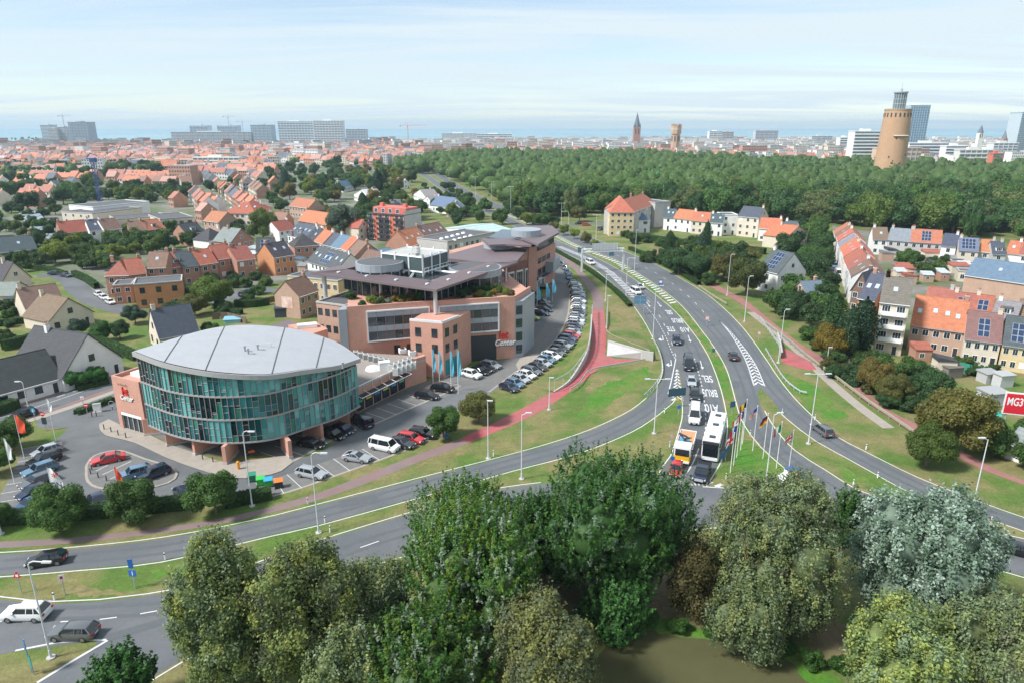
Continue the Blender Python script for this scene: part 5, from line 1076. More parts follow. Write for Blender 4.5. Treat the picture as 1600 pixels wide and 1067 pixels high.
# ------------------------------------------------------------------ the brick office building with the big brown ring roof
ob = thing('brick_office_building','large brick office building with brown ring roof, roof garden and grey window bands','office building',(-12,150,0))
FC = Vector((-15.0,132.3)); U = Vector((0.492,0.870)); Vv = Vector((-0.870,0.492)); urz = math.atan2(U.y,U.x); vrz = math.atan2(-Vv.y,-Vv.x)
def Rr_(u,v): return FC+U*u+Vv*v
W0,W1,W2,W3 = Vector((-33.0,131.9)),Vector((-16.9,136.8)),Vector((-15.6,136.8)),Vector((0.6,140.8))
ZT = 13.7
mb = MB(); body = [tuple(W0),tuple(W1),tuple(W2),tuple(W3),(4.2,150),(-2,172),(-22,172),(-38,156)]
mb.prism(body,0,12.6); wb(mb,'brick_body',brick_m,ob,BR1)
mb = MB()
for a_,b_ in ((W0,W1),(W1,W2),(W2,W3),(W3,Vector((4.2,150)))):
    d_ = (b_-a_).normalized(); n_ = Vector((-d_.y,d_.x)); mb.prism([tuple(a_),tuple(b_),tuple(b_+n_*.4),tuple(a_+n_*.4)],12.6,ZT)
wb(mb,'parapet',brick_m,ob,BR1)
panel_m = mat('light_panel',(0.30,0.33,0.36),.4,.05,spec=.6); wdark = mat('grey_window_glass',(0.075,0.085,0.10),.12,.08,spec=.7); frame_m = mat('white_frame',(0.66,0.67,0.68),.45,.04)  # even dark grey glass for the window bands
def band(A,B,x0,x1,z0,z1,n,rows,label=None):
    d_ = (B-A).normalized(); n_ = Vector((d_.y,-d_.x)); r_ = math.atan2(d_.y,d_.x); L_ = (B-A).length
    def pt(x,o): return A+d_*x+n_*o
    mb = MB(); 
    for xa,xb,za,zb in ((x0-.25,x1+.25,z1,z1+.25),(x0-.25,x1+.25,z0-.25,z0),(x0-.25,x0,z0,z1),(x1,x1+.25,z0,z1)):
        mb.prism([tuple(pt(xa,.35)),tuple(pt(xb,.35)),tuple(pt(xb,.0)),tuple(pt(xa,.0))],za,zb)
    wb(mb,'band_frame',frame_m,ob)
    h = (z1-z0)/rows
    for r in range(rows):
        for k in range(n):
            xa = x0+(x1-x0)*k/n; xb = x0+(x1-x0)*(k+1)/n
            mb = MB(); mb.prism([tuple(pt(xa+.07,.12)),tuple(pt(xb-.07,.12)),tuple(pt(xb-.07,.0)),tuple(pt(xa+.07,.0))],z0+h*r+.05,z0+h*(r+.62)-.04 if r==0 or True else 0)
            wb(mb,'band_window',wdark if rnd.random()>.12 else glass_m,ob)
            mb = MB(); mb.prism([tuple(pt(xa+.03,.16)),tuple(pt(xb-.03,.16)),tuple(pt(xb-.03,.0)),tuple(pt(xa+.03,.0))],z0+h*(r+.62),z0+h*(r+1)-.02); wb(mb,'spandrel_panel',panel_m,ob)
band(W0,W1,4.0,16.4,6.3,12.3,7,2); band(W2,W3,0.6,13.0,6.6,12.4,7,2)
mb = MB(); mb.prism([tuple(W0+Vector((-1.6,-.6))),tuple(W0+Vector((-.05,-.1))),tuple(W0+Vector((.2,3))),tuple(W0+Vector((-1.4,3)))],0,13.2); wb(mb,'grey_corner',panel_m,ob)
mb = MB(); mb.prism([tuple(W3+Vector((.0,-.06))),tuple(W3+Vector((1.7,.6))),tuple(W3+Vector((4.5,9))),tuple(W3+Vector((2,9)))],0,ZT-1.2); wb(mb,'grey_corner',panel_m,ob)
for k in range(4): q=W3+Vector((.2,-.02)); mb=MB(); mb.prism([tuple(q+Vector((.1,-.06))),tuple(q+Vector((1.4,.42))),tuple(q+Vector((1.4,.5))),tuple(q+Vector((.1,.1)))],1.0+2.9*k,2.9+2.9*k); wb(mb,'corner_window',glass_m,ob)
# small projecting block
K0,K1,K2 = Vector((-20.3,130.2)),Vector((-13.6,128.2)),Vector((-10.7,132.8))
mb = MB(); mb.prism([tuple(K0),tuple(K1),tuple(K2),(-8.7,138.2),(-18.5,135.8)],0,11.3); wb(mb,'projecting_block',brick_m,ob,BR1)
mb = MB()
for a_,b_ in ((K0,K1),(K1,K2)):
    d_=(b_-a_).normalized(); n_=Vector((-d_.y,d_.x)); mb.prism([tuple(a_),tuple(b_),tuple(b_+n_*.3),tuple(a_+n_*.3)],11.3,11.75)
wb(mb,'block_parapet',frame_m,ob)
for A,B,n in ((K0,K1,2),(K1,K2,2)):
    d_=(B-A).normalized(); L_=(B-A).length; r_=math.atan2(d_.y,d_.x)
    for z in (5.2,8.4):
        for k in range(n): pw(WIN['dark'],'window',ob,A+d_*(L_*(k+.5)/n-.6),z,r_,(1.2,1.6,1.7))
for z in (3.0,6.2,9.4): 
    d_=(Vector((-18.5,135.8))-W0).normalized()
    for k in range(2): pw(WIN['dark'],'window',ob,W0+(W1-W0).normalized()*(9.0+2.6*k),3.2,math.atan2((W1-W0).y,(W1-W0).x),(1.2,1.5,1.7)) if z==3.0 else None
d_=(W3-W2).normalized(); A=W2+d_*5.2; mb=MB(); mb.prism([tuple(A-Vector((0,.08))),tuple(A+d_*7.4-Vector((0,.08))),tuple(A+d_*7.4),tuple(A)],0,5.6); wb(mb,'entrance_shade_panel',dark_m,ob)  # flat dark panel on the wall; the recess's shade is its colour
d_=(K2-K1).normalized(); n_=Vector((d_.y,-d_.x)); mb=MB(); mb.prism([tuple(K1+d_*.6+n_*.08),tuple(K2+n_*.08),tuple(K2),tuple(K1+d_*.6)],.4,3.6); wb(mb,'teal_shopfront',mat('teal_glass',(0.03,0.25,0.27),.1,.1,spec=.7),ob)
rz=math.atan2((W3-W2).y,(W3-W2).x); q=W2+(W3-W2).normalized()*14.35+Vector((0,-.15)); sign(ob,'Jet',(q.x-.2,q.y),4.6,rz,2.5,red_m,sx=.8,font_off=.06,shear=.1); sign(ob,'Center',(q.x+.1,q.y-.02),3.1,rz,1.9,wsign,shear=.3,sx=.82,font_off=.03)
sign(ob,'Center',(q.x+.22,q.y+.03),2.98,rz,1.9,mat('sign_shadow',(0.05,0.05,0.07),.5),shear=.3,sx=.82,ext=.02,font_off=.05)  # dark offset copy of the word, a painted shadow of the letters
# roof garden floor, glass storey, ring roof
mb = MB(); mb.prism([tuple(Rr_(6,5)),tuple(Rr_(34,5)),tuple(Rr_(34,30)),tuple(Rr_(6,30))],12.6,16.4); wb(mb,'glass_storey',glass_m,ob)
mb = MB()
for k in range(12):
    for a_,b_ in ((Rr_(5.9,5+25*k/11),vrz),(Rr_(6+28*k/11,4.9),urz)): mb.obox((a_.x,a_.y,14.5),(.18,.18,3.8),b_)
wb(mb,'storey_mullions',grey_m,ob)
mb = MB(); o4=[(0,0),(33.5,0),(33.5,34),(0,34)]; i4=[(5.4,5.2),(27.5,5.2),(27.5,28.8),(5.4,28.8)]
n0=len(mb.v); zt_,zb_=17.35,16.75
for (u,v) in o4: p=Rr_(u,v); mb.v+= [(p.x,p.y,zb_-.12),(p.x,p.y,zt_-.25)]
for (u,v) in i4: p=Rr_(u,v); mb.v+= [(p.x,p.y,zb_-.12),(p.x,p.y,zt_+.1)]
for k in range(4):
    j=(k+1)%4; a0,a1,b0,b1=2*k,2*k+1,2*j,2*j+1; c0,c1,d0,d1=8+2*k,9+2*k,8+2*j,9+2*j
    mb.f += [(a0,b0,b1,a1),(a1,b1,d1,c1),(c1,d1,d0,c0),(c0,d0,b0,a0)]; mb.m += [0]*4
wb(mb,'ring_roof',metalroof,ob)
for k in range(44):                                     # standing seams of the metal roof
    for (a_,b_) in (((.1,.5+k*.77),(5.3,max(5.2,min(28.8,.5+k*.77)))) ,((.5+k*.76,.1),(max(5.4,min(27.5,.5+k*.76)),5.15))):
        if a_[1] > 34 or a_[0] > 33.4: continue
        p,q=Rr_(*a_),Rr_(*b_); mb=MB(); mb.tube([(p.x,p.y,17.14),(q.x,q.y,17.47)],.035,4); wb(mb,'roof_seam',metalroof,ob)
for (u,v) in ((2.4,4),(2.4,12),(2.4,20),(2.4,28),(8,2.6),(16,2.6),(24,2.6)): p=Rr_(u,v); mb=MB(); mb.obox((p.x,p.y,17.4),(.8,.5,.25),urz); wb(mb,'roof_hatch',frame_m,ob)
for (u,v),z0,r_ in (((2.0,1.8),11.4,.42),((2.0,32.2),0,.5),((31,2),12.6,.35),((3,17),12.6,.25)): p=Rr_(u,v); mb=MB(); mb.cyl(p.x,p.y,z0,16.7,r_,n=14); wb(mb,'column',steel_m,ob,smooth=40)
mb=MB()
for a_,b_ in (((5.4,17),(27.5,17)),((16,5.2),(16,28.8)),((5.4,11),(16,17))): p,q=Rr_(*a_),Rr_(*b_); mb.tube([(p.x,p.y,16.9),(q.x,q.y,16.9)],.3,4)
wb(mb,'courtyard_beams',frame_m,ob)
for (c_,r_,zt_) in ((Vector((-29.5,150.3)),5.2,19.4),(Vector((-8.5,154.5)),6.0,17.3)):
    mb=MB(); mb.cyl(c_.x,c_.y,12.6,zt_-1.6,r_,n=28,mi=1); mb.cyl(c_.x,c_.y,zt_-1.6,zt_,r_+.1,n=28,mi=0); dr=wb(mb,'drum',[panel_m,glass_m],ob)
    mb=MB(); mb.cyl(c_.x,c_.y,zt_,zt_+.05,r_-.3,n=28); L0=ob.location; mb.v=[(x-L0.x,y-L0.y,z) for x,y,z in mb.v]; mb.build('drum_roof',felt_m,dr)
    for k in range(14): a_=2*math.pi*k/14; mb=MB(); mb.obox((c_.x+(r_+.06)*math.cos(a_),c_.y+(r_+.06)*math.sin(a_),(12.6+zt_)/2),(.14,.14,zt_-12.7),a_); mb.v=[(x-L0.x,y-L0.y,z) for x,y,z in mb.v]; mb.build('drum_post',grey_m,dr)
g0=Vector((-19.6,148.3)); 
def gp(u,v): return g0+U*u+Vv*v
mb=MB(); mb.prism([tuple(gp(0,0)),tuple(gp(9.5,0)),tuple(gp(9.5,11.5)),tuple(gp(0,11.5))],12.6,20.4); gx=wb(mb,'lift_house',mat('lift_glass',(0.07,0.10,0.10),.1,.1,spec=.7),ob)
mb=MB()
for k in range(4):
    for (u,v) in ((0,11.5*k/3),(9.5*k/3,0),(9.5,11.5*k/3)): p=gp(u,v); mb.obox((p.x,p.y,17),(.35,.35,8.4),urz)
for z in (17.2,20.5):
    for a_,b_ in (((0,0),(9.5,0)),((0,0),(0,11.5)),((9.5,0),(9.5,11.5)),((0,11.5),(9.5,11.5))): p,q=gp(*a_),gp(*b_); mb.tube([(p.x,p.y,z),(q.x,q.y,z)],.22,4)
wb(mb,'lift_house_frame',frame_m,ob)
mb=MB(); mb.prism([tuple(gp(.6,.6)),tuple(gp(8.9,.6)),tuple(gp(8.9,10.9)),tuple(gp(.6,10.9))],20.4,20.6)
for k in range(5): p=gp(1.5+1.6*k,3+1.2*k); mb.obox((p.x,p.y,20.9),(1.4,1.1,.6),urz)
wb(mb,'lift_house_roof',concrete,ob)
mb=MB()
for k in range(8): p=gp(-.6+k*1.4,-.9); mb.tube([(p.x,p.y,17),(p.x,p.y,18.3)],.05,4)
for z in (17.6,18.3): p,q=gp(-.6,-.9),gp(9.2,-.9); mb.tube([(p.x,p.y,z),(q.x,q.y,z)],.05,4)
wb(mb,'gallery_rail',white_m,ob)
# rear wing
P0,P1,P2 = G(760,478),G(838,456),G(867,438); L0=ob.location
mb=MB(); mb.prism([tuple(P0),tuple(P1),tuple(P1+Vv*16),tuple(P0+Vv*16)],0,10.5); wb(mb,'rear_wing',brick_m,ob,BR1)
mb=MB(); mb.prism([tuple(P1),tuple(P2),tuple(P2+Vv*20+U*2),tuple(P1+Vv*18)],0,12.2); wb(mb,'rear_tower',brick_m,ob,BR1)
mb=MB(); mb.prism([tuple(P1+Vv*.6),tuple(P2+Vv*.6),tuple(P2+Vv*20),tuple(P1+Vv*17)],12.2,15.2); wb(mb,'rear_glass_storey',glass_m,ob)
mb=MB(); mb.prism([tuple(P0+Vv*.6),tuple(P1+Vv*.6),tuple(P1+Vv*15),tuple(P0+Vv*15)],10.5,12.8); wb(mb,'rear_glass_strip',glass_m,ob)
def facew(A,B,x0s,z,w_,h_,nm='window',k='dark'):
    d_=(B-A).normalized(); r_=math.atan2(d_.y,d_.x)
    for x in x0s: pw(WIN[k],nm,ob,A+d_*x,z,r_,(w_,2.0,h_))
LL=(P1-P0).length; facew(P0,P1,[LL*.40,LL*.58,LL*.76],.4,3.0,7.5,'portal_glazing','wide'); L2=(P2-P1).length
facew(P1,P2,[1.0,5.0,9.0],8.4,3.0,1.5); facew(P1,P2,[1.0,5.0,9.0],4.6,3.2,2.0); facew(P1,P2,[.8,4.2],.3,2.8,2.9,'shop_glazing','wide')
q=P1+(P2-P1).normalized()*3.0+Vector((.15,-.1)); sign(ob,'Pauwels',(q.x,q.y),3.35,math.atan2((P2-P1).y,(P2-P1).x),.9,wsign)
d_=(P2-P1).normalized(); n_=Vector((d_.y,-d_.x)); mb=MB(); mb.prism([tuple(P1+d_*.4+n_*.12),tuple(P2-d_*.2+n_*.12),tuple(P2-d_*.2),tuple(P1+d_*.4)],3.2,4.3); wb(mb,'blue_fascia',mat('blue_fascia',(0.02,0.03,0.12),.4),ob)
mb=MB(); mb.prism([tuple(P1+d_*(L2*.45)+n_*2.6),tuple(P2+n_*1.6),tuple(P2-n_*.2),tuple(P1+d_*(L2*.45)-n_*.1)],4.4,7.8); wb(mb,'grey_bay',panel_m,ob)
for j,(poly,z0,z1) in enumerate([
  ([(699,398),(757,382),(824,390),(808,408),(765,408),(748,414)],14.0,14.5),
  ([(752,373),(806,373),(832,381),(830,384),(790,382),(765,383)],16.2,16.7),
  ([(800,366),(841,382),(874,363),(862,353),(820,353)],17.0,17.6)]):
    mb=MB(); mb.prism([tuple(G(x,y,z1)) for x,y in poly],z0,z1); wb(mb,'rear_roof',metalroof,ob)
c_=G(822,366,18); mb=MB(); mb.cyl(c_.x,c_.y,17.6,19.4,4.4,n=24); wb(mb,'rear_drum',panel_m,ob)
c_=G(780,384,15); mb=MB(); mb.cyl(c_.x,c_.y,14.5,16.2,4.6,n=24); wb(mb,'rear_bow_wall',panel_m,ob)
mb=MB(); mb.prism([tuple(G(702,392,13.9)),tuple(G(760,377,13.9)),tuple(G(826,388,13.9)),tuple(P1),tuple(P0),tuple(Rr_(34,3))],0,13.9); wb(mb,'middle_wing',brick_m,ob,BR1)
# roof garden shrubs
GS=[]
for k,(x,y,s,c) in enumerate([(548,462,1.1,DGREEN),(566,474,.9,MGREEN),(580,468,1.0,YGREEN),(593,472,1.1,MGREEN),(606,470,.8,SILVER),(618,466,.9,GOLD),(632,466,.9,OLIVE),(645,462,1.0,BRONZE),(655,464,1.0,MGREEN),(664,462,.9,DGREEN),(600,462,.9,OLIVE),(640,468,.7,GOLD),(722,460,1.2,DGREEN),(730,455,1.1,DGREEN),(742,452,1.2,MGREEN),(752,458,.9,YGREEN),(762,452,1.2,MGREEN),(772,456,.9,GOLD),(780,452,1.1,MGREEN),(790,455,.9,YGREEN),(798,458,.9,OLIVE),(745,460,.8,GOLD),(764,459,.8,MGREEN),(626,470,.7,BRONZE)]):
    q=G(x,y,13.4); GS.append(tree(0,0,s*1.25,c,'small shrub in the roof garden of the brick office',name='roof_garden_shrub',cat='shrub',group='shrubs of the roof garden',shrub=True,world=q,zbase=12.65))
rank(GS)
# neighbours: low wings behind the glass building, school, flats ...
lw=thing('low_brown_wing','low brick wing with brown metal roof behind the glass building','office wing',(-42,128,0))
mb=MB(); mb.prism([tuple(G(x,y,6)) for x,y in ((396,518),(452,502),(522,530),(520,548),(470,545))],0,5.6); wb(mb,'wall',brick_m,lw,BR1)
mb=MB(); mb.prism([tuple(G(x,y,6)) for x,y in ((392,519),(452,500),(486,522),(470,548))],5.6,6.1); wb(mb,'roof',metalroof,lw)
mb=MB(); mb.prism([tuple(G(x,y,8)) for x,y in ((450,508),(492,502),(512,514),(486,522))],5.6,8); pt_=wb(mb,'penthouse',brick_m,lw,BR1)
mb=MB(); q=G(480,510,8.2); mb.obox((q.x,q.y,8.4),(4,1.8,.7),.3); wb(mb,'roof_unit',white_m,lw)
house((494,474),(539,480),11,13,0,'flat',DARK,PINKB,'brick office wing with small dark windows left of the window band',wk='dark',floors=3,cols=4,name='office_wing',cat='office wing')
mh=house((467,464),(497,454),6,8,3.6,'par',BROWN,PINKB,'brick house with brown roof and a poster on its pale gable',side=None)
mb=MB(); mb.box(-.06,2.2,2.6,-.02,5.8,5.6); mb.build('poster',mat('poster',(0.75,0.73,0.7),.6,.3,.5,(0.55,0.16,0.06)),mh)
house((449,433),(528,441),7,9,0,'flat',GREYR,YEL,'cream two-storey flat-roofed block behind the poster house',cols=8,wk='wide')
for A,B,ze,D,wc,kw,lab in [((96,332),(144,335),8,28,CREAM,dict(cols=4),'cream school wing with red brick end at the left'),((145,325),(233,316),9.5,20,WHITE,dict(wins=False),'long blank white school hall'),((182,344),(262,338),6.5,16,CREAM,dict(wins=False),'cream school wing with grey flat roof'),((250,344),(302,340),7.2,22,CREAM,dict(cols=4,wk='wide'),'cream school block with blue-green windows'),((130,352),(200,346),5,12,WHITE,dict(wins=False),'low white link building of the school')]:
    house(A,B,ze,D,0,'flat',GREYR,wc,lab,name='school_building',cat='school',group='school buildings',**kw)
sh=thing('parking_shed','long low shed with ribbed blue-grey roof beside the school','shed',tuple(G(60,350)))
mb=MB(); mb.prism([tuple(G(x,y,3)) for x,y in ((31,333),(56,330),(87,360),(77,374))],0,2.8); wb(mb,'wall',wall_m,sh,GREYW)
mb=MB(); mb.prism([tuple(G(x,y,3.2)) for x,y in ((29,333),(57,329),(89,360),(77,376))],2.81,3.1); wb(mb,'roof',mat('ribbed_roof',(0.24,0.29,0.32),.5,.1,.3),sh)
for k in range(9): a_,b_=G(29+48*k/8,333+43*k/8,3.2),G(57+32*k/8,329+31*k/8,3.2); mb=MB(); mb.tube([(a_.x,a_.y,3.15),(b_.x,b_.y,3.15)],.12,4); wb(mb,'roof_rib',dark_m,sh)
house((350,333),(399,334),9,14,4.6,'hip',RED,CREAM,'three-storey flats with dark red mansard roof and skylights',floors=3,cols=6,wk='wide',sky=4,name='apartment_block',cat='apartments')
house((400,331),(425,325),9,12,4.2,'hip',RED,CREAM,'end wing of the mansard flats with balconies',floors=3,cols=3,wk='wide',sky=2,name='apartment_block',cat='apartments')
# red apartment block
a_,b_=G(577,375),G(633,380); hz_=topz((633,380),338); ra=thing('red_apartment_block','red apartment block with dark balconies and a pink set-back top floor','apartments',(a_.x,a_.y,0),math.atan2((b_-a_).y,(b_-a_).x)); WR=(b_-a_).length
mb=MB(); mb.box(0,0,0,WR,13,hz_); mb.build('wall',wall_m,ra,color=(0.56,0.16,0.09)); mb=MB(); mb.box(WR,.3,0,WR+.06,12.8,hz_+2); mb.build('blank_side_wall',wall_m,ra,color=(0.45,0.44,0.42))
mb=MB(); mb.box(1.5,2.0,hz_,WR-.3,11,hz_+2.9); ph=mb.build('penthouse',wall_m,ra,color=(0.55,0.15,0.12)); mb=MB(); mb.box(-.3,-.5,hz_,WR+.1,13,hz_+.25); mb.build('roof_slab',dark_m,ra)
for k in range(4): place(WIN['wide'],'penthouse_window',ph,(2.2+k*(WR-4)/4,1.98,hz_+.6),0,(1.8,1,1.8))
for k in range(2): mb=MB(); mb.box(3+k*(WR-7),5,hz_+2.9,4.6+k*(WR-7),6.6,hz_+4.4); mb.build('chimney',wall_m,ph,color=(0.55,0.15,0.12))
for f in range(5):
    z=.4+f*(hz_-.4)/5
    for s_,e_ in ((-.3,WR*.17),(WR*.27,WR*.62),(WR*.74,WR+.02)):
        mb=MB(); mb.box(s_,-1.1,z,e_,0.01,z+.16); mb.box(s_,-1.1,z+.16,e_,-1.02,z+1.05); mb.build('balcony',dark_m,ra)
        n_=max(1,int((e_-s_)/2.4))
        for k in range(n_): place(WIN['wide'],'window',ra,(s_+(e_-s_)*(k+.1)/n_,-.01,z+.3),0,((e_-s_)/n_*.8,1,1.9))
house((699,379),(773,364),8,15,0,'flat',DARK,GREYW,'long grey school block with black roof and round roof lights behind the office',wk='wide',floors=2,cols=9,name='grey_school_block',cat='school')
for k in range(9): q=G(690+8.5*(k%5)+20*(k//5),372-2.2*(k%5)+2*(k//5),8.6); mb=MB(); mb.cyl(0,0,0,.5,.9,.6,n=10); tag(place(mb.mesh('dome',white_m),'roof_light',None,(q.x,q.y,8.1)),'round white roof light on the black school roof, %s'%ordinal(k+1)+' from the left','roof light','roof lights on the black roof')
house((748,367),(800,359),5.5,24,1.4,'par',PALER,WHITE,'white shed with pale ribbed roof behind the office',wins=False,chim=0,name='white_shed',cat='shed')
# ------------------------------------------------------------------ vehicles
CT = {}
def wheelmesh(r, w_):
    mb = MB(); n = 14
    for s, rad, mi in ((0,r,0),(1,r*.62,1)):
        o = len(mb.v)
        ys = (-w_/2, w_/2) if s == 0 else (-w_/2-.012, w_/2+.012)
        for y in ys:
            for k in range(n): mb.v.append((rad*math.cos(2*math.pi*k/n), y, rad*math.sin(2*math.pi*k/n)))
        for k in range(n): mb.f.append((o+k,o+n+k,o+n+(k+1)%n,o+(k+1)%n)); mb.m.append(mi)
        mb.f.append(tuple(o+k for k in range(n))); mb.m.append(mi); mb.f.append(tuple(o+2*n-1-k for k in range(n))); mb.m.append(mi)
    for k in range(5):      # dark gaps between spokes
        a = 2*math.pi*k/5
        for y,sg in ((-w_/2-.016,-1),(w_/2+.016,1)):
            p = [(r*q*math.cos(a+d), y, r*q*math.sin(a+d)) for q,d in ((.2,-.2),(.52,-.33),(.52,.33),(.2,.2))]; mb.add(p,[(0,1,2,3) if sg<0 else (3,2,1,0)],0)
    return mb.mesh('wheel',[rubber,rim_m])
WHEEL = wheelmesh(.32,.21); WHEELB = wheelmesh(.48,.28)
SPEC = {  # length, half width, height, belt height, hood front z, windscreen foot x, roof front x, roof rear x, rear glass foot x, wheelbase half
 'hatch': (4.10,.88,1.48,.92,.70, .95, .30,-1.35,-1.92,1.28), 'estate': (4.65,.90,1.48,.93,.70,1.10,.40,-1.75,-2.20,1.36),
 'sedan': (4.65,.90,1.43,.93,.72,1.00,.25,-1.05,-1.75,1.38), 'suv': (4.55,.93,1.64,1.03,.86,1.00,.42,-1.65,-2.15,1.34),
 'coupe': (4.5,.92,1.34,.90,.68,.85,.05,-.85,-1.85,1.32), 'van': (4.95,.97,1.96,1.12,.92,1.75,1.15,-2.30,-2.42,1.50), 'bigvan': (5.6,1.0,2.45,1.30,1.05,2.1,1.55,-2.7,-2.78,1.75)}
def car_template(kind):
    Lc,hw,H,zb,zh,xw0,xr0,xr1,xw1,wb2 = SPEC[kind]; h = Lc/2; root = bpy.data.objects.new('car', None)
    st = [(h,.78,.34,zh-.16),(h-.10,.88,.26,zh-.02),(h-.35,.97,.22,zh+.02),(xw0+.05,1.0,.20,zb-.03),(xr0,1.0,.20,zb),(xr1,1.0,.20,zb+.02),(max(xw1,-h+.28),.98,.22,zb+.02),(-h+.08,.92,.28,zb-.04),(-h,.84,.36,zb-.20)]
    mb = MB(); n = 8
    for x,k,z0,z1 in st:
        w_ = hw*k; mb.v += [(x,-w_*.90,z0),(x,-w_*.99,z0+.16),(x,-w_,z0+(z1-z0)*.62),(x,-w_*.93,z1),(x,w_*.93,z1),(x,w_,z0+(z1-z0)*.62),(x,w_*.99,z0+.16),(x,w_*.90,z0)]
    for i in range(len(st)-1):
        for k in range(n): a = i*n+k; b_ = i*n+(k+1)%n; mb.f.append((a,b_,b_+n,a+n)); mb.m.append(0)
    mb.f.append(tuple(range(n))[::-1]); mb.m.append(0); e = (len(st)-1)*n; mb.f.append(tuple(e+k for k in range(n))); mb.m.append(0)
    wt = hw*.72; wbm = hw*.925
    B_ = [(xw0,-wbm,zb-.03),(xw0,wbm,zb-.03),(xw1,wbm,zb),(xw1,-wbm,zb)]; T_ = [(xr0,-wt,H-.05),(xr0,wt,H-.05),(xr1,wt,H-.06),(xr1,-wt,H-.06)]
    # roof: slightly crowned panel
    rv = [(xr0+.04,-wt-.03,H-.08),(xr0+.04,wt+.03,H-.08),(xr1-.04,wt+.03,H-.09),(xr1-.04,-wt-.03,H-.09)]; mid = (xr0+xr1)/2
    mb.add(rv+[(xr0-.08,-wt*.8,H-.01),(xr0-.08,wt*.8,H-.01),(xr1+.12,wt*.8,H-.02),(xr1+.12,-wt*.8,H-.02)],[(0,4,5,1),(1,5,6,2),(2,6,7,3),(3,7,4,0),(4,7,6,5)])
    def pil(a,b,w_=.07): mb.tube([a,b],w_,4)
    for s in (0,1): pil(B_[s],T_[s],.05)
    for s in (2,3): pil(B_[s],T_[s],.08)
    xm = (xr0*.25+xr1*.75) if kind in ('hatch','sedan','coupe') else (xr0*.5+xr1*.5)
    for s in (-1,1): pil((mid,s*wbm,zb),(mid,s*wt,H-.06),.045); pil((xr1*.72+xw1*.1+.0,s*wbm,zb),(xr1*.80,s*wt,H-.06),.05)
    body = bpy.data.objects.new('body', mb.mesh('body', carpaint, 38))
    gm = MB(); gm.add(B_+T_,[(0,1,5,4),(1,2,6,5),(2,3,7,6),(3,0,4,7),(4,5,6,7)]); glz = bpy.data.objects.new('glazing', gm.mesh('glazing', cglass))
    kids = [body, glz]
    for x in (wb2,-wb2):
        for s in (-1,1):
            w = bpy.data.objects.new('wheel', WHEEL); w.location = (x, s*(hw-.10), .32); kids.append(w)
    ar = MB()
    for x in (wb2,-wb2):
        for s in (-1,1):
            pts = [(x+.39*math.cos(a), s*(hw*1.0-.01), .30+.39*math.sin(a)) for a in [math.pi*k/8 for k in range(9)]]+[(x-.39,s*(hw-.01),.2),(x+.39,s*(hw-.01),.2)]
            ar.add(pts,[tuple(range(11)) if s<0 else tuple(range(11))[::-1]])
    kids.append(bpy.data.objects.new('wheel_arch', ar.mesh('wheel_arch', rubber)))
    for s in (-1,1):
        m1 = MB(); m1.box(h-.32,s*hw*.72-.16,zh-.20,h-.03,s*hw*.72+.16,zh-.04); kids.append(bpy.data.objects.new('headlight', m1.mesh('headlight', lamp_w)))
        m2 = MB(); m2.box(-h-.01,s*hw*.74-.13,zb-.30,-h+.16,s*hw*.74+.15,zb-.06); kids.append(bpy.data.objects.new('tail_light', m2.mesh('tail_light', lamp_r)))
        m3 = MB(); m3.box(xw0-.35,s*(hw+.02)-.10,zb-.02,xw0-.15,s*(hw+.02)+.10,zb+.13); kids.append(bpy.data.objects.new('mirror', m3.mesh('mirror', carpaint)))
    m4 = MB(); m4.box(h-.02,-.26,.36,h+.015,.26,.47,1); m4.box(h-.10,-hw*.62,.34,h+.005,hw*.62,.56,0); kids.append(bpy.data.objects.new('grille', m4.mesh('grille',[rubber,white_m])))
    m5 = MB(); m5.box(-h-.02,-.26,.55,-h+.05,.26,.66); kids.append(bpy.data.objects.new('number_plate', m5.mesh('number_plate', white_m)))
    CT[kind] = kids
CN = []
def car(center, aim, kind, col, label, group=None, world=False, small=False, z=0.03, name=None, cat=None, rz=None):
    if kind not in CT: car_template(kind)
    p = Vector(center) if world else G(*center); q = Vector(aim) if world else G(*aim)
    a = rz if rz is not None else math.atan2(q.y-p.y,q.x-p.x)
    nm = name or ('van' if 'van' in kind else 'car'); o = thing(nm, label, cat or ('van' if 'van' in kind else 'car'), (p.x,p.y,z), a, group)
    for k in CT[kind]:
        if small and k.name.split('.')[0] in ('mirror','number_plate','grille'): continue
        c = k.copy(); C.objects.link(c); c.parent = o; c.color = (*col,1)
    return o
cBLK=(.008,.008,.010); cDK=(.022,.024,.028); cGR=(.11,.115,.12); cSIL=(.36,.38,.40); cWH=(.72,.72,.71); cBL=(.03,.075,.16); cLB=(.10,.19,.28); cRED=(.50,.025,.03); cNAVY=(.012,.02,.045); cLIME=(.38,.44,.02)
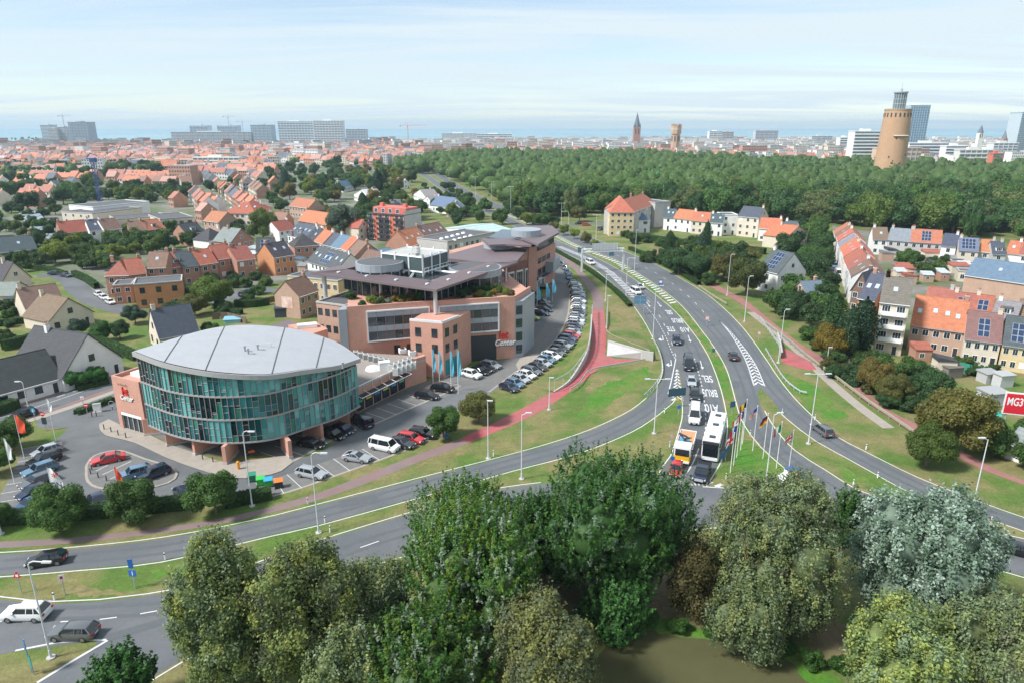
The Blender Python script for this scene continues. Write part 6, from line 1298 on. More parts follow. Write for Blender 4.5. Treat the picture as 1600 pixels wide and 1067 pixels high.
for c_,a_,k,col,lab in [
 ((74,709),(50,717),'hatch',cSIL,'silver hatchback nearest the lawn corner in the left car park row'),((70,723),(45,732),'suv',cBLK,'black car second in the left car park row'),((64,739),(38,748),'suv',cLB,'light blue car third in the left car park row'),
 ((60,756),(34,766),'estate',cGR,'grey estate fourth in the left car park row'),((53,774),(28,784),'hatch',cNAVY,'dark blue hatchback fifth in the left car park row'),((50,793),(28,803),'hatch',cBL,'blue hatchback last in the left car park row, half hidden by a tree'),
 ((170,722),(147,727),'sedan',cRED,'red saloon parked on the teardrop island'),((211,745),(188,751),'suv',cLB,'light blue SUV parked on the teardrop island'),((241,745),(219,753),'suv',cNAVY,'dark blue SUV parked on the island next to the light blue one'),
 ((156,788),(164,797),'sedan',cNAVY,'dark blue saloon half hidden between two street trees'),((287,774),(279,766),'hatch',cNAVY,'dark hatchback facing the forecourt beside a street tree'),((110,790),(118,802),'sedan',cSIL,'silver car hidden behind the leftmost street tree'),
 ((487,697),(503,700),'sedan',cBLK,'black saloon parked under the glass building behind the wide pier'),((520,683),(533,686),'estate',cBLK,'black estate in the second bay under the glass building'),((537,675),(548,678),'hatch',cNAVY,'dark blue car in the third bay under the glass building'),
 ((566,664),(550,655),'van',cNAVY,'dark blue people carrier at the right end of the glass building'),((487,744),(506,748),'estate',cSIL,'silver estate alone near the colourful bins'),((558,719),(578,722),'coupe',(.30,.31,.33),'grey car with black roof in the lower bays'),
 ((601,702),(619,706),'van',cWH,'white minibus in the lower bays'),((628,696),(641,700),'sedan',cDK,'dark saloon between the white minibus and the red estate'),((642,689),(656,692),'estate',cRED,'red estate in the lower bays'),((660,682),(674,684),'suv',cBLK,'black SUV at the end of the lower bays beside the round tree'),
 ((667,622),(682,624),'estate',cBLK,'black estate in the upper bays by the shops'),((692,611),(708,613),'suv',cBLK,'black SUV in the upper bays under the blue flags'),((737,589),(752,593),'suv',cWH,'white SUV at the main entrance'),((749,583),(763,587),'sedan',cBLK,'black saloon beside the white entrance SUV'),((757,579),(771,582),'sedan',cDK,'dark saloon second from the pale car at the entrance'),((767,574),(780,577),'estate',cSIL,'silver estate nearest the sign wall'),
 ((831,500),(842,501),'hatch',cLIME,'lime green hatchback by the inner car park'),((827,488),(839,489),'suv',cWH,'white SUV in the inner car park'),((844,493),(855,494),'estate',cNAVY,'dark blue estate next to the lime hatchback'),((849,487),(860,488),'estate',cBLK,'black car third in the inner car park'),((852,481),(862,482),'hatch',cGR,'grey car fourth in the inner car park'),((848,475),(858,476),'sedan',cNAVY,'navy car fifth in the inner car park'),((838,474),(846,474),'hatch',cBL,'blue car at the far end of the inner car park'),((813,492),(820,494),'hatch',cNAVY,'navy car beside the grey corner of the office'),
 ((848,452),(858,452),'suv',cBLK,'black SUV in front of the blue corner shop'),((827,460),(836,460),'sedan',cBLK,'black saloon at the portal pillars'),((810,468),(818,468),'hatch',cNAVY,'navy hatchback behind the first pale blue flag'),
 ((876,415),(881,419),'hatch',cDK,'dark car farthest along the kerb by the tower'),((881,421),(886,425),'hatch',cGR,'grey car second along the kerb by the tower'),((886,428),(890,432),'hatch',cBL,'blue car third along the kerb by the tower'),((889,436),(892,441),'hatch',(.03,.11,.28),'bright blue car fourth along the kerb by the tower'),
 ((74,880),(48,884),'hatch',cBLK,'black hatchback driving on the upper left road'),((43,964),(12,964),'suv',cWH,'white crossover driving on the lower left road'),((116,994),(84,994),'estate',cGR,'grey hatchback driving beside the triangular island'),((1584,863),(1556,856),'coupe',cBLK,'black open sports car entering at the right edge'),
 ((1057,536),(1059,547),'suv',cNAVY,'dark SUV alone in the approach lanes below the lettering'),((1075,574),(1077,586),'bigvan',cDK,'black van ahead of the queue'),((1080,600),(1082,610),'hatch',cSIL,'silver blue car behind the black van in the queue'),((1085,622),(1086,632),'suv',cBLK,'black SUV right behind the white truck'),((1085,655),(1084,668),'bigvan',cWH,'white van behind the crane truck'),
 ((993,459),(1002,464),'van',cWH,'white delivery van in the approach lanes'),((1000,451),(1008,456),'hatch',cSIL,'silver car beside the white delivery van'),((922,413),(932,418),'van',cWH,'white van beneath the gantry'),((1145,560),(1141,548),'sedan',cDK,'dark car driving away beside the chevrons'),((1284,676),(1269,665),'estate',cGR,'dark grey estate on the slip road at the right'),((1056,738),(1054,748),'hatch',cRED,'red car nearly hidden by poplar leaves ahead of the truck'),
 ((38,651),(20,656),'hatch',cBLK,'black car on the side street at the left edge'),((155,463),(162,466),'hatch',cWH,'white car first of three parked in the close'),((163,468),(170,471),'hatch',cWH,'white car second of three parked in the close'),((173,475),(180,478),'hatch',cWH,'white car third of three parked in the close'),((87,430),(95,430),'sedan',cNAVY,'dark car at the head of the close'),((103,433),(110,434),'sedan',cNAVY,'second dark car at the head of the close'),
 ((391,458),(398,454),'hatch',cBL,'blue car in the rear car park'),((400,456),(406,452),'hatch',cNAVY,'navy car in the rear car park'),((380,462),(386,458),'hatch',cDK,'dark car in the rear car park'),((1238,486),(1246,482),'hatch',cRED,'red car parked among the dark trees'),((1302,408),(1304,414),'hatch',cSIL,'silver car in the terrace street'),((1304,418),(1306,424),'hatch',cLB,'blue car in the terrace street'),((1309,432),(1311,438),'bigvan',cWH,'white van in the terrace street'),
 ((916,353),(926,353),'estate',cRED,'red car on the cross street'),((905,351),(896,351),'sedan',cDK,'dark car on the cross street'),((937,360),(930,364),'suv',cNAVY,'navy car parked at the corner building'),((945,358),(938,361),'suv',cDK,'dark car parked at the corner building'),
 ((613,314),(616,316),'hatch',cNAVY,'first of four cars in the villa street'),((618,317),(621,319),'hatch',cGR,'second of four cars in the villa street'),((624,321),(627,323),'hatch',cDK,'third of four cars in the villa street'),((629,325),(632,327),'hatch',cSIL,'fourth of four cars in the villa street'),((690,288),(696,292),'hatch',cDK,'dark car on the far avenue')]:
    car(c_,a_,k,col,lab)
# the long curved row
row = gl([(897,444),(903,465),(904,482),(901,502),(896,520),(886,536),(872,551),(855,566),(838,579),(820,592),(803,603),(785,615)],0,1)
n_ = int(plen(row)/2.62); cols_=[cDK,cWH,cNAVY,cGR,cSIL,cGR,cSIL,cNAVY,cDK,cWH,cGR,cSIL,cWH,cGR,cDK,cSIL,cGR,cWH,cSIL,cNAVY,cGR,cSIL,cRED,cBL,cNAVY,cSIL,cDK,cGR,cWH,cLB,cSIL,cDK,cGR,cWH,cSIL,cLB,cNAVY,cWH,cBL,cNAVY,cDK,cWH]
nmc={cDK:'dark',cWH:'white',cNAVY:'navy',cGR:'grey',cSIL:'silver',cRED:'red',cBL:'blue',cLB:'light blue'}; kr=random.Random(3)
for i in range(n_):
    p,t = along(row, 1.2+i*2.62); n2 = Vector((t.y,-t.x)); k = kr.choice(('hatch','hatch','estate','suv','hatch')); c_ = cols_[i%len(cols_)]
    p = p+n2*kr.uniform(-.25,.25); car(p, p-n2+t*.25, k, c_, '%s %s in the long curved parking row, %s from the far end'%(nmc[c_],{'hatch':'hatchback','estate':'estate car','suv':'SUV'}[k],ordinal(i+1)),group='cars in the long curved parking row',world=True)
# bus
f_ = G(1108,722); q_ = G(1119,680); d_ = (f_-q_).normalized(); bus = thing('coach','white coach waiting in the right-hand queue lane','coach',tuple(f_-d_*6),math.atan2(d_.y,d_.x))
mb = MB(); mb.prism([(-6,-1.27),(5.75,-1.27),(6,-1.1),(6,1.1),(5.75,1.27),(-6,1.27)],.35,3.25); mb.prism([(-5.95,-1.15),(5.6,-1.15),(5.6,1.15),(-5.95,1.15)],3.25,3.42); mb.build('body',mat('coach_white',(.78,.78,.77),.3,.02,coat=.4),bus)
mb = MB(); mb.box(5.98,-1.12,.95,6.03,1.12,2.95); mb.build('windscreen',cglass,bus); mb = MB(); mb.box(5.7,-1.2,2.95,6.05,1.2,3.3); mb.build('brow',dark_m,bus)
for s in (-1,1):
    for k in range(6): mb = MB(); mb.box(-5.7+k*1.88,s*1.28-.012,1.45,-5.7+k*1.88+1.8,s*1.28+.012,2.85); mb.build('side_window',cglass,bus)
    mb = MB(); mb.box(6.0,s*.95-.15,.55,6.05,s*.95+.15,.75); mb.build('headlight',lamp_w,bus); mb = MB(); mb.tube([(5.9,s*1.2,2.8),(6.4,s*1.45,2.6),(6.4,s*1.45,1.9)],.06,5); mb.build('mirror',dark_m,bus)
    for x in (3.9,-2.9): place(WHEELB,'wheel',bus,(x,s*1.12,.48))
for x in (4.2,-.6,-4.4): mb = MB(); mb.box(x-.45,-.45,3.42,x+.45,.45,3.52); mb.box(x-.35,-.35,3.52,x+.35,.35,3.54,1); mb.build('roof_hatch',[dark_m,glass_m],bus)
mb = MB(); mb.box(-2.4,-1.0,3.42,-.9,1.0,3.62); mb.build('roof_unit',mat('pale_blue_unit',(.6,.65,.7),.5),bus)
# crane truck
f_ = G(1064,727); q_ = G(1077,680); d_ = (f_-q_).normalized(); tr = thing('crane_truck','yellow and white crane truck with loaded tipper bed in the left queue lane','truck',tuple(f_-d_*4.5),math.atan2(d_.y,d_.x))
yel=mat('truck_yellow',(.72,.42,.02),.35,.03); mb = MB(); mb.box(-4.5,-.5,.6,4.2,.5,.95); mb.build('chassis',dark_m,tr)
mb = MB(); mb.prism([(2.3,-1.2),(4.4,-1.2),(4.5,-1.05),(4.5,1.05),(4.4,1.2),(2.3,1.2)],.55,1.55,0); mb.prism([(2.3,-1.18),(4.35,-1.18),(4.35,1.18),(2.3,1.18)],1.55,2.95,1); mb.build('cab',[yel,white_m],tr)
mb = MB(); mb.add([(4.52,-1.0,1.6),(4.52,1.0,1.6),(4.38,1.0,2.6),(4.38,-1.0,2.6)],[(0,1,2,3)]); mb.build('windscreen',cglass,tr)
for s in (-1,1): mb = MB(); mb.box(3.0,s*1.19-.01,1.6,4.1,s*1.19+.01,2.5); mb.build('side_window',cglass,tr); mb = MB(); mb.tube([(4.2,s*1.2,2.5),(4.5,s*1.5,2.4),(4.5,s*1.5,1.7)],.07,5); mb.build('mirror',dark_m,tr)
mb = MB(); mb.box(4.5,-1.1,.5,4.62,1.1,.8); mb.build('bumper',white_m,tr)
for x in (3.4,-1.6,-2.9):
    for s in (-1,1): place(WHEELB,'wheel',tr,(x,s*1.0,.48))
mb = MB(); mb.box(-4.6,-1.25,1.0,.6,1.25,1.12)
for b_ in ((-4.6,-1.25,.6,-1.17),(-4.6,1.17,.6,1.25),(-4.6,-1.17,-4.52,1.17),(.52,-1.17,.6,1.17)): mb.box(b_[0],b_[1],1.12,b_[2],b_[3],1.85)
mb.build('tipper_bed',white_m,tr); mb = MB(); mb.prism([(-4.5,-1.15),(-.6,-1.15),(-.3,1.15),(-4.5,1.15)],1.12,[1.7,1.6,1.45,1.75]); mb.build('sand_load',mat('sand',(.50,.26,.14),.95,.2,2),tr)
mb = MB(); mb.box(-1.0,-.9,1.45,.3,.5,2.1); mb.build('blue_crate',mat('blue_plastic',(.05,.30,.55),.5),tr)
mb = MB(); mb.tube([(1.2,0,.95),(1.2,0,2.9)],.22,8); mb.tube([(1.2,0,2.9),(2.0,.8,3.5),(.2,-1.0,3.2)],.16,6); mb.tube([(.2,-1.0,3.2),(1.8,.6,2.5)],.12,6); mb.build('crane_arm',dark_m,tr); mb = MB(); mb.tube([(1.9,.9,3.5),(1.3,.2,3.35)],.19,6); mb.build('crane_boom_tip',yel,tr)
# pickup
f_=G(1091,757); q_=G(1100,735); d_=(f_-q_).normalized(); pk = thing('pickup_truck','dark blue pickup first at the give-way line','pickup truck',tuple(f_-d_*2.6),math.atan2(d_.y,d_.x))
mb = MB(); mb.prism([(-2.6,-.95),(2.3,-.95),(2.6,-.75),(2.6,.75),(2.3,.95),(-2.6,.95)],.45,1.08); mb.prism([(-.35,-.78),(.75,-.78),(.75,.78),(-.35,.78)],1.75,1.83)
for b_ in ((-2.6,-.95,-.55,-.87),(-2.6,.87,-.55,.95),(-2.6,-.87,-2.52,.87)): mb.box(b_[0],b_[1],1.08,b_[2],b_[3],1.25)
mb.build('body',carpaint,pk,color=cNAVY,smooth=30); mb = MB(); mb.add([(-.6,-.9,1.08),(1.3,-.9,1.08),(1.3,.9,1.08),(-.6,.9,1.08),(-.4,-.74,1.76),(.7,-.74,1.76),(.7,.74,1.76),(-.4,.74,1.76)],[(0,1,5,4),(1,2,6,5),(2,3,7,6),(3,0,4,7),(4,5,6,7)]); mb.build('glazing',cglass,pk)
mb = MB(); mb.box(-2.5,-.86,1.09,-.62,.86,1.2); mb.build('bed_cover',rubber,pk); mb = MB(); mb.box(2.58,-.6,.55,2.63,.6,.95); mb.build('grille',steel_m,pk)
for s in (-1,1):
    mb = MB(); mb.box(2.45,s*.75-.15,.75,2.6,s*.75+.15,.95); mb.build('headlight',lamp_w,pk)
    for x in (1.65,-1.6): place(WHEEL,'wheel',pk,(x,s*.86,.37),0,1.15)
# small road sweeper with its yellow-blue hose by the flags
q=G(1236,752); sw=thing('road_sweeper','white road sweeper with blue roof and red-white stripes beside the flag lawn','sweeper',tuple(q),.5)
mb=MB(); mb.box(-.9,-.7,.5,.7,.7,1.9); mb.prism([(-2.4,-.65),(-.9,-.65),(-.9,.65),(-2.4,.65)],.5,[1.2,1.5,1.5,1.2]); mb.build('body',white_m,sw); mb=MB(); mb.box(-.8,-.75,1.9,.8,.75,2.05); mb.build('cab_roof',mat('sweeper_blue',(.04,.10,.25),.4),sw); mb=MB(); mb.box(.71,-.6,1.0,.74,.6,1.8); mb.build('windscreen',cglass,sw)
for k in range(4): mb=MB(); mb.box(-.8+.4*k,-.72,.7,-.6+.4*k,-.705,1.5); mb.build('warning_stripe',red_m,sw)
for x in (-1.8,.3):
    for s in (-1,1): place(WHEEL,'wheel',sw,(x,s*.6,.32))
mb=MB(); mb.tube([(-.6,-1.0,.4),(-1.2,-1.8,.7),(-2.0,-1.7,.4)],.16,6); mb.build('hose',yel,sw)
# cyclist on the path
q=G(699,690); t_=(G(640,720)-q).normalized(); a_=math.atan2(t_.y,t_.x); bi=thing('bicycle','bicycle ridden along the cycle path','bicycle',tuple(q),a_)
for x,nm in ((.52,'front_wheel'),(-.52,'rear_wheel')):
    mb=MB(); mb.tube([(x+.34*math.cos(k*math.pi/8),0,.35+.34*math.sin(k*math.pi/8)) for k in range(17)],.025,5); mb.build(nm,rubber,bi)
mb=MB(); mb.tube([(-.52,0,.35),(-.1,0,.32),(.38,0,.75),(-.15,0,.85),(-.1,0,.32)],.02,5); mb.tube([(-.52,0,.35),(-.15,0,.85),(-.17,0,.98)],.02,5); mb.tube([(.52,0,.35),(.38,0,.75),(.35,0,1.05),(.33,.25,1.08)],.02,5); mb.tube([(.35,0,1.05),(.33,-.25,1.08)],.02,5); mb.build('bicycle_frame',dark_m,bi); mb=MB(); mb.box(-.3,-.08,.97,-.05,.08,1.02); mb.build('saddle',rubber,bi)
def person(name,label,loc,rz,joints,edges,radii,col,skin_idx=()):
    me=bpy.data.meshes.new('body'); me.from_pydata(joints,edges,[]); o=bpy.data.objects.new(name,me); C.objects.link(o); o.location=(loc[0],loc[1],loc[2]); o.rotation_euler=(0,0,rz)
    md=o.modifiers.new('skin','SKIN'); sv_=me.skin_vertices[0].data
    for i,r in enumerate(radii): sv_[i].radius=(r,r)
    sv_[0].use_root=True; ss=o.modifiers.new('sub','SUBSURF'); ss.levels=1; ss.render_levels=1; me.materials.append(col); return tag(o,label,'person')
J=[(-.15,0,1.05),(-.02,0,1.3),(.12,0,1.5),(.18,0,1.6),(.22,0,1.74),(.12,.19,1.47),(.25,.24,1.25),(.34,.24,1.1),(.12,-.19,1.47),(.25,-.24,1.25),(.34,-.24,1.1),(-.12,.11,1.0),(.22,.12,.85),(.02,.12,.45),(.14,.12,.40),(-.12,-.11,1.0),(.12,-.12,.7),(-.08,-.12,.28),(.06,-.12,.22)]
E_=[(0,1),(1,2),(2,3),(3,4),(2,5),(5,6),(6,7),(2,8),(8,9),(9,10),(0,11),(11,12),(12,13),(13,14),(0,15),(15,16),(16,17),(17,18)]
person('person','cyclist in a blue jacket riding towards the lower left on the path',(q.x,q.y,.0),a_,J,E_,[.15,.15,.15,.06,.11,.07,.05,.04,.07,.05,.04,.10,.08,.055,.045,.10,.08,.055,.045],mat('blue_jacket',(.03,.10,.30),.8,.1))
# ------------------------------------------------------------------ the town beyond
def fm(nm,c,rough=.8,var=.15): return mat(nm,c,rough,var,.5)
RM = [('orange',fm('far_orange',(0.47,0.185,0.11))),('red',fm('far_red',(0.37,0.155,0.115))),('brown',fm('far_brown',(0.26,0.15,0.11))),('slate',fm('far_slate',(0.11,0.125,0.15))),('rose',fm('far_rose',(0.44,0.25,0.20)))]
WM = [('white',fm('far_white',(0.72,0.71,0.69))),('cream',fm('far_cream',(0.60,0.53,0.43))),('brick',fm('far_brick',(0.44,0.25,0.18))),('grey',fm('far_grey',(0.45,0.45,0.45)))]
wdk = fm('far_window',(0.05,0.06,0.07),.3)
def farhouse(rm,wm,w_,D,ze,Rr,flat=False):
    mb = MB()
    if flat:
        mb.box(0,0,0,w_,D,ze,0); mb.box(-.1,-.1,ze,w_+.1,D+.1,ze+.3,1)
    else:
        mb.add([(0,0,0),(w_,0,0),(w_,D,0),(0,D,0),(0,0,ze),(w_,0,ze),(w_,D,ze),(0,D,ze),(0,D/2,ze+Rr),(w_,D/2,ze+Rr)],[(0,1,5,4),(1,2,6,9,5),(2,3,7,6),(3,0,4,8,7)],0)
        mb.add([(-.05,-.35,ze-.2),(w_+.05,-.35,ze-.2),(w_+.05,D/2,ze+Rr+.15),(-.05,D/2,ze+Rr+.15),(-.05,D+.35,ze-.2),(w_+.05,D+.35,ze-.2)],[(0,1,2,3),(3,2,5,4)],1)
        mb.box(w_-.9,D/2-.3,ze+Rr-.5,w_-.2,D/2+.3,ze+Rr+1.0,0)
    nf = max(1,round(ze/3)); nc = max(2,round(w_/2.6))
    for f in range(nf):
        for c in range(nc):
            x = w_*(c+.5)/nc; z = f*ze/nf+ze/nf*.35
            mb.add([(x-.6,-.03,z),(x+.6,-.03,z),(x+.6,-.03,z+1.4),(x-.6,-.03,z+1.4)],[(0,1,2,3)],2); mb.add([(x+.6,D+.03,z),(x-.6,D+.03,z),(x-.6,D+.03,z+1.4),(x+.6,D+.03,z+1.4)],[(0,1,2,3)],2)
    return mb
FH = {}
for rn,rm in RM:
    for wn,wm in WM:
        for v in range(2): mb = farhouse(rm,wm,(6.6,8.4)[v],9,(5.8,6.6)[v],(3.6,4.2)[v]); FH[(rn,wn,v)] = (mb, mb.mesh('house',[wm,rm,wdk]))
for wn,wm in WM:
    for v in range(2): mb = farhouse(None,wm,(13,20)[v],12,(11,16)[v],0,True); FH[('flat',wn,v)] = (mb, mb.mesh('block',[wm,fm('far_flat_roof',(0.35,0.34,0.33)),wdk]))
tr_ = random.Random(21); PL = []       # (x,y,rz,key)
GRID = {}
for q,rad in HC+[(p,s) for p,s in SPOTS]: GRID.setdefault((int(q[0]//40),int(q[1]//40)),[]).append((q,rad))
AVE = gl([(640,262),(668,281),(700,303),(745,326),(800,352)],0,8)
def free(x,y,m):
    gx,gy = int(x//40),int(y//40)
    for i in (-1,0,1):
        for j in (-1,0,1):
            for q,rad in GRID.get((gx+i,gy+j),()):
                if (q[0]-x)**2+(q[1]-y)**2 < (rad+m)**2: return False
    return True
def quarter(poly, ang, rowsp, wn_w, rn_w, skip, flatp, seed):
    r = random.Random(seed); W = [tuple(G(*p)) for p in poly]; c = Vector((sum(p[0] for p in W)/len(W),sum(p[1] for p in W)/len(W))); ca,sa = math.cos(ang),math.sin(ang)
    ext = max((Vector(p)-c).length for p in W); v = -ext
    while v < ext:
        u = -ext; rcur = r.choices([k for k,_ in RM],rn_w)[0]; wcur = r.choices([k for k,_ in WM],wn_w)[0]
        while u < ext:
            if r.random() < .35: rcur = r.choices([k for k,_ in RM],rn_w)[0]
            if r.random() < .4: wcur = r.choices([k for k,_ in WM],wn_w)[0]
            k = 0 if r.random()<.7 else 1; st = (6.6,8.4)[k]; key = (rcur,wcur,k)
            if r.random() < flatp: k = 0 if r.random()<.7 else 1; key = ('flat',wcur,k); st = (13.2,20.2)[k]
            x = c.x+u*ca-v*sa; y = c.y+u*sa+v*ca; u += st
            if r.random() < skip: u += r.uniform(3,14); continue
            if inside((x,y),W) and free(x,y,7): PL.append((x,y,ang+r.choice((0,0,0,0,math.pi/2)) if r.random()<.15 else ang,key))
        v += rowsp*r.uniform(.85,1.2)
# left: terraces behind the gardens, then the dense old town, then the seafront
quarter([(255,300),(330,282),(410,285),(440,310),(450,350),(345,345),(300,335),(255,318)],R(-62),20,[3,3,4,1],[6,3,2,2,2],.16,0.0,1)
quarter([(150,298),(165,285),(300,268),(420,262),(425,283),(330,282),(250,298)],R(-8),19,[3,3,4,1],[6,3,2,3,2],.16,.02,2)
quarter([(-60,300),(60,280),(140,285),(130,310),(60,325),(-60,330)],R(-15),24,[4,3,3,1],[7,2,1,3,1],.28,0.0,3)
quarter([(-60,330),(30,320),(95,325),(95,330),(60,345),(-60,362)],R(-10),24,[3,3,4,1],[6,2,2,3,1],.3,0.0,13)
quarter([(225,312),(300,318),(345,345),(345,360),(300,355),(300,335)],R(-40),18,[3,3,4,1],[6,3,2,3,1],.25,0.0,14)
quarter([(95,368),(290,366),(290,395),(160,405),(95,395)],R(-6),26,[3,3,4,1],[4,4,2,3,1],.4,0.0,15)
quarter([(400,356),(440,352),(470,362),(455,392),(405,380)],R(-12),16,[3,3,4,1],[6,3,2,4,1],.25,0.0,16)
quarter([(590,385),(640,388),(680,385),(690,395),(640,402),(590,400)],R(10),16,[3,3,4,2],[4,3,2,4,1],.3,0.0,17)
quarter([(-60,262),(120,258),(260,258),(430,256),(430,264),(300,268),(120,276),(-60,276)],R(12),20,[3,3,4,1],[5,4,2,3,3],.18,.03,4)
quarter([(-80,258),(-80,240),(200,236),(480,234),(600,238),(640,252),(560,262),(430,256),(120,256)],R(-20),21,[3,2,4,1],[4,5,3,4,5],.14,.05,5)
quarter([(-80,240),(-80,228),(200,226),(620,224),(700,232),(620,240),(480,234),(200,236)],R(30),26,[4,2,3,2],[4,5,3,5,5],.14,.10,6)
quarter([(600,244),(660,234),(900,232),(1130,236),(1340,240),(1340,252),(1130,249),(900,240),(700,242)],R(5),20,[5,3,2,2],[4,3,2,4,3],.10,.30,7)
quarter([(620,232),(700,224),(1100,223),(1620,224),(1640,244),(1340,240),(1130,236),(900,232)],R(-10),26,[6,3,1,3],[3,2,2,5,3],.12,.55,8)
quarter([(1330,252),(1420,250),(1640,250),(1640,262),(1420,258)],R(6),26,[6,4,1,2],[3,1,1,3,1],.2,.7,9)
# yards of the right-hand quarter
quarter([(1400,396),(1490,404),(1500,430),(1480,452),(1405,430)],R(-8),15,[4,3,2,3],[3,2,2,4,1],.45,.0,10)
PL.sort(key=lambda t: t[1])
cntd = {}; first = []
for x,y,rz,key in PL[:300]:
    nm = 'town_house' if key[0] != 'flat' else 'town_block'
    o = place(FH[key][1], nm, None, (x,y,0), rz)
    lab = ('%s %s-roofed house in the middle town'%(key[1],key[0]) if key[0] != 'flat' else '%s flat-roofed block in the middle town'%key[1])
    tag(o,lab,'house' if key[0] != 'flat' else 'block','houses of the middle town'); cntd.setdefault(lab,[]).append(o)
for lab,os_ in cntd.items():
    os_.sort(key=lambda o:o.location.x/o.location.y)
    for i,o in enumerate(os_): o['label'] = lab+', '+ordinal(i+1)+' from the left'
big_ = MB(); mats_ = [m for _,m in WM]+[m for _,m in RM]+[wdk,fm('far_flat_roof',(0,0,0))]; ix = {k:i for i,(k,_) in enumerate(WM)}; jx = {k:4+i for i,(k,_) in enumerate(RM)}
V=[];Fv=[];Mv=[];ls=0
for x,y,rz,key in PL[300:]:
    mb = FH[key][0]; ca,sa = math.cos(rz),math.sin(rz); hs = tr_.uniform(.85,1.25); o = len(V)
    mm = (ix[key[1]], jx[key[0]] if key[0] in jx else 10, 9)
    if y > 1150 and key[0] != 'flat': vv = mb.v[:16]; ff = mb.f[:6]; fi_ = mb.m[:6]
    else:
        vv = mb.v; nw = [k for k,m_ in enumerate(mb.m) if m_ != 2]; fw = [k for k,m_ in enumerate(mb.m) if m_ == 2][::2]; ff = [mb.f[k] for k in nw+fw]; fi_ = [mb.m[k] for k in nw+fw]
    V += [(x+a*ca-b*sa, y+a*sa+b*ca, c*hs) for a,b,c in vv]; Fv += [tuple(i+o for i in f) for f in ff]; Mv += [mm[i] for i in fi_]
me = bpy.data.meshes.new('far_town'); me.from_pydata(V,[],Fv)
for m_ in mats_: me.materials.append(m_)
me.polygons.foreach_set('material_index',Mv); me.update(); tag(place(me,'far_town'),'dense mass of small red, grey and white roofs of the far town','',None,'stuff')
# ---- landmarks on the skyline
def atd(px, D): return Vector(((px-CX)/FPX*(D*_c+30*_s), D))       # a point D metres ahead under column px
def zat(yt, D): return CAM_H+(198-yt)/FPX*D*1.0
def slab(px0,px1,yt,D,depth,col,label,floors,name='tower_block',bal=True,win=(0.16,0.21,0.25),cat='tower block',top=None,ncol=0):
    a,b = atd(px0,D),atd(px1,D); W = (b-a).length; H = zat(yt,D); o = thing(name,label,cat,(a.x,a.y,0),math.atan2(b.y-a.y,b.x-a.x))
    mb = MB(); mb.box(0,0,0,W,depth,H-.5); mb.build('wall',plain,o,color=col)
    mb = MB(); mb.box(-.5,-.5,H-.5,W+.5,depth+.5,H+.6); mb.box(W*.3,depth*.3,H+.6,W*.6,depth*.7,H+3.2); mb.build('roof',plain,o,color=top or col)
    hf = H/floors
    for f in range(floors):
        mb = MB(); mb.box(.4,-.12,f*hf+hf*.35,W-.4,-.02,f*hf+hf*.9); mb.build('window_band',mat('win_%d'%int(win[0]*1000),win,.25,.25,.15),o)
        if bal: mb = MB(); mb.box(0,-1.1,f*hf,W,-.13,f*hf+hf*.30); mb.build('balcony_band',plain,o,color=tuple(min(.8,c*1.15) for c in col))
    for k in range(1,ncol): mb = MB(); mb.box(W*k/ncol-.35,-.6,0,W*k/ncol+.35,-.11,H-.4); mb.build('pier',plain,o,color=col)
    return o
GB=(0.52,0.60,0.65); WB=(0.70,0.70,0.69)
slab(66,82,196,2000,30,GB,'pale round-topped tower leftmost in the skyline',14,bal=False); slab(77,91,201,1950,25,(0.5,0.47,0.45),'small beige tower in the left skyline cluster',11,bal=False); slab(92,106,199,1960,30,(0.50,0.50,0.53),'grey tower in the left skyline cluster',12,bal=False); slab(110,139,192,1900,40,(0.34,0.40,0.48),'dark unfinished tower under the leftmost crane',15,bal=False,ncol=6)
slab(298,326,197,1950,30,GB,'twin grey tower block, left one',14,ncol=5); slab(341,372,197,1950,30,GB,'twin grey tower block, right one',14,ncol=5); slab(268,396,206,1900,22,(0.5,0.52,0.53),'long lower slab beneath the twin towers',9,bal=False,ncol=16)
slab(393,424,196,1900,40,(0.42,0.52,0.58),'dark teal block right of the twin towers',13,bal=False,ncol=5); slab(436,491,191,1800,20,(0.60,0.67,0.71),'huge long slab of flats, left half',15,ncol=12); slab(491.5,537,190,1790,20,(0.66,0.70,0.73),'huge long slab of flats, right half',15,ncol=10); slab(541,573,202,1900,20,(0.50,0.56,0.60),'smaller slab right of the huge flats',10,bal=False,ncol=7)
slab(1332,1378,205,930,18,WB,'white slab with balcony lines left of the round brick tower',10); slab(1414,1444,168,1250,24,(0.34,0.44,0.54),'tall blue-glass high-rise right of the round brick tower',30,bal=False,ncol=8,win=(0.10,0.19,0.28),top=WB); slab(1586,1622,178,1050,26,(0.45,0.52,0.56),'slim high-rise with balconies cut by the right edge',24,win=(0.08,0.16,0.20))
slab(1420,1482,222,1000,14,WB,'long white balcony block right of the high-rise',6); slab(1478,1512,226,950,14,WB,'white stepped block in the right skyline',6); slab(1370,1440,229,900,12,(0.58,0.42,0.30),'low tan block behind the round tower',4,bal=False,ncol=9); slab(1552,1590,222,1000,16,(0.6,0.6,0.6),'white office with dark windows near the right edge',7,bal=False,ncol=5); slab(1500,1552,232,880,12,(0.62,0.60,0.57),'low pale block above the trees at the right',4,ncol=6); slab(1553,1568,237,840,10,(0.55,0.16,0.10),'small red block above the trees at the right',3,bal=False)
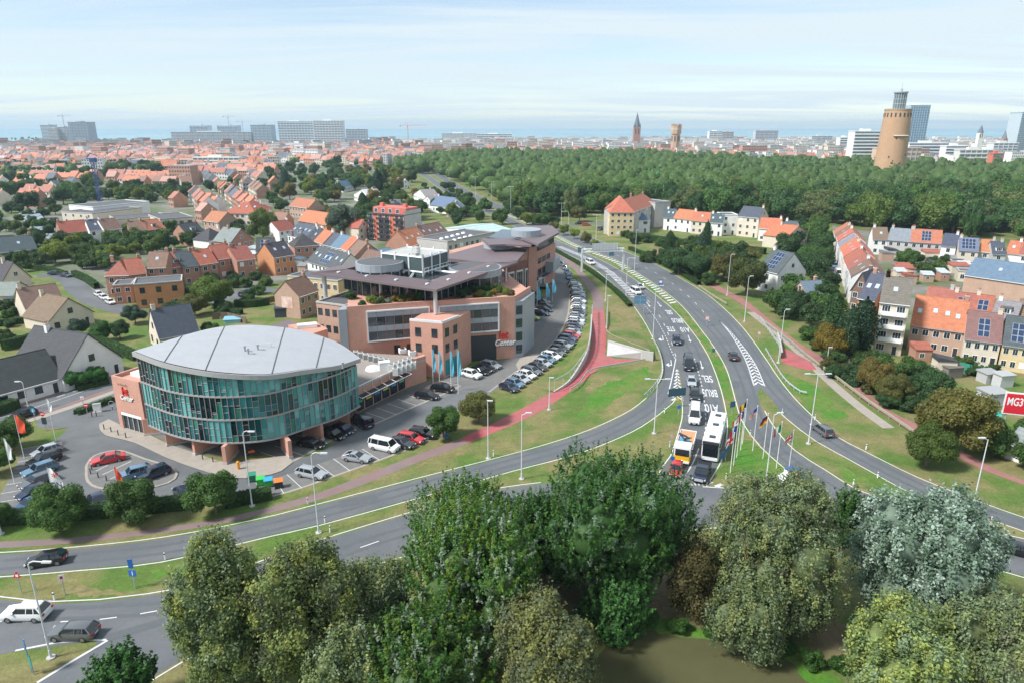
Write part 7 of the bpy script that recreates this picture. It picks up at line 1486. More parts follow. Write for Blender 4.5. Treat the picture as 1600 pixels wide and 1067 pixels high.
slab(1108,1128,205,1900,20,WB,'white seafront block right of the old water tower',8,bal=False,ncol=3); slab(1128,1146,206,1900,18,(0.5,0.42,0.40),'brownish seafront block beside the white one',8,bal=False,ncol=3); slab(1180,1215,204,1900,20,(0.5,0.5,0.53),'grey seafront block in the right centre',9,bal=False,ncol=5); slab(1268,1300,212,1600,18,(0.5,0.52,0.53),'grey block before the white slab',8,bal=False,ncol=4); slab(1312,1330,214,1300,16,WB,'small white block beside the white slab',7)
slab(-60,96,244,980,16,WB,'long white school with two rows of windows at the left',2,bal=False,ncol=40,win=(0.12,0.16,0.18),name='long_white_building',cat='school'); slab(96,113,246,985,16,(0.10,0.26,0.40),'blue end block of the long white school',2,bal=False)
slab(206,300,246,860,12,(0.62,0.50,0.40),'long pinkish terrace block in the left middle distance',3,bal=False,ncol=20,name='long_block'); slab(300,372,243,850,12,(0.72,0.68,0.62),'long white block of flats in the left middle distance',3,ncol=9,name='long_block'); slab(690,745,208,2150,20,WB,'white seafront row right of the red crane',5,bal=False,ncol=9); slab(745,800,209,2150,20,WB,'white seafront row continuing right',5,bal=False,ncol=8)
# round brick water tower
D=640; p=atd(1391,D); wt=thing('water_tower','round tan brick water tower with glazed lantern rising from the wood','water tower',tuple(p)); tanb=mat('tan_brick',(0.46,0.285,0.165),.9,.08,.25,bump=.1,bscale=2); R0=12.2; R1=10.9; HT=zat(175,D)
mb=MB(); mb.cyl(0,0,0,HT,R0+1.2,R1,n=40); mb.build('shaft',tanb,wt,smooth=40); mb=MB(); mb.cyl(0,0,HT,HT+1.0,R1+.35,n=40); mb.build('cornice',mat('tower_stone',(.40,.30,.2),.8),wt,smooth=40)
for k in range(20): a=2*math.pi*k/20; mb=MB(); mb.obox(((R1+.12)*math.cos(a),(R1+.12)*math.sin(a),HT-4.2),(.5,1.1,3.4),a); mb.build('slot_window',dark_m,wt)
for (a,z) in ((-2.2,22),(-1.0,24),(-1.9,38),(-1.2,12)): rr=R0+1.2-(R0+1.2-R1)*z/HT; mb=MB(); mb.obox((rr*math.cos(a),rr*math.sin(a),z),(.5,.9,1.6),a); mb.build('slit_window',dark_m,wt)
mb=MB(); mb.tube([((R0+.3)*math.cos(-2.1+1.1*k/8),(R0+.3)*math.sin(-2.1+1.1*k/8),40) for k in range(9)],.7,4); mb.build('stone_band',mat('pale_stone',(.55,.46,.34),.8),wt)
LH=zat(151,D); mb=MB(); mb.cyl(0,0,HT+1,LH,5.0,n=16); mb.build('lantern',mat('lantern_glass',(.10,.15,.16),.2,.1),wt); 
for k in range(16): a=2*math.pi*k/16; mb=MB(); mb.obox((5.05*math.cos(a),5.05*math.sin(a),(HT+1+LH)/2),(.3,.3,LH-HT-1),a); mb.build('lantern_post',steel_m,wt)
for z in (HT+5,HT+9): mb=MB(); mb.cyl(0,0,z,z+.35,5.25,n=16); mb.build('lantern_ring',steel_m,wt)
mb=MB(); mb.cyl(0,0,LH,LH+.8,6.0,n=16); mb.cyl(0,0,LH+.8,LH+3.5,1.2,.8,n=8); mb.cyl(0,0,LH+3.5,LH+8.5,.15,n=5); mb.build('lantern_roof',grey_m,wt)
# old brick water tower
D=1250; p=atd(1055,D); t2=thing('old_water_tower','old octagonal brick water tower with battlements on the skyline','water tower',tuple(p)); H2=zat(195,D); tb=mat('old_brick',(.46,.31,.22),.9,.08,.2)
mb=MB(); mb.cyl(0,0,0,H2-16,8,7.6,n=8); mb.build('shaft',tb,t2); mb=MB(); mb.cyl(0,0,H2-16,H2-1.5,9.2,n=8); mb.build('tank_drum',tb,t2); mb=MB(); mb.cyl(0,0,H2-9,H2-7,9.5,n=8); mb.build('pale_band',mat('pale_stone',(.5,.4,.3)),t2)
for k in range(8): a=2*math.pi*(k+.5)/8; mb=MB(); mb.obox((8.4*math.cos(a),8.4*math.sin(a),H2-.6),(1.5,3.2,2.4),a); mb.build('battlement',tb,t2); mb=MB(); mb.obox((7.4*math.cos(a),7.4*math.sin(a),H2-24),(.8,1.6,9),a); mb.build('tall_window',dark_m,t2)
# church with spire
D=1500; p=atd(994,D); ch=thing('church','brick church with a tall dark pointed spire on the skyline','church',tuple(p)); HB=zat(199,D); HS=zat(178,D)
mb=MB(); mb.box(-7,-7,0,7,7,HB); mb.build('bell_tower',mat('church_brick',(.36,.20,.16),.9),ch); mb=MB(); mb.cyl(0,0,HB,HS,7.4,.1,n=8); mb.build('spire',mat('spire_slate',(.12,.14,.17),.6),ch)
for x in (-6,6): mb=MB(); mb.cyl(x,-6,HB,HB+9,1.4,.05,n=6); mb.build('pinnacle',mat('spire_slate',(.12,.14,.17)),ch)
for x in (-3,3): mb=MB(); mb.box(x-1,-7.1,HB-14,x+1,-6.98,HB-3); mb.build('belfry_window',dark_m,ch)
mb=MB(); mb.add([(-10,8,0),(10,8,0),(10,60,0),(-10,60,0),(-10,8,16),(10,8,16),(10,60,16),(-10,60,16),(0,8,28),(0,60,28)],[(0,1,5,8,4),(1,2,6,5),(2,3,7,9,6),(3,0,4,7),(4,8,9,7),(5,6,9,8)]); mb.build('nave',mat('church_nave',(.25,.27,.30),.8),ch)
for px,yt,D,col,lab in ((1528,196,1150,(.72,.71,.68),'slender white church tower with dark cap on the right skyline'),(1566,203,1050,(.40,.27,.2),'square brown tower with pointed grey roof on the right skyline')):
    p=atd(px,D); o=thing('church_tower',lab,'church tower',tuple(p)); H=zat(yt,D); mb=MB(); mb.box(-3.6,-3.6,0,3.6,3.6,H-12); mb.build('shaft',plain,o,color=col); mb=MB(); mb.cyl(0,0,H-12,H,4.6,.15,n=4 if 'square' in lab else 8); mb.build('cap',mat('spire_slate',(.12,.14,.17)),o)
    for s in (-1.5,1.5): mb=MB(); mb.box(s-.6,-3.7,H-20,s+.6,-3.58,H-14); mb.build('louvre',dark_m,o)
# tower cranes
def crane(px,yt,D,jl,jr,col,label,mast=1.4,zbase=0):
    p=atd(px,D); o=thing('tower_crane',label,'crane',tuple(p)); H=zat(yt,D); m=mat('crane_%d'%int(sum(col)*1000),col,.6,.05)
    mb=MB()
    for sx in (-1,1):
        for sy in (-1,1): mb.tube([(sx*mast/2,sy*mast/2,zbase),(sx*mast/2,sy*mast/2,H)],.14,4)
    z=zbase; k=1
    while z < H-2: mb.tube([(-k*mast/2,-mast/2,z),(k*mast/2,-mast/2,z+2.4)],.09,4); mb.tube([(-k*mast/2,mast/2,z),(k*mast/2,mast/2,z+2.4)],.09,4); z+=2.4; k=-k
    mb.build('mast',m,o); mb=MB(); mb.box(-1,-1,H-2.4,1,1,H); mb.build('cab',m,o)
    mb=MB()
    for dy,dz in ((-.6,0),(.6,0),(0,1.1)): mb.tube([(-jl,dy,H+.3+dz),(jr,dy,H+.3+dz)],.13,4)
    for q in range(int((jl+jr)/2.5)): x=-jl+q*2.5; mb.tube([(x,-.6,H+.3),(x+1.25,0,H+1.4),(x+2.5,.6,H+.3)],.08,4)
    mb.build('jib',m,o); mb=MB(); mb.box(-jl,-1,H-1.8,-jl+3,1,H+.6); mb.build('counterweight',concrete,o); mb=MB(); mb.tube([(-jl+2,0,H+1.2),(0,0,H+6),(jr*.7,0,H+1.3)],.07,4); mb.tube([(0,0,H),(0,0,H+6)],.2,4); mb.build('tie_rods',m,o)
crane(104,183,1850,12,25,(.25,.28,.33),'grey tower crane beside the dark unfinished tower'); crane(360,184,1850,14,22,(.35,.37,.40),'thin grey tower crane above the right twin tower'); crane(381,191,1900,14,26,(.38,.40,.42),'lower grey crane right of the twin towers'); crane(638,197,1500,17,40,(.62,.20,.17),'red and white tower crane in front of the sea')
a=G(158,322); b_=thing('mobile_crane_mast','blue lattice crane mast standing behind the school','crane',tuple(a)); hm_=topz((158,322),254); mb=MB(); bm=mat('crane_blue',(.035,.07,.20),.5,.05)
for sx in (-1,1):
    for sy in (-1,1): mb.tube([(sx*.9,sy*.9,0),(sx*.9,sy*.9,hm_)],.2,4)
for k in range(int(hm_/2)): s=(-1)**k; mb.tube([(-.9*s,-.9,2*k),(.9*s,-.9,2*k+2)],.14,4); mb.tube([(-.9*s,.9,2*k),(.9*s,.9,2*k+2)],.14,4); mb.tube([(-.9,-.9*s,2*k),(-.9,.9*s,2*k+2)],.14,4)
mb.build('mast',bm,b_); mb=MB(); mb.box(-1.6,-1.6,hm_,1.6,1.6,hm_+2.4); mb.build('slewing_platform',bm,b_); mb=MB(); mb.tube([(-4,0,hm_+2.5),(-1,0,hm_+5.5),(3,0,hm_+4)],.35,5); mb.tube([(-4,0,hm_+2.5),(1.5,0,hm_+2.6)],.5,5); mb.build('folded_jib',bm,b_)
# ------------------------------------------------------------------ lamp posts, flags, gantry, signs, rails
lampgrey=mat('lamp_post_paint',(0.60,0.62,0.63),.45,.04)
def lamp(b, ty, style, label, arm=1.6, side=1):
    p=G(*b); H=topz(b,ty); o=thing('lamp_post',label,'lamp post',tuple(p),0,'street lamps'); mb=MB()
    mb.cyl(0,0,0,.9,.13,.12,n=8); mb.cyl(0,0,.9,H-.2,.095,.055,n=8)
    if style=='curve': mb.tube([(0,0,H-.4),(.12*side,0,H-.05),(.5*side,0,H+.12),(arm*side,0,H+.05)],.06,6)
    elif style=='single': mb.tube([(0,0,H-.3),(arm*.6*side,0,H)],.05,5)
    elif style=='double': mb.tube([(-arm,0,H),(arm,0,H)],.06,5); mb.tube([(0,0,H-.3),(0,0,H+.05)],.07,6)
    mb.build('pole',lampgrey,o)
    ends={'curve':[arm*side],'single':[arm*.6*side],'double':[-arm,arm],'top':[0]}[style]
    for e in ends: s=1 if e>=0 else -1; mb=MB(); mb.prism([(e-.1*s,-.13),(e+.75*s,-.1),(e+.75*s,.1),(e-.1*s,.13)],H-.04,H+.12); mb.build('lamp_head',lampgrey,o)
    mb=MB(); mb.cyl(0,0,0,.12,.4,n=10); mb.build('footing',concrete,o)
for b,ty,st,lab,arm,sd in [
 ((80,1027),878,'curve','lamp post on the triangular island at bottom left',1.4,1),((498,832),708,'curve','lamp post between the two roads left of the poplars',1.2,1),((394,790),674,'curve','lamp post in front of the glass building by the bins',.8,1),((763,716),626,'top','lamp post on the verge right of the cyclist',.3,1),((815,748),645,'single','lamp post just above the dark poplar',1.0,1),((1022,677),592,'double','twin-armed lamp post inside the slip road bend',1.3,1),
 ((1197,750),645,'single','lamp post among the flags',.8,1),((1516,808),684,'single','lamp post on the right-hand island',.8,-1),((1263,693),584,'double','twin-armed lamp post left of the grey estate car',1.3,1),((1163,503),432,'single','lamp post at the start of the chevrons on the far side',.6,1),((1020,530),447,'double','twin-armed lamp post by the underpass wall',1.0,1),((1216,567),484,'single','lamp post beside the red ramp',.6,1),((858,640),590,'top','small lamp post on the grass below the car row',.3,1),
 ((978,463),404,'curve','lamp post right of the approach road gantry',1.5,1),((991,427),360,'top','tall lamp post on the central reservation',.6,1),((1291,573),543,'top','small lamp on the pale footpath',.3,1),((1136,462),398,'single','lamp post behind the pavement thicket',.6,1),((931,380),336,'double','lamp post near the corner building',1.0,1),((877,352),318,'double','lamp post at the cross street',1.0,1),((834,332),304,'double','lamp post on the avenue by the office tower',1.0,1),((702,296),266,'double','first lamp post far along the avenue',1.0,1),((743,314),277,'double','second lamp post along the avenue',1.0,1),((768,325),284,'double','third lamp post along the avenue',1.0,1),((798,340),292,'double','fourth lamp post along the avenue',1.0,1),
 ((1442,664),645,'top','small lamp behind the round dark tree',.3,1),((2,834),770,'top','lamp post at the left edge by the cycle path',.3,1),((45,640),596,'curve','dark street lamp by the garage wing',.6,-1),((888,353),331,'curve','curved lamp over the cross street junction',3.0,-1),((946,470),430,'top','small lamp beside the path bend',.3,1),((948,512),463,'top','small lamp beside the red path',.3,1),((1219,403),380,'top','lamp between villa and terrace',.3,1)]:
    lamp(b,ty,st,lab,arm,sd)
# flags
FC_={'k':(.01,.01,.012),'y':(.75,.52,.02),'r':(.55,.02,.03),'b':(.02,.05,.28),'w':(.75,.75,.74),'g':(.02,.25,.09),'c':(.10,.40,.54),'o':(.72,.08,.035),'d':(.02,.03,.10)}
fmats=[mat('flag_'+k,v,.7,.05) for k,v in FC_.items()]; fi={k:i for i,k in enumerate(FC_)}
def flagcloth(fn, w_, h_, nx=14, ny=14, droop=.75, seed=0):
    """limp flag hanging down its pole; colours by a function of the cloth's own u, v"""
    mb=MB(); r=random.Random(seed); ph=r.random()*6
    for j in range(ny+1):
        for i in range(nx+1):
            u=i/nx; v=j/ny; x=u*w_*(1-droop*.55)+.02; y=.16*math.sin(u*7+ph+v*2)*u**.5; z=-v*h_-u*w_*droop*.75*(1-.25*v); mb.v.append((-x,y,z))
    for j in range(ny):
        for i in range(nx): a=j*(nx+1)+i; mb.f.append((a,a+1,a+nx+2,a+nx+1)); mb.m.append(fi[fn((i+.5)/nx,(j+.5)/ny)])
    return mb.mesh('flag',fmats)
def uk(u,v):
    x,y=u-.5,(v-.5)*1.0
    if abs(x)<.07 or abs(y)<.11: return 'r'
    if abs(x)<.13 or abs(y)<.19: return 'w'
    if abs(abs(x)-abs(y))<.05: return 'r'
    if abs(abs(x)-abs(y))<.13: return 'w'
    return 'b'
FL={'belgian':lambda u,v:'kyr'[min(2,int(u*3))],'european':lambda u,v:'y' if abs(math.hypot(u-.5,v-.5)-.28)<.035 and int(math.atan2(v-.5,u-.5)*6/math.pi*1.0)%2==0 else 'b','american':lambda u,v:'b' if u<.4 and v<.54 else ('r' if int(v*13)%2==0 else 'w'),'german':lambda u,v:'kry'[min(2,int(v*3))],'italian':lambda u,v:'gwr'[min(2,int(u*3))],'british':uk,
 'canadian':lambda u,v:'r' if u<.25 or u>.75 or (abs(u-.5)<.1 and abs(v-.5)<.25) else 'w','blue-white-red':lambda u,v:'bwr'[min(2,int(u*3))],'white with red cross':lambda u,v:'r' if abs(u-.4)<.09 or abs(v-.5)<.12 else 'w','czech':lambda u,v:'b' if u<.5-abs(v-.5) else ('w' if v<.5 else 'r'),'red-white-blue banded':lambda u,v:'rwb'[min(2,int(v*3))]}
def flagpole(b, t, design, label, w_=2.0, h_=1.3, H=None, name='flagpole'):
    p=G(*b); H=H or topz(b,t[1]); o=thing('flagpole',label,'flagpole',tuple(p),0,'flags of nations'); mb=MB(); mb.cyl(0,0,0,H,.06,.035,n=7); mb.cyl(0,0,H,H+.12,.07,n=7); mb.build('pole',white_m,o); place(flagcloth(FL[design],w_,h_,seed=int(b[0])),'flag',o,(-.04,0,H-.15),0.25); return o
for b,t,d_,lab in [((1141,738),(1148,676),'white with red cross','flagpole nearest the queue with a white and red flag'),((1146,727),(1153,661),'blue-white-red','second flagpole from the queue with blue, white and red flag'),((1151,714),(1157,646),'canadian','third flagpole from the queue with red and white flag'),((1157,703),(1163,638),'european','flagpole with the dark blue flag'),((1160,693),(1167,624),'belgian','rearmost flagpole with black, yellow and red upright stripes'),((1176,704),(1185,634),'american','flagpole with the stars and stripes'),((1192,716),(1203,646),'german','flagpole with black, red and gold bands'),((1213,731),(1223,659),'italian','flagpole with green, white and red stripes'),((1231,743),(1244,672),'british','flagpole with the union flag beside the sweeper'),((1321,846),(1336,766),'czech','flagpole with white, red and blue wedge flag before the silver tree'),((1538,858),(1551,808),'red-white-blue banded','short flagpole with red, white and blue bands by the sports car')]:
    flagpole(b,t,d_,lab)
# tall narrow banner flags
def banner(b, ty, ch, label, group, w_=.8, frac=.62, H=None, top=None):
    p=G(*b); H=H or topz(b,ty); o=thing('banner_flag',label,'banner',tuple(p),0,group); mb=MB(); mb.cyl(0,0,0,H,.05,.03,n=6); mb.build('pole',white_m,o)
    mb=MB(); n=10
    for j in range(n+1):
        v=j/n; wv=w_*(.35+.65*min(1,v*2.2)) ; 
        for i in range(4): u=i/3; mb.v.append((.03+u*wv, .12*math.sin(v*9+u*4)*u, H-.1-v*H*frac))
    for j in range(n):
        for i in range(3): a=j*4+i; mb.f.append((a,a+1,a+5,a+4)); mb.m.append(fi[ch])
    place(mb.mesh('banner_cloth',fmats),'banner_cloth',o); return o
for k,(x,y,ty) in enumerate(((677,603,545),(687,606,548),(705,612,548),(716,615,546))): banner((x,y),ty,'c','%s pale blue banner from the left before the shop corner'%'first second third fourth'.split()[k],'pale blue banners at the shops',.6,.6)
for k,(x,y,ty) in enumerate(((812,500,458),(826,492,450),(839,484,446),(853,478,443),(863,472,437))): banner((x,y),ty,'c','%s pale blue banner from the left along the inner car park'%'first second third fourth fifth'.split()[k],'pale blue banners along the inner car park',1.0,.6)
banner((38,716),647,'o','red banner on a white pole by the trees at the left','forecourt banners',1.2,.40); banner((23,756),684,'w','white banner on a pole at the left edge','forecourt banners',.6,.45); banner((87,688),622,'w','white banner on a pole at the lawn corner','forecourt banners',.5,.3); banner((186,772),728,'o','orange feather banner by the parking island','forecourt banners',.8,.75)
o=banner((86,786),730,'w','white upright banner with red and dark lettering between parked cars','forecourt banners',1.6,.8); q=o.location; sign(o,'ON',(q.x+.85,q.y-.2),2.6,0,1.0,mat('shadow_and_letter_blue',(.03,.05,.12)),ext=.01); sign(o,'*',(q.x+.85,q.y-.2),3.5,0,1.6,red_m,ext=.01)  # the banner's letters are printed in this dark blue
# gantry
a,b_=G(909,425),G(973,423); H=7.2; ga=thing('sign_gantry','grey sign gantry spanning the approach carriageway','gantry',tuple(a),math.atan2(b_.y-a.y,b_.x-a.x)); W=(b_-a).length
for x in (0,W): mb=MB(); mb.box(x-.3,-.3,0,x+.3,.3,H+.6); mb.build('leg',lampgrey,ga)
mb=MB()
for y in (-.45,.45):
    for z in (H-.4,H+.6): mb.tube([(-.2,y,z),(W+.2,y,z)],.12,4)
for k in range(16): x=W*k/16; mb.tube([(x,-.45,H-.4),(x+W/32,-.45,H+.6),(x+W/16,-.45,H-.4)],.07,4)
mb.build('truss',lampgrey,ga); mb=MB(); mb.box(W*.22,-.7,H+.3,W*.83,-.55,H+2.6); pn=mb.build('sign_panel',mat('panel_back',(.52,.54,.55),.5,.05),ga)
for k in range(9): x=W*(.22+.61*k/8); mb=MB(); mb.box(x-.05,-.78,H+.2,x+.05,-.7,H+2.7); mb.build('panel_rib',lampgrey,pn)
# blue road signs and others
def post_sign(b, h, w_, hh, col, label, cat='road sign', rz=0.0, shape='rect', face=None, twin=False):
    p=G(*b); o=thing('road_sign',label,cat,tuple(p),rz); mb=MB()
    for x in ((0,) if not twin else (-w_*.35,w_*.35)): mb.cyl(x,0,0,h+hh,.05,n=6)
    mb.build('post',grey_m,o); mb=MB()
    if shape=='disc':
        n=16; mb.add([(w_/2*math.cos(2*math.pi*k/n),-.07,h+hh/2+w_/2*math.sin(2*math.pi*k/n)) for k in range(n)]+[(w_/2*math.cos(2*math.pi*k/n),-.04,h+hh/2+w_/2*math.sin(2*math.pi*k/n)) for k in range(n)],[tuple(range(n)),tuple(range(2*n-1,n-1,-1))]+[(k,n+k,n+(k+1)%n,(k+1)%n) for k in range(n)])
    elif shape=='tri': mb.add([(-w_/2,-.07,h),(w_/2,-.07,h),(0,-.07,h+hh),(-w_/2,-.04,h),(w_/2,-.04,h),(0,-.04,h+hh)],[(0,1,2),(5,4,3),(0,3,4,1),(1,4,5,2),(2,5,3,0)])
    else: mb.box(-w_/2,-.07,h,w_/2,-.04,h+hh)
    pl=mb.build('sign_plate',plain,o,color=col)
    for (x0,z0,x1,z1,c2) in (face or []): mb=MB(); mb.box(x0,-.08,z0,x1,-.071,z1); mb.build('sign_symbol',plain,pl,color=c2)
    return o
SB=(.02,.14,.45); SW=(.78,.78,.77); SRd=(.58,.02,.03); SG=(.03,.25,.22); SK=(.03,.05,.07)
post_sign((212,919),1.6,.8,.8,SB,'blue square sign with white mark on the verge between the roads',face=[(-.05,1.75,.05,2.25,SW)]); post_sign((211,917),2.5,.5,1.1,SB,'blue arrow plate above the verge between the roads',rz=.2)
post_sign((34,926),2.0,.9,.8,SRd,'red-edged warning triangle on the left verge',shape='tri',face=[(-.15,2.12,.15,2.4,SW)]); post_sign((102,929),1.9,.55,.65,SW,'small white sign with red mark on the left verge',rz=.6,face=[(-.12,2.05,.12,2.4,SRd)])
post_sign((50,1050),2.2,1.3,1.5,(.05,.16,.30),'dark blue direction board on the triangular island',rz=-.78,twin=False); post_sign((53,1053),.8,.5,1.3,SG,'green side of a low sign on the triangular island',rz=-.6)
post_sign((999,492),3.0,3.2,2.2,(.10,.22,.32),'large blue direction sign beside the approach road',twin=True,face=[(-1.4,4.0,1.4,4.08,(.3,.4,.5)),(-.05,3.1,.05,5.1,(.3,.4,.5))]); post_sign((907,408),3.2,2.2,1.8,(.06,.14,.18),'small dark sign panel beside the gantry leg',twin=True); post_sign((955,413),3.0,1.8,1.6,(.05,.13,.18),'small dark sign panel under the gantry')
post_sign((1031,462),2.6,1.1,2.2,(.06,.14,.34),'stacked blue and white signs on the central reservation',face=[(-.4,3.8,.4,4.5,SW),(-.3,2.8,.3,3.2,SRd)]); post_sign((1056,636),2.2,3.4,1.5,(.04,.10,.14),'dark direction board at the nose of the gore',twin=True,rz=.25); post_sign((1060,648),1.2,.7,.7,SB,'blue round keep-sign at the nose of the gore',shape='disc'); post_sign((1058,634),1.1,.5,.5,(.75,.5,.02),'yellow marker at the nose of the gore')
for k,(x,y) in enumerate(((1143,648),(1139,701),(1133,721),(1127,730))): post_sign((x,y),1.5,1.0,1.1,(.05,.12,.22),'%s small blue sign from the top beside the coach lane'%'first second third fourth'.split()[k],rz=.3)
post_sign((1114,558),1.2,.7,.8,(.05,.12,.18),'small dark sign on the median left of the ladder marks'); post_sign((1104,510),1.6,.9,1.0,(.75,.4,.35),'pink and white marker on the median',face=[(-.3,1.9,.3,2.3,SW)]); post_sign((1185,532),1.4,.8,.8,(.75,.4,.35),'pink and white marker beside the right guard rail',shape='disc',face=[(-.2,1.6,.2,2.0,SW)])
post_sign((833,524),2.0,.9,.9,SRd,'red no-entry disc at the office exit',shape='disc',face=[(-.3,2.38,.3,2.52,SW)]); post_sign((72,672),2.6,.8,.8,SRd,'red no-entry disc above dark signal by the forecourt',shape='disc',face=[(-.3,2.93,.3,3.07,SW)]); post_sign((72.6,672.5),1.2,.8,1.2,SK,'dark lower plates under the no-entry disc'); post_sign((138,652),1.9,.8,.8,SRd,'no-entry disc between street and forecourt',shape='disc',face=[(-.3,2.23,.3,2.37,SW)]); post_sign((132,640),2.1,.6,.5,SW,'white and red plate by the side street',face=[(-.2,2.25,.2,2.4,SRd)]); post_sign((56,660),1.9,.8,.8,(.04,.30,.60),'blue arrow disc by the side street',shape='disc',face=[(-.06,2.0,.06,2.5,SW)])
post_sign((1049,740),2.2,.7,.7,SB,'blue round sign poking from the poplar leaves',shape='disc'); post_sign((1048,698),1.6,.6,.6,(.5,.35,.3),'weathered round sign left of the crane truck',shape='disc')
# white verge posts
for k,(x,y) in enumerate(((85,937),(258,874),(261,918),(481,787),(508,816),(516,831),(771,712),(1134,748),(1172,680),(1222,646),(1353,702),(1371,746),(1333,758),(1273,655),(1038,645),(1046,698),(1246,750),(1326,568))):
    p=G(x,y); mb=MB(); mb.box(-.07,-.05,0,.07,.05,.95); mb.box(-.075,-.055,.7,.075,.055,.85,1); tag(place(mb.mesh('marker',[white_m,dark_m]),'verge_post',None,(p.x,p.y,0),.2*k),'white verge marker post, %s from the left along the roads'%ordinal(sorted([85,258,261,481,508,516,771,1134,1172,1222,1353,1371,1333,1273,1038,1046,1246,1326]).index(x)+1),'marker post','white verge marker posts')
# bollards
bo=MB(); bo.cyl(0,0,0,.85,.09,.08,n=8); bo.cyl(0,0,.85,.92,.10,.05,n=8); BOL=bo.mesh('bollard',mat('bollard_brown',(.11,.085,.07),.6,.1))
for k,(x,y) in enumerate(((163,671),(174,675),(185,680),(197,684),(144,651),(151,650),(144,735),(154,747),(167,752),(142,741),(317,718),(333,722))): p=G(x,y); tag(place(BOL,'bollard',None,(p.x,p.y,.1)),'dark bollard on the forecourt edge, %s from the left'%ordinal(sorted([163,174,185,197,144,151,144.1,154,167,142,317,333]).index(x if k!=6 else 144.1)+1),'bollard','forecourt bollards')
for k,(x,y) in enumerate(((1107,463),)): pass
# bins
def bin_(x,y,col,lid,label):
    p=G(x,y); o=thing('waste_container',label,'bin',tuple(p),.35,'coloured bins'); mb=MB(); mb.prism([(-.55,-.42),(.55,-.42),(.55,.42),(-.55,.42)],.15,1.0); mb.build('container',plain,o,color=col); mb=MB(); mb.prism([(-.6,-.47),(.6,-.47),(.6,.47),(-.6,.47)],1.0,[1.06,1.06,1.26,1.26]); mb.build('lid',plain,o,color=lid)
    for sx in (-.5,.5):
        for sy in (-.4,.4): mb=MB(); mb.cyl(sx,sy,0,.15,.08,n=8); mb.build('castor',rubber,o)
bin_(408,757,(.06,.42,.06),(.05,.45,.08),'left bright green waste container'); bin_(420,759,(.06,.42,.06),(.03,.32,.55),'green waste container with blue lid'); bin_(436,761,(.035,.035,.04),(.70,.18,.03),'black waste container with orange lid'); bin_(394,751,(.03,.20,.12),(.03,.22,.14),'small dark green bin behind the bright ones')
p=G(373,733); mb=MB(); mb.cyl(0,0,0,1.1,.22,n=10); mb.cyl(0,0,1.1,1.25,.25,.15,n=10); tag(place(mb.mesh('post',mat('orange_plastic',(.75,.28,.02),.5)),'litter_bin',None,(p.x,p.y,.1)),'orange litter bin on the forecourt by the lamp post','litter bin')
# orange motorcycle, planter stones and bikes under the glass building
p=G(394,712); mo=thing('motorcycle','orange motorcycle parked under the glass building','motorcycle',(p.x,p.y,.1),.2)
for x in (-.7,.7): mb=MB(); mb.tube([(x+.3*math.cos(k*math.pi/6),0,.32+.3*math.sin(k*math.pi/6)) for k in range(13)],.06,5); mb.build('wheel',rubber,mo)
mb=MB(); mb.prism([(-.5,-.18),(.45,-.14),(.45,.14),(-.5,.18)],.55,[.85,.95,.95,.85]); mb.build('fairing',mat('orange_paint',(.62,.10,.02),.35),mo); mb=MB(); mb.tube([(.7,0,.32),(.45,0,1.0),(.4,.3,1.05)],.04,5); mb.tube([(.45,0,1.0),(.4,-.3,1.05)],.04,5); mb.build('fork',dark_m,mo); mb=MB(); mb.box(-.75,-.14,.8,-.1,.14,.92); mb.build('seat',rubber,mo)
p=G(381,724); bk=thing('parked_bicycle','bicycle leaning by the orange litter bin','bicycle',(p.x,p.y,.1),.6)
for x in (.52,-.52): mb=MB(); mb.tube([(x+.33*math.cos(k*math.pi/8),0,.35+.33*math.sin(k*math.pi/8)) for k in range(17)],.025,5); mb.build('wheel',rubber,bk)
mb=MB(); mb.tube([(-.52,0,.35),(-.1,0,.32),(.38,0,.75),(-.15,0,.85),(-.1,0,.32)],.02,5); mb.tube([(.52,0,.35),(.36,0,1.05),(.3,.25,1.05)],.02,5); mb.build('bicycle_frame',dark_m,bk)
p=G(153,643); o=thing('street_cabinet','white utility cabinet on the forecourt corner','cabinet',tuple(p),.3); mb=MB(); mb.box(-.6,-.3,.1,.6,.3,1.5); mb.build('body',white_m,o); mb=MB(); mb.box(-.65,-.35,1.5,.65,.35,1.58); mb.build('lid',grey_m,o); mb=MB(); mb.box(-.7,-.4,0,.7,.4,.1); mb.build('plinth',concrete,o)
p=G(176,640); o=thing('bicycle_sculpture','round grey stand beside the brick entrance wing','stand',tuple(p)); mb=MB(); mb.tube([(.5*math.cos(k*math.pi/8),0,1.2+.5*math.sin(k*math.pi/8)) for k in range(17)],.05,6); mb.build('ring',grey_m,o); mb=MB(); mb.tube([(0,0,0),(0,0,.7)],.06,6); mb.build('stem',dark_m,o)
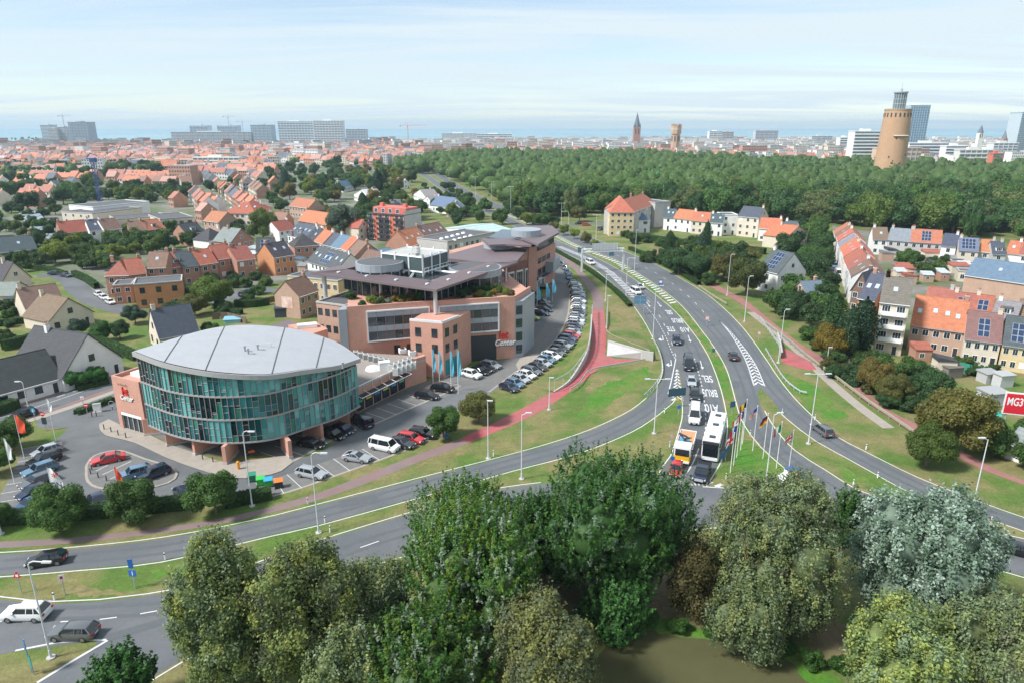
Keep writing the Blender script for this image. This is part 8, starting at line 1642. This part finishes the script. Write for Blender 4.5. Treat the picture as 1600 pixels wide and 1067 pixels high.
# guard rails
def rail(pix, label, h=.75, wood=False, posts=2.0, two=False):
    pl=gl(pix,0,1.5); c=pl[0]; o=thing('guard_rail',label,'guard rail',tuple(c)); m=steel_m if not wood else mat('rail_wood',(.33,.30,.22),.9,.15)
    mb=kerb([p-c for p in pl],-.04,.04,.3,z0=h-.3); mb.build('rail_beam',m,o)
    if two: kerb([p-c for p in pl],-.03,.03,.10,z0=h-.55).build('lower_rail',m,o)
    d=0
    while d<plen(pl): p,_=along(pl,d); mb=MB(); mb.box(p.x-c.x-.05,p.y-c.y-.05,0,p.x-c.x+.05,p.y-c.y+.05,h); mb.build('post',m,o); d+=posts
rail([(1021,535),(1030,552),(1034,572),(1032,590),(1018,610),(1006,622)],'guard rail round the outside of the slip road bend'); rail([(1196,548),(1207,567),(1220,588),(1232,602),(1250,615),(1260,617)],'curved steel guard rail by the red ramp'); rail([(1192,505),(1222,528),(1260,560),(1300,590),(1350,628),(1400,662),(1440,690)],'long brown railing along the pale footpath',1.1,True,3.0,True); rail([(1092,450),(1112,464),(1135,478)],'short railing at the pavement bend',.9,True,2.5,True); rail([(1188,500),(1205,525),(1222,548)],'railing beside the right carriageway',.9,False,2.5,True)
rail([(866,612),(890,598),(908,575),(920,552),(924,520),(925,490)],'railing on top of the curved retaining wall',2.5,False,3.0); rail([(948,488),(948,510),(950,525),(975,538),(1015,554)],'brown railing above the underpass bank',1.1,True,3.0,True); rail([(891,613),(905,603),(918,585),(930,580),(975,572),(1008,566)],'low railing along the lower side of the red path',.9,False,3.0)
# retaining walls of the underpass, with the bank behind
wl_=gl([(866,613),(889,600),(908,577),(920,552),(924,520),(925,492)],0,1.5); kb=gl([(842,590),(868,560),(889,532),(900,515),(907,500),(909,470)],0,1.5)
o=thing('retaining_wall','curved concrete retaining wall left of the red cycle path','wall',tuple(wl_[0])); mb=MB(); n=len(wl_); c=wl_[0]
hs=[1.7*math.sin(math.pi*min(.98,.04+i/(n-1))**1.0) for i in range(n)]
for i,p in enumerate(wl_):
    t=(wl_[min(i+1,n-1)]-wl_[max(i-1,0)]).normalized(); nn=Vector((-t.y,t.x)); q=p-c; mb.v+=[(q.x,q.y,0),(q.x,q.y,hs[i]),(q.x+nn.x*.3,q.y+nn.y*.3,hs[i]),(q.x+nn.x*.3,q.y+nn.y*.3,0)]
for i in range(n-1):
    for k in range(3): a=4*i+k; mb.f.append((a,a+4,a+5,a+1)); mb.m.append(0)
mb.build('wall_face',concrete,o)
mb=MB(); 
for i,p in enumerate(wl_):
    t=(wl_[min(i+1,n-1)]-wl_[max(i-1,0)]).normalized(); nn=Vector((-t.y,t.x)); q0=p+nn*.28; q1=p+nn*3.6; mb.v+=[(q0.x,q0.y,max(.02,hs[i]-.06)),(q1.x,q1.y,.02)]
for i in range(n-1): a=2*i; mb.f.append((a,a+2,a+3,a+1)); mb.m.append(0)
struct('wall_bank',mb,grass_m)
o=thing('underpass_ramp_slab','pale concrete triangular slope beside the underpass','concrete slope',tuple(G(948,556))); mb=MB(); P=[G(948,556),G(1016,562),G(1021,557,1.0),G(1004,550,1.6),G(950,534,1.6)]; mb.prism([(p.x-P[0].x,p.y-P[0].y) for p in P],0,[.03,.03,1.0,1.6,1.6]); mb.build('slope_face',concrete,o)
mb=MB(); q=[G(950,534,1.6),G(1004,550,1.6),G(1021,557,1.0)]; pl=[x-P[0] for x in q]; kerb(pl,-.15,.25,1.95).build('top_wall',concrete,o)
bk_=gl([(950,524),(975,533),(1012,548)],0,2); mb=MB(); 
a0=[G(949,532,1.6),G(975,541,1.6),G(1004,550,1.6),G(1021,557,1.0)]; b0=[G(949,505),G(985,515),G(1008,530),G(1022,545)]
mb.v=[(p.x,p.y,1.55 if i<3 else .9) for i,p in enumerate(a0)]+[(p.x,p.y,.01) for p in b0]; mb.f=[(0,1,5,4),(1,2,6,5),(2,3,7,6)]; mb.m=[0]*3; struct('underpass_bank',mb,grass_m)
o=thing('ramp_wall','pale concrete wall beside the red ramp on the right','wall',tuple(G(1218,552))); mb=MB(); P=[G(1214,528),G(1219,545),G(1221,560)]; kerb([p-G(1218,552) for p in P],-.15,.15,1.4).build('wall_face',concrete,o)
# billboard
bp_=(1555,692); z0_,z1_=topz(bp_,643),topz(bp_,613); q_=G(*bp_)
bb=thing('billboard','red roadside billboard reading MG3 in white at the right edge','billboard',(q_.x,q_.y,0),-.30)
mb=MB(); mb.box(-.2,-.2,z0_-.2,8.5,-.05,z1_+.2); mb.build('backing',white_m,bb); mb=MB(); mb.box(0,-.24,z0_,8.3,-.205,z1_); mb.build('poster',mat('poster_red',(.60,.015,.03),.5,.03),bb)
for x in (.5,4,7.5): mb=MB(); mb.box(x-.1,-.04,0,x+.1,.1,z0_); mb.build('post',grey_m,bb)
cu=bpy.data.curves.new('poster_lettering','FONT'); cu.body='MG3'; cu.size=(z1_-z0_)*.55; cu.offset=.03; cu.extrude=.01; cu.materials.append(wsign); c=textobj(cu,'poster_lettering'); C.objects.link(c); c.parent=bb; c.location=(.2,-.26,z0_+(z1_-z0_)*.42); c.rotation_euler=(math.pi/2,0,0); c.scale=(.6,1,1)
# yards: garden sheds, fences, parasols and terrace clutter on the right and left
fence_m=mat('fence_wood',(.16,.11,.075),.9,.15)
def fence(pix, h, label, m=fence_m):
    pl=gl(pix,0,2.0); c=pl[0]; o=thing('fence',label,'fence',tuple(c)); d=0; k=0
    while d+1.9<plen(pl): a,t=along(pl,d); b_,_=along(pl,d+1.85); mb=kerb([a-c,b_-c],-.04,.04,h); mb.build('fence_panel',m,o); d+=2.0
for pix,h,lab in [([(332,500),(352,498),(385,506)],1.8,'brown timber fence behind the curved roof'),([(1408,585),(1440,592),(1475,600)],1.8,'dark timber fence at the end of the lawn garden'),([(1330,470),(1345,530),(1352,548)],1.8,'timber fence beside the tall brick house'),([(320,455),(352,450),(390,445)],1.8,'grey fence behind the rear car park'),([(410,475),(436,470)],1.6,'short fence by the poster house')]: fence(pix,h,lab)
fence([(1497,580),(1530,587),(1556,594)],2.0,'green screen fence in the back gardens',mat('green_screen',(.03,.24,.16),.8))
for k,(x,y,w_,d_,h,col,lab) in enumerate([(1480,592,3.5,2.5,2.2,(.18,.16,.14),'dark garden shed by the green screen'),(1540,600,3,2.4,2.0,(.40,.40,.39),'pale garden shed right of the green screen'),(1562,606,3,2,2.4,(.48,.48,.47),'white container at the garden end'),(1545,635,4,3,2.3,(.42,.43,.43),'white shed beside the billboard'),(10,480,3,2.4,2.2,(.06,.07,.09),'dark garden shed on the left lawn'),(430,497,5,3,2.4,(.05,.06,.08),'dark flat-roofed garden shed by the poster house'),(1405,440,5,4,2.8,(.5,.3,.2),'brick outbuilding in the yards'),(1520,560,3,2,2.2,(.12,.11,.11),'dark lean-to behind the cream house'),(350,506,4,2.5,.9,(.25,.5,.62),'small blue pool behind the fence')]):
    p=G(x,y); o=thing('garden_shed' if 'pool' not in lab else 'garden_pool',lab,'shed' if 'pool' not in lab else 'pool',tuple(p),.2); mb=MB(); mb.box(0,0,0,w_,d_,h); mb.build('wall',wall_m,o,color=col); mb=MB(); mb.prism([(-.2,-.2),(w_+.2,-.2),(w_+.2,d_+.2),(-.2,d_+.2)],h+.002,[h+.1,h+.1,h+.35,h+.35]); mb.build('roof',plain,o,color=tuple(c_*.8 for c_ in col))
p=G(1545,663); o=thing('garden_parasol','turquoise parasol in the garden beside the billboard','parasol',tuple(p)); mb=MB(); mb.cyl(0,0,0,2.3,.04,n=6); mb.build('pole',white_m,o); mb=MB(); mb.cyl(0,0,2.1,2.8,1.6,.05,n=8); mb.build('canopy',mat('turquoise',(.03,.45,.40),.6),o)

# small outbuildings crowding the yards
OB=[]; ro=random.Random(8)
for poly,n,lab in (([(1385,392),(1500,402),(1500,432),(1440,452),(1395,440)],30,'small flat-roofed outbuilding in the yards between the terraces'),([(1425,560),(1560,575),(1560,592),(1470,588),(1430,572)],6,'garden lean-to behind the orange-roofed pair'),([(345,388),(400,392),(420,420),(400,430),(345,425)],12,'outbuilding in the yards of the brick terrace'),([(430,405),(480,415),(520,440),(500,440),(440,428)],8,'outbuilding in the yards by the poster house')):
    W=[tuple(G(*p)) for p in poly]; k=0; t=0; L_=[]
    while k<n and t<900:
        t+=1; x=ro.uniform(min(p[0] for p in W),max(p[0] for p in W)); y=ro.uniform(min(p[1] for p in W),max(p[1] for p in W))
        if not inside((x,y),W) or not free(x,y,2.5): continue
        k+=1; w_,d_,h=ro.uniform(2.5,6),ro.uniform(2.5,5),ro.uniform(2.3,3.4); col=ro.choice((CREAM,WHITE,BRICK,GREYW,PINKB)); rc=ro.choice((DARK,GREYR,BLUER,RED,PALER))
        o=thing('outbuilding',lab,'outbuilding',(x,y,0),ro.choice((-.15,-.1,1.4)),'outbuildings in the yards'); mb=MB(); mb.box(0,0,0,w_,d_,h); mb.build('wall',wall_m,o,color=col); mb=MB(); mb.prism([(-.15,-.2),(w_+.15,-.2),(w_+.15,d_+.1),(-.15,d_+.1)],h+.002,[h+.1,h+.1,h+.9,h+.9]); mb.build('roof',tile_m,o,color=rc); place(WIN['plain'],'window',o,(w_*.25,0,1.0),0,(w_*.3,1,1.0)); L_.append(o); GRID.setdefault((int(x//40),int(y//40)),[]).append(((x,y),3))
    rank(L_)
# ------------------------------------------------------------------ haze
hm = bpy.data.materials.new('haze_air'); hm.use_nodes = True; t = hm.node_tree; t.nodes.clear()
o_ = t.nodes.new('ShaderNodeOutputMaterial'); pv = t.nodes.new('ShaderNodeVolumePrincipled'); t.links.new(pv.outputs[0], o_.inputs['Volume'])
pv.inputs['Color'].default_value = (0.66, 0.86, 1.0, 1); pv.inputs['Density'].default_value = 0.00010; pv.inputs['Anisotropy'].default_value = 0.1
hz = MB().box(-32000,-500,-2,32000,16500,150).build('haze', hm); hz['kind'] = 'stuff'; hz['label'] = 'pale blue haze in the air over the whole town'
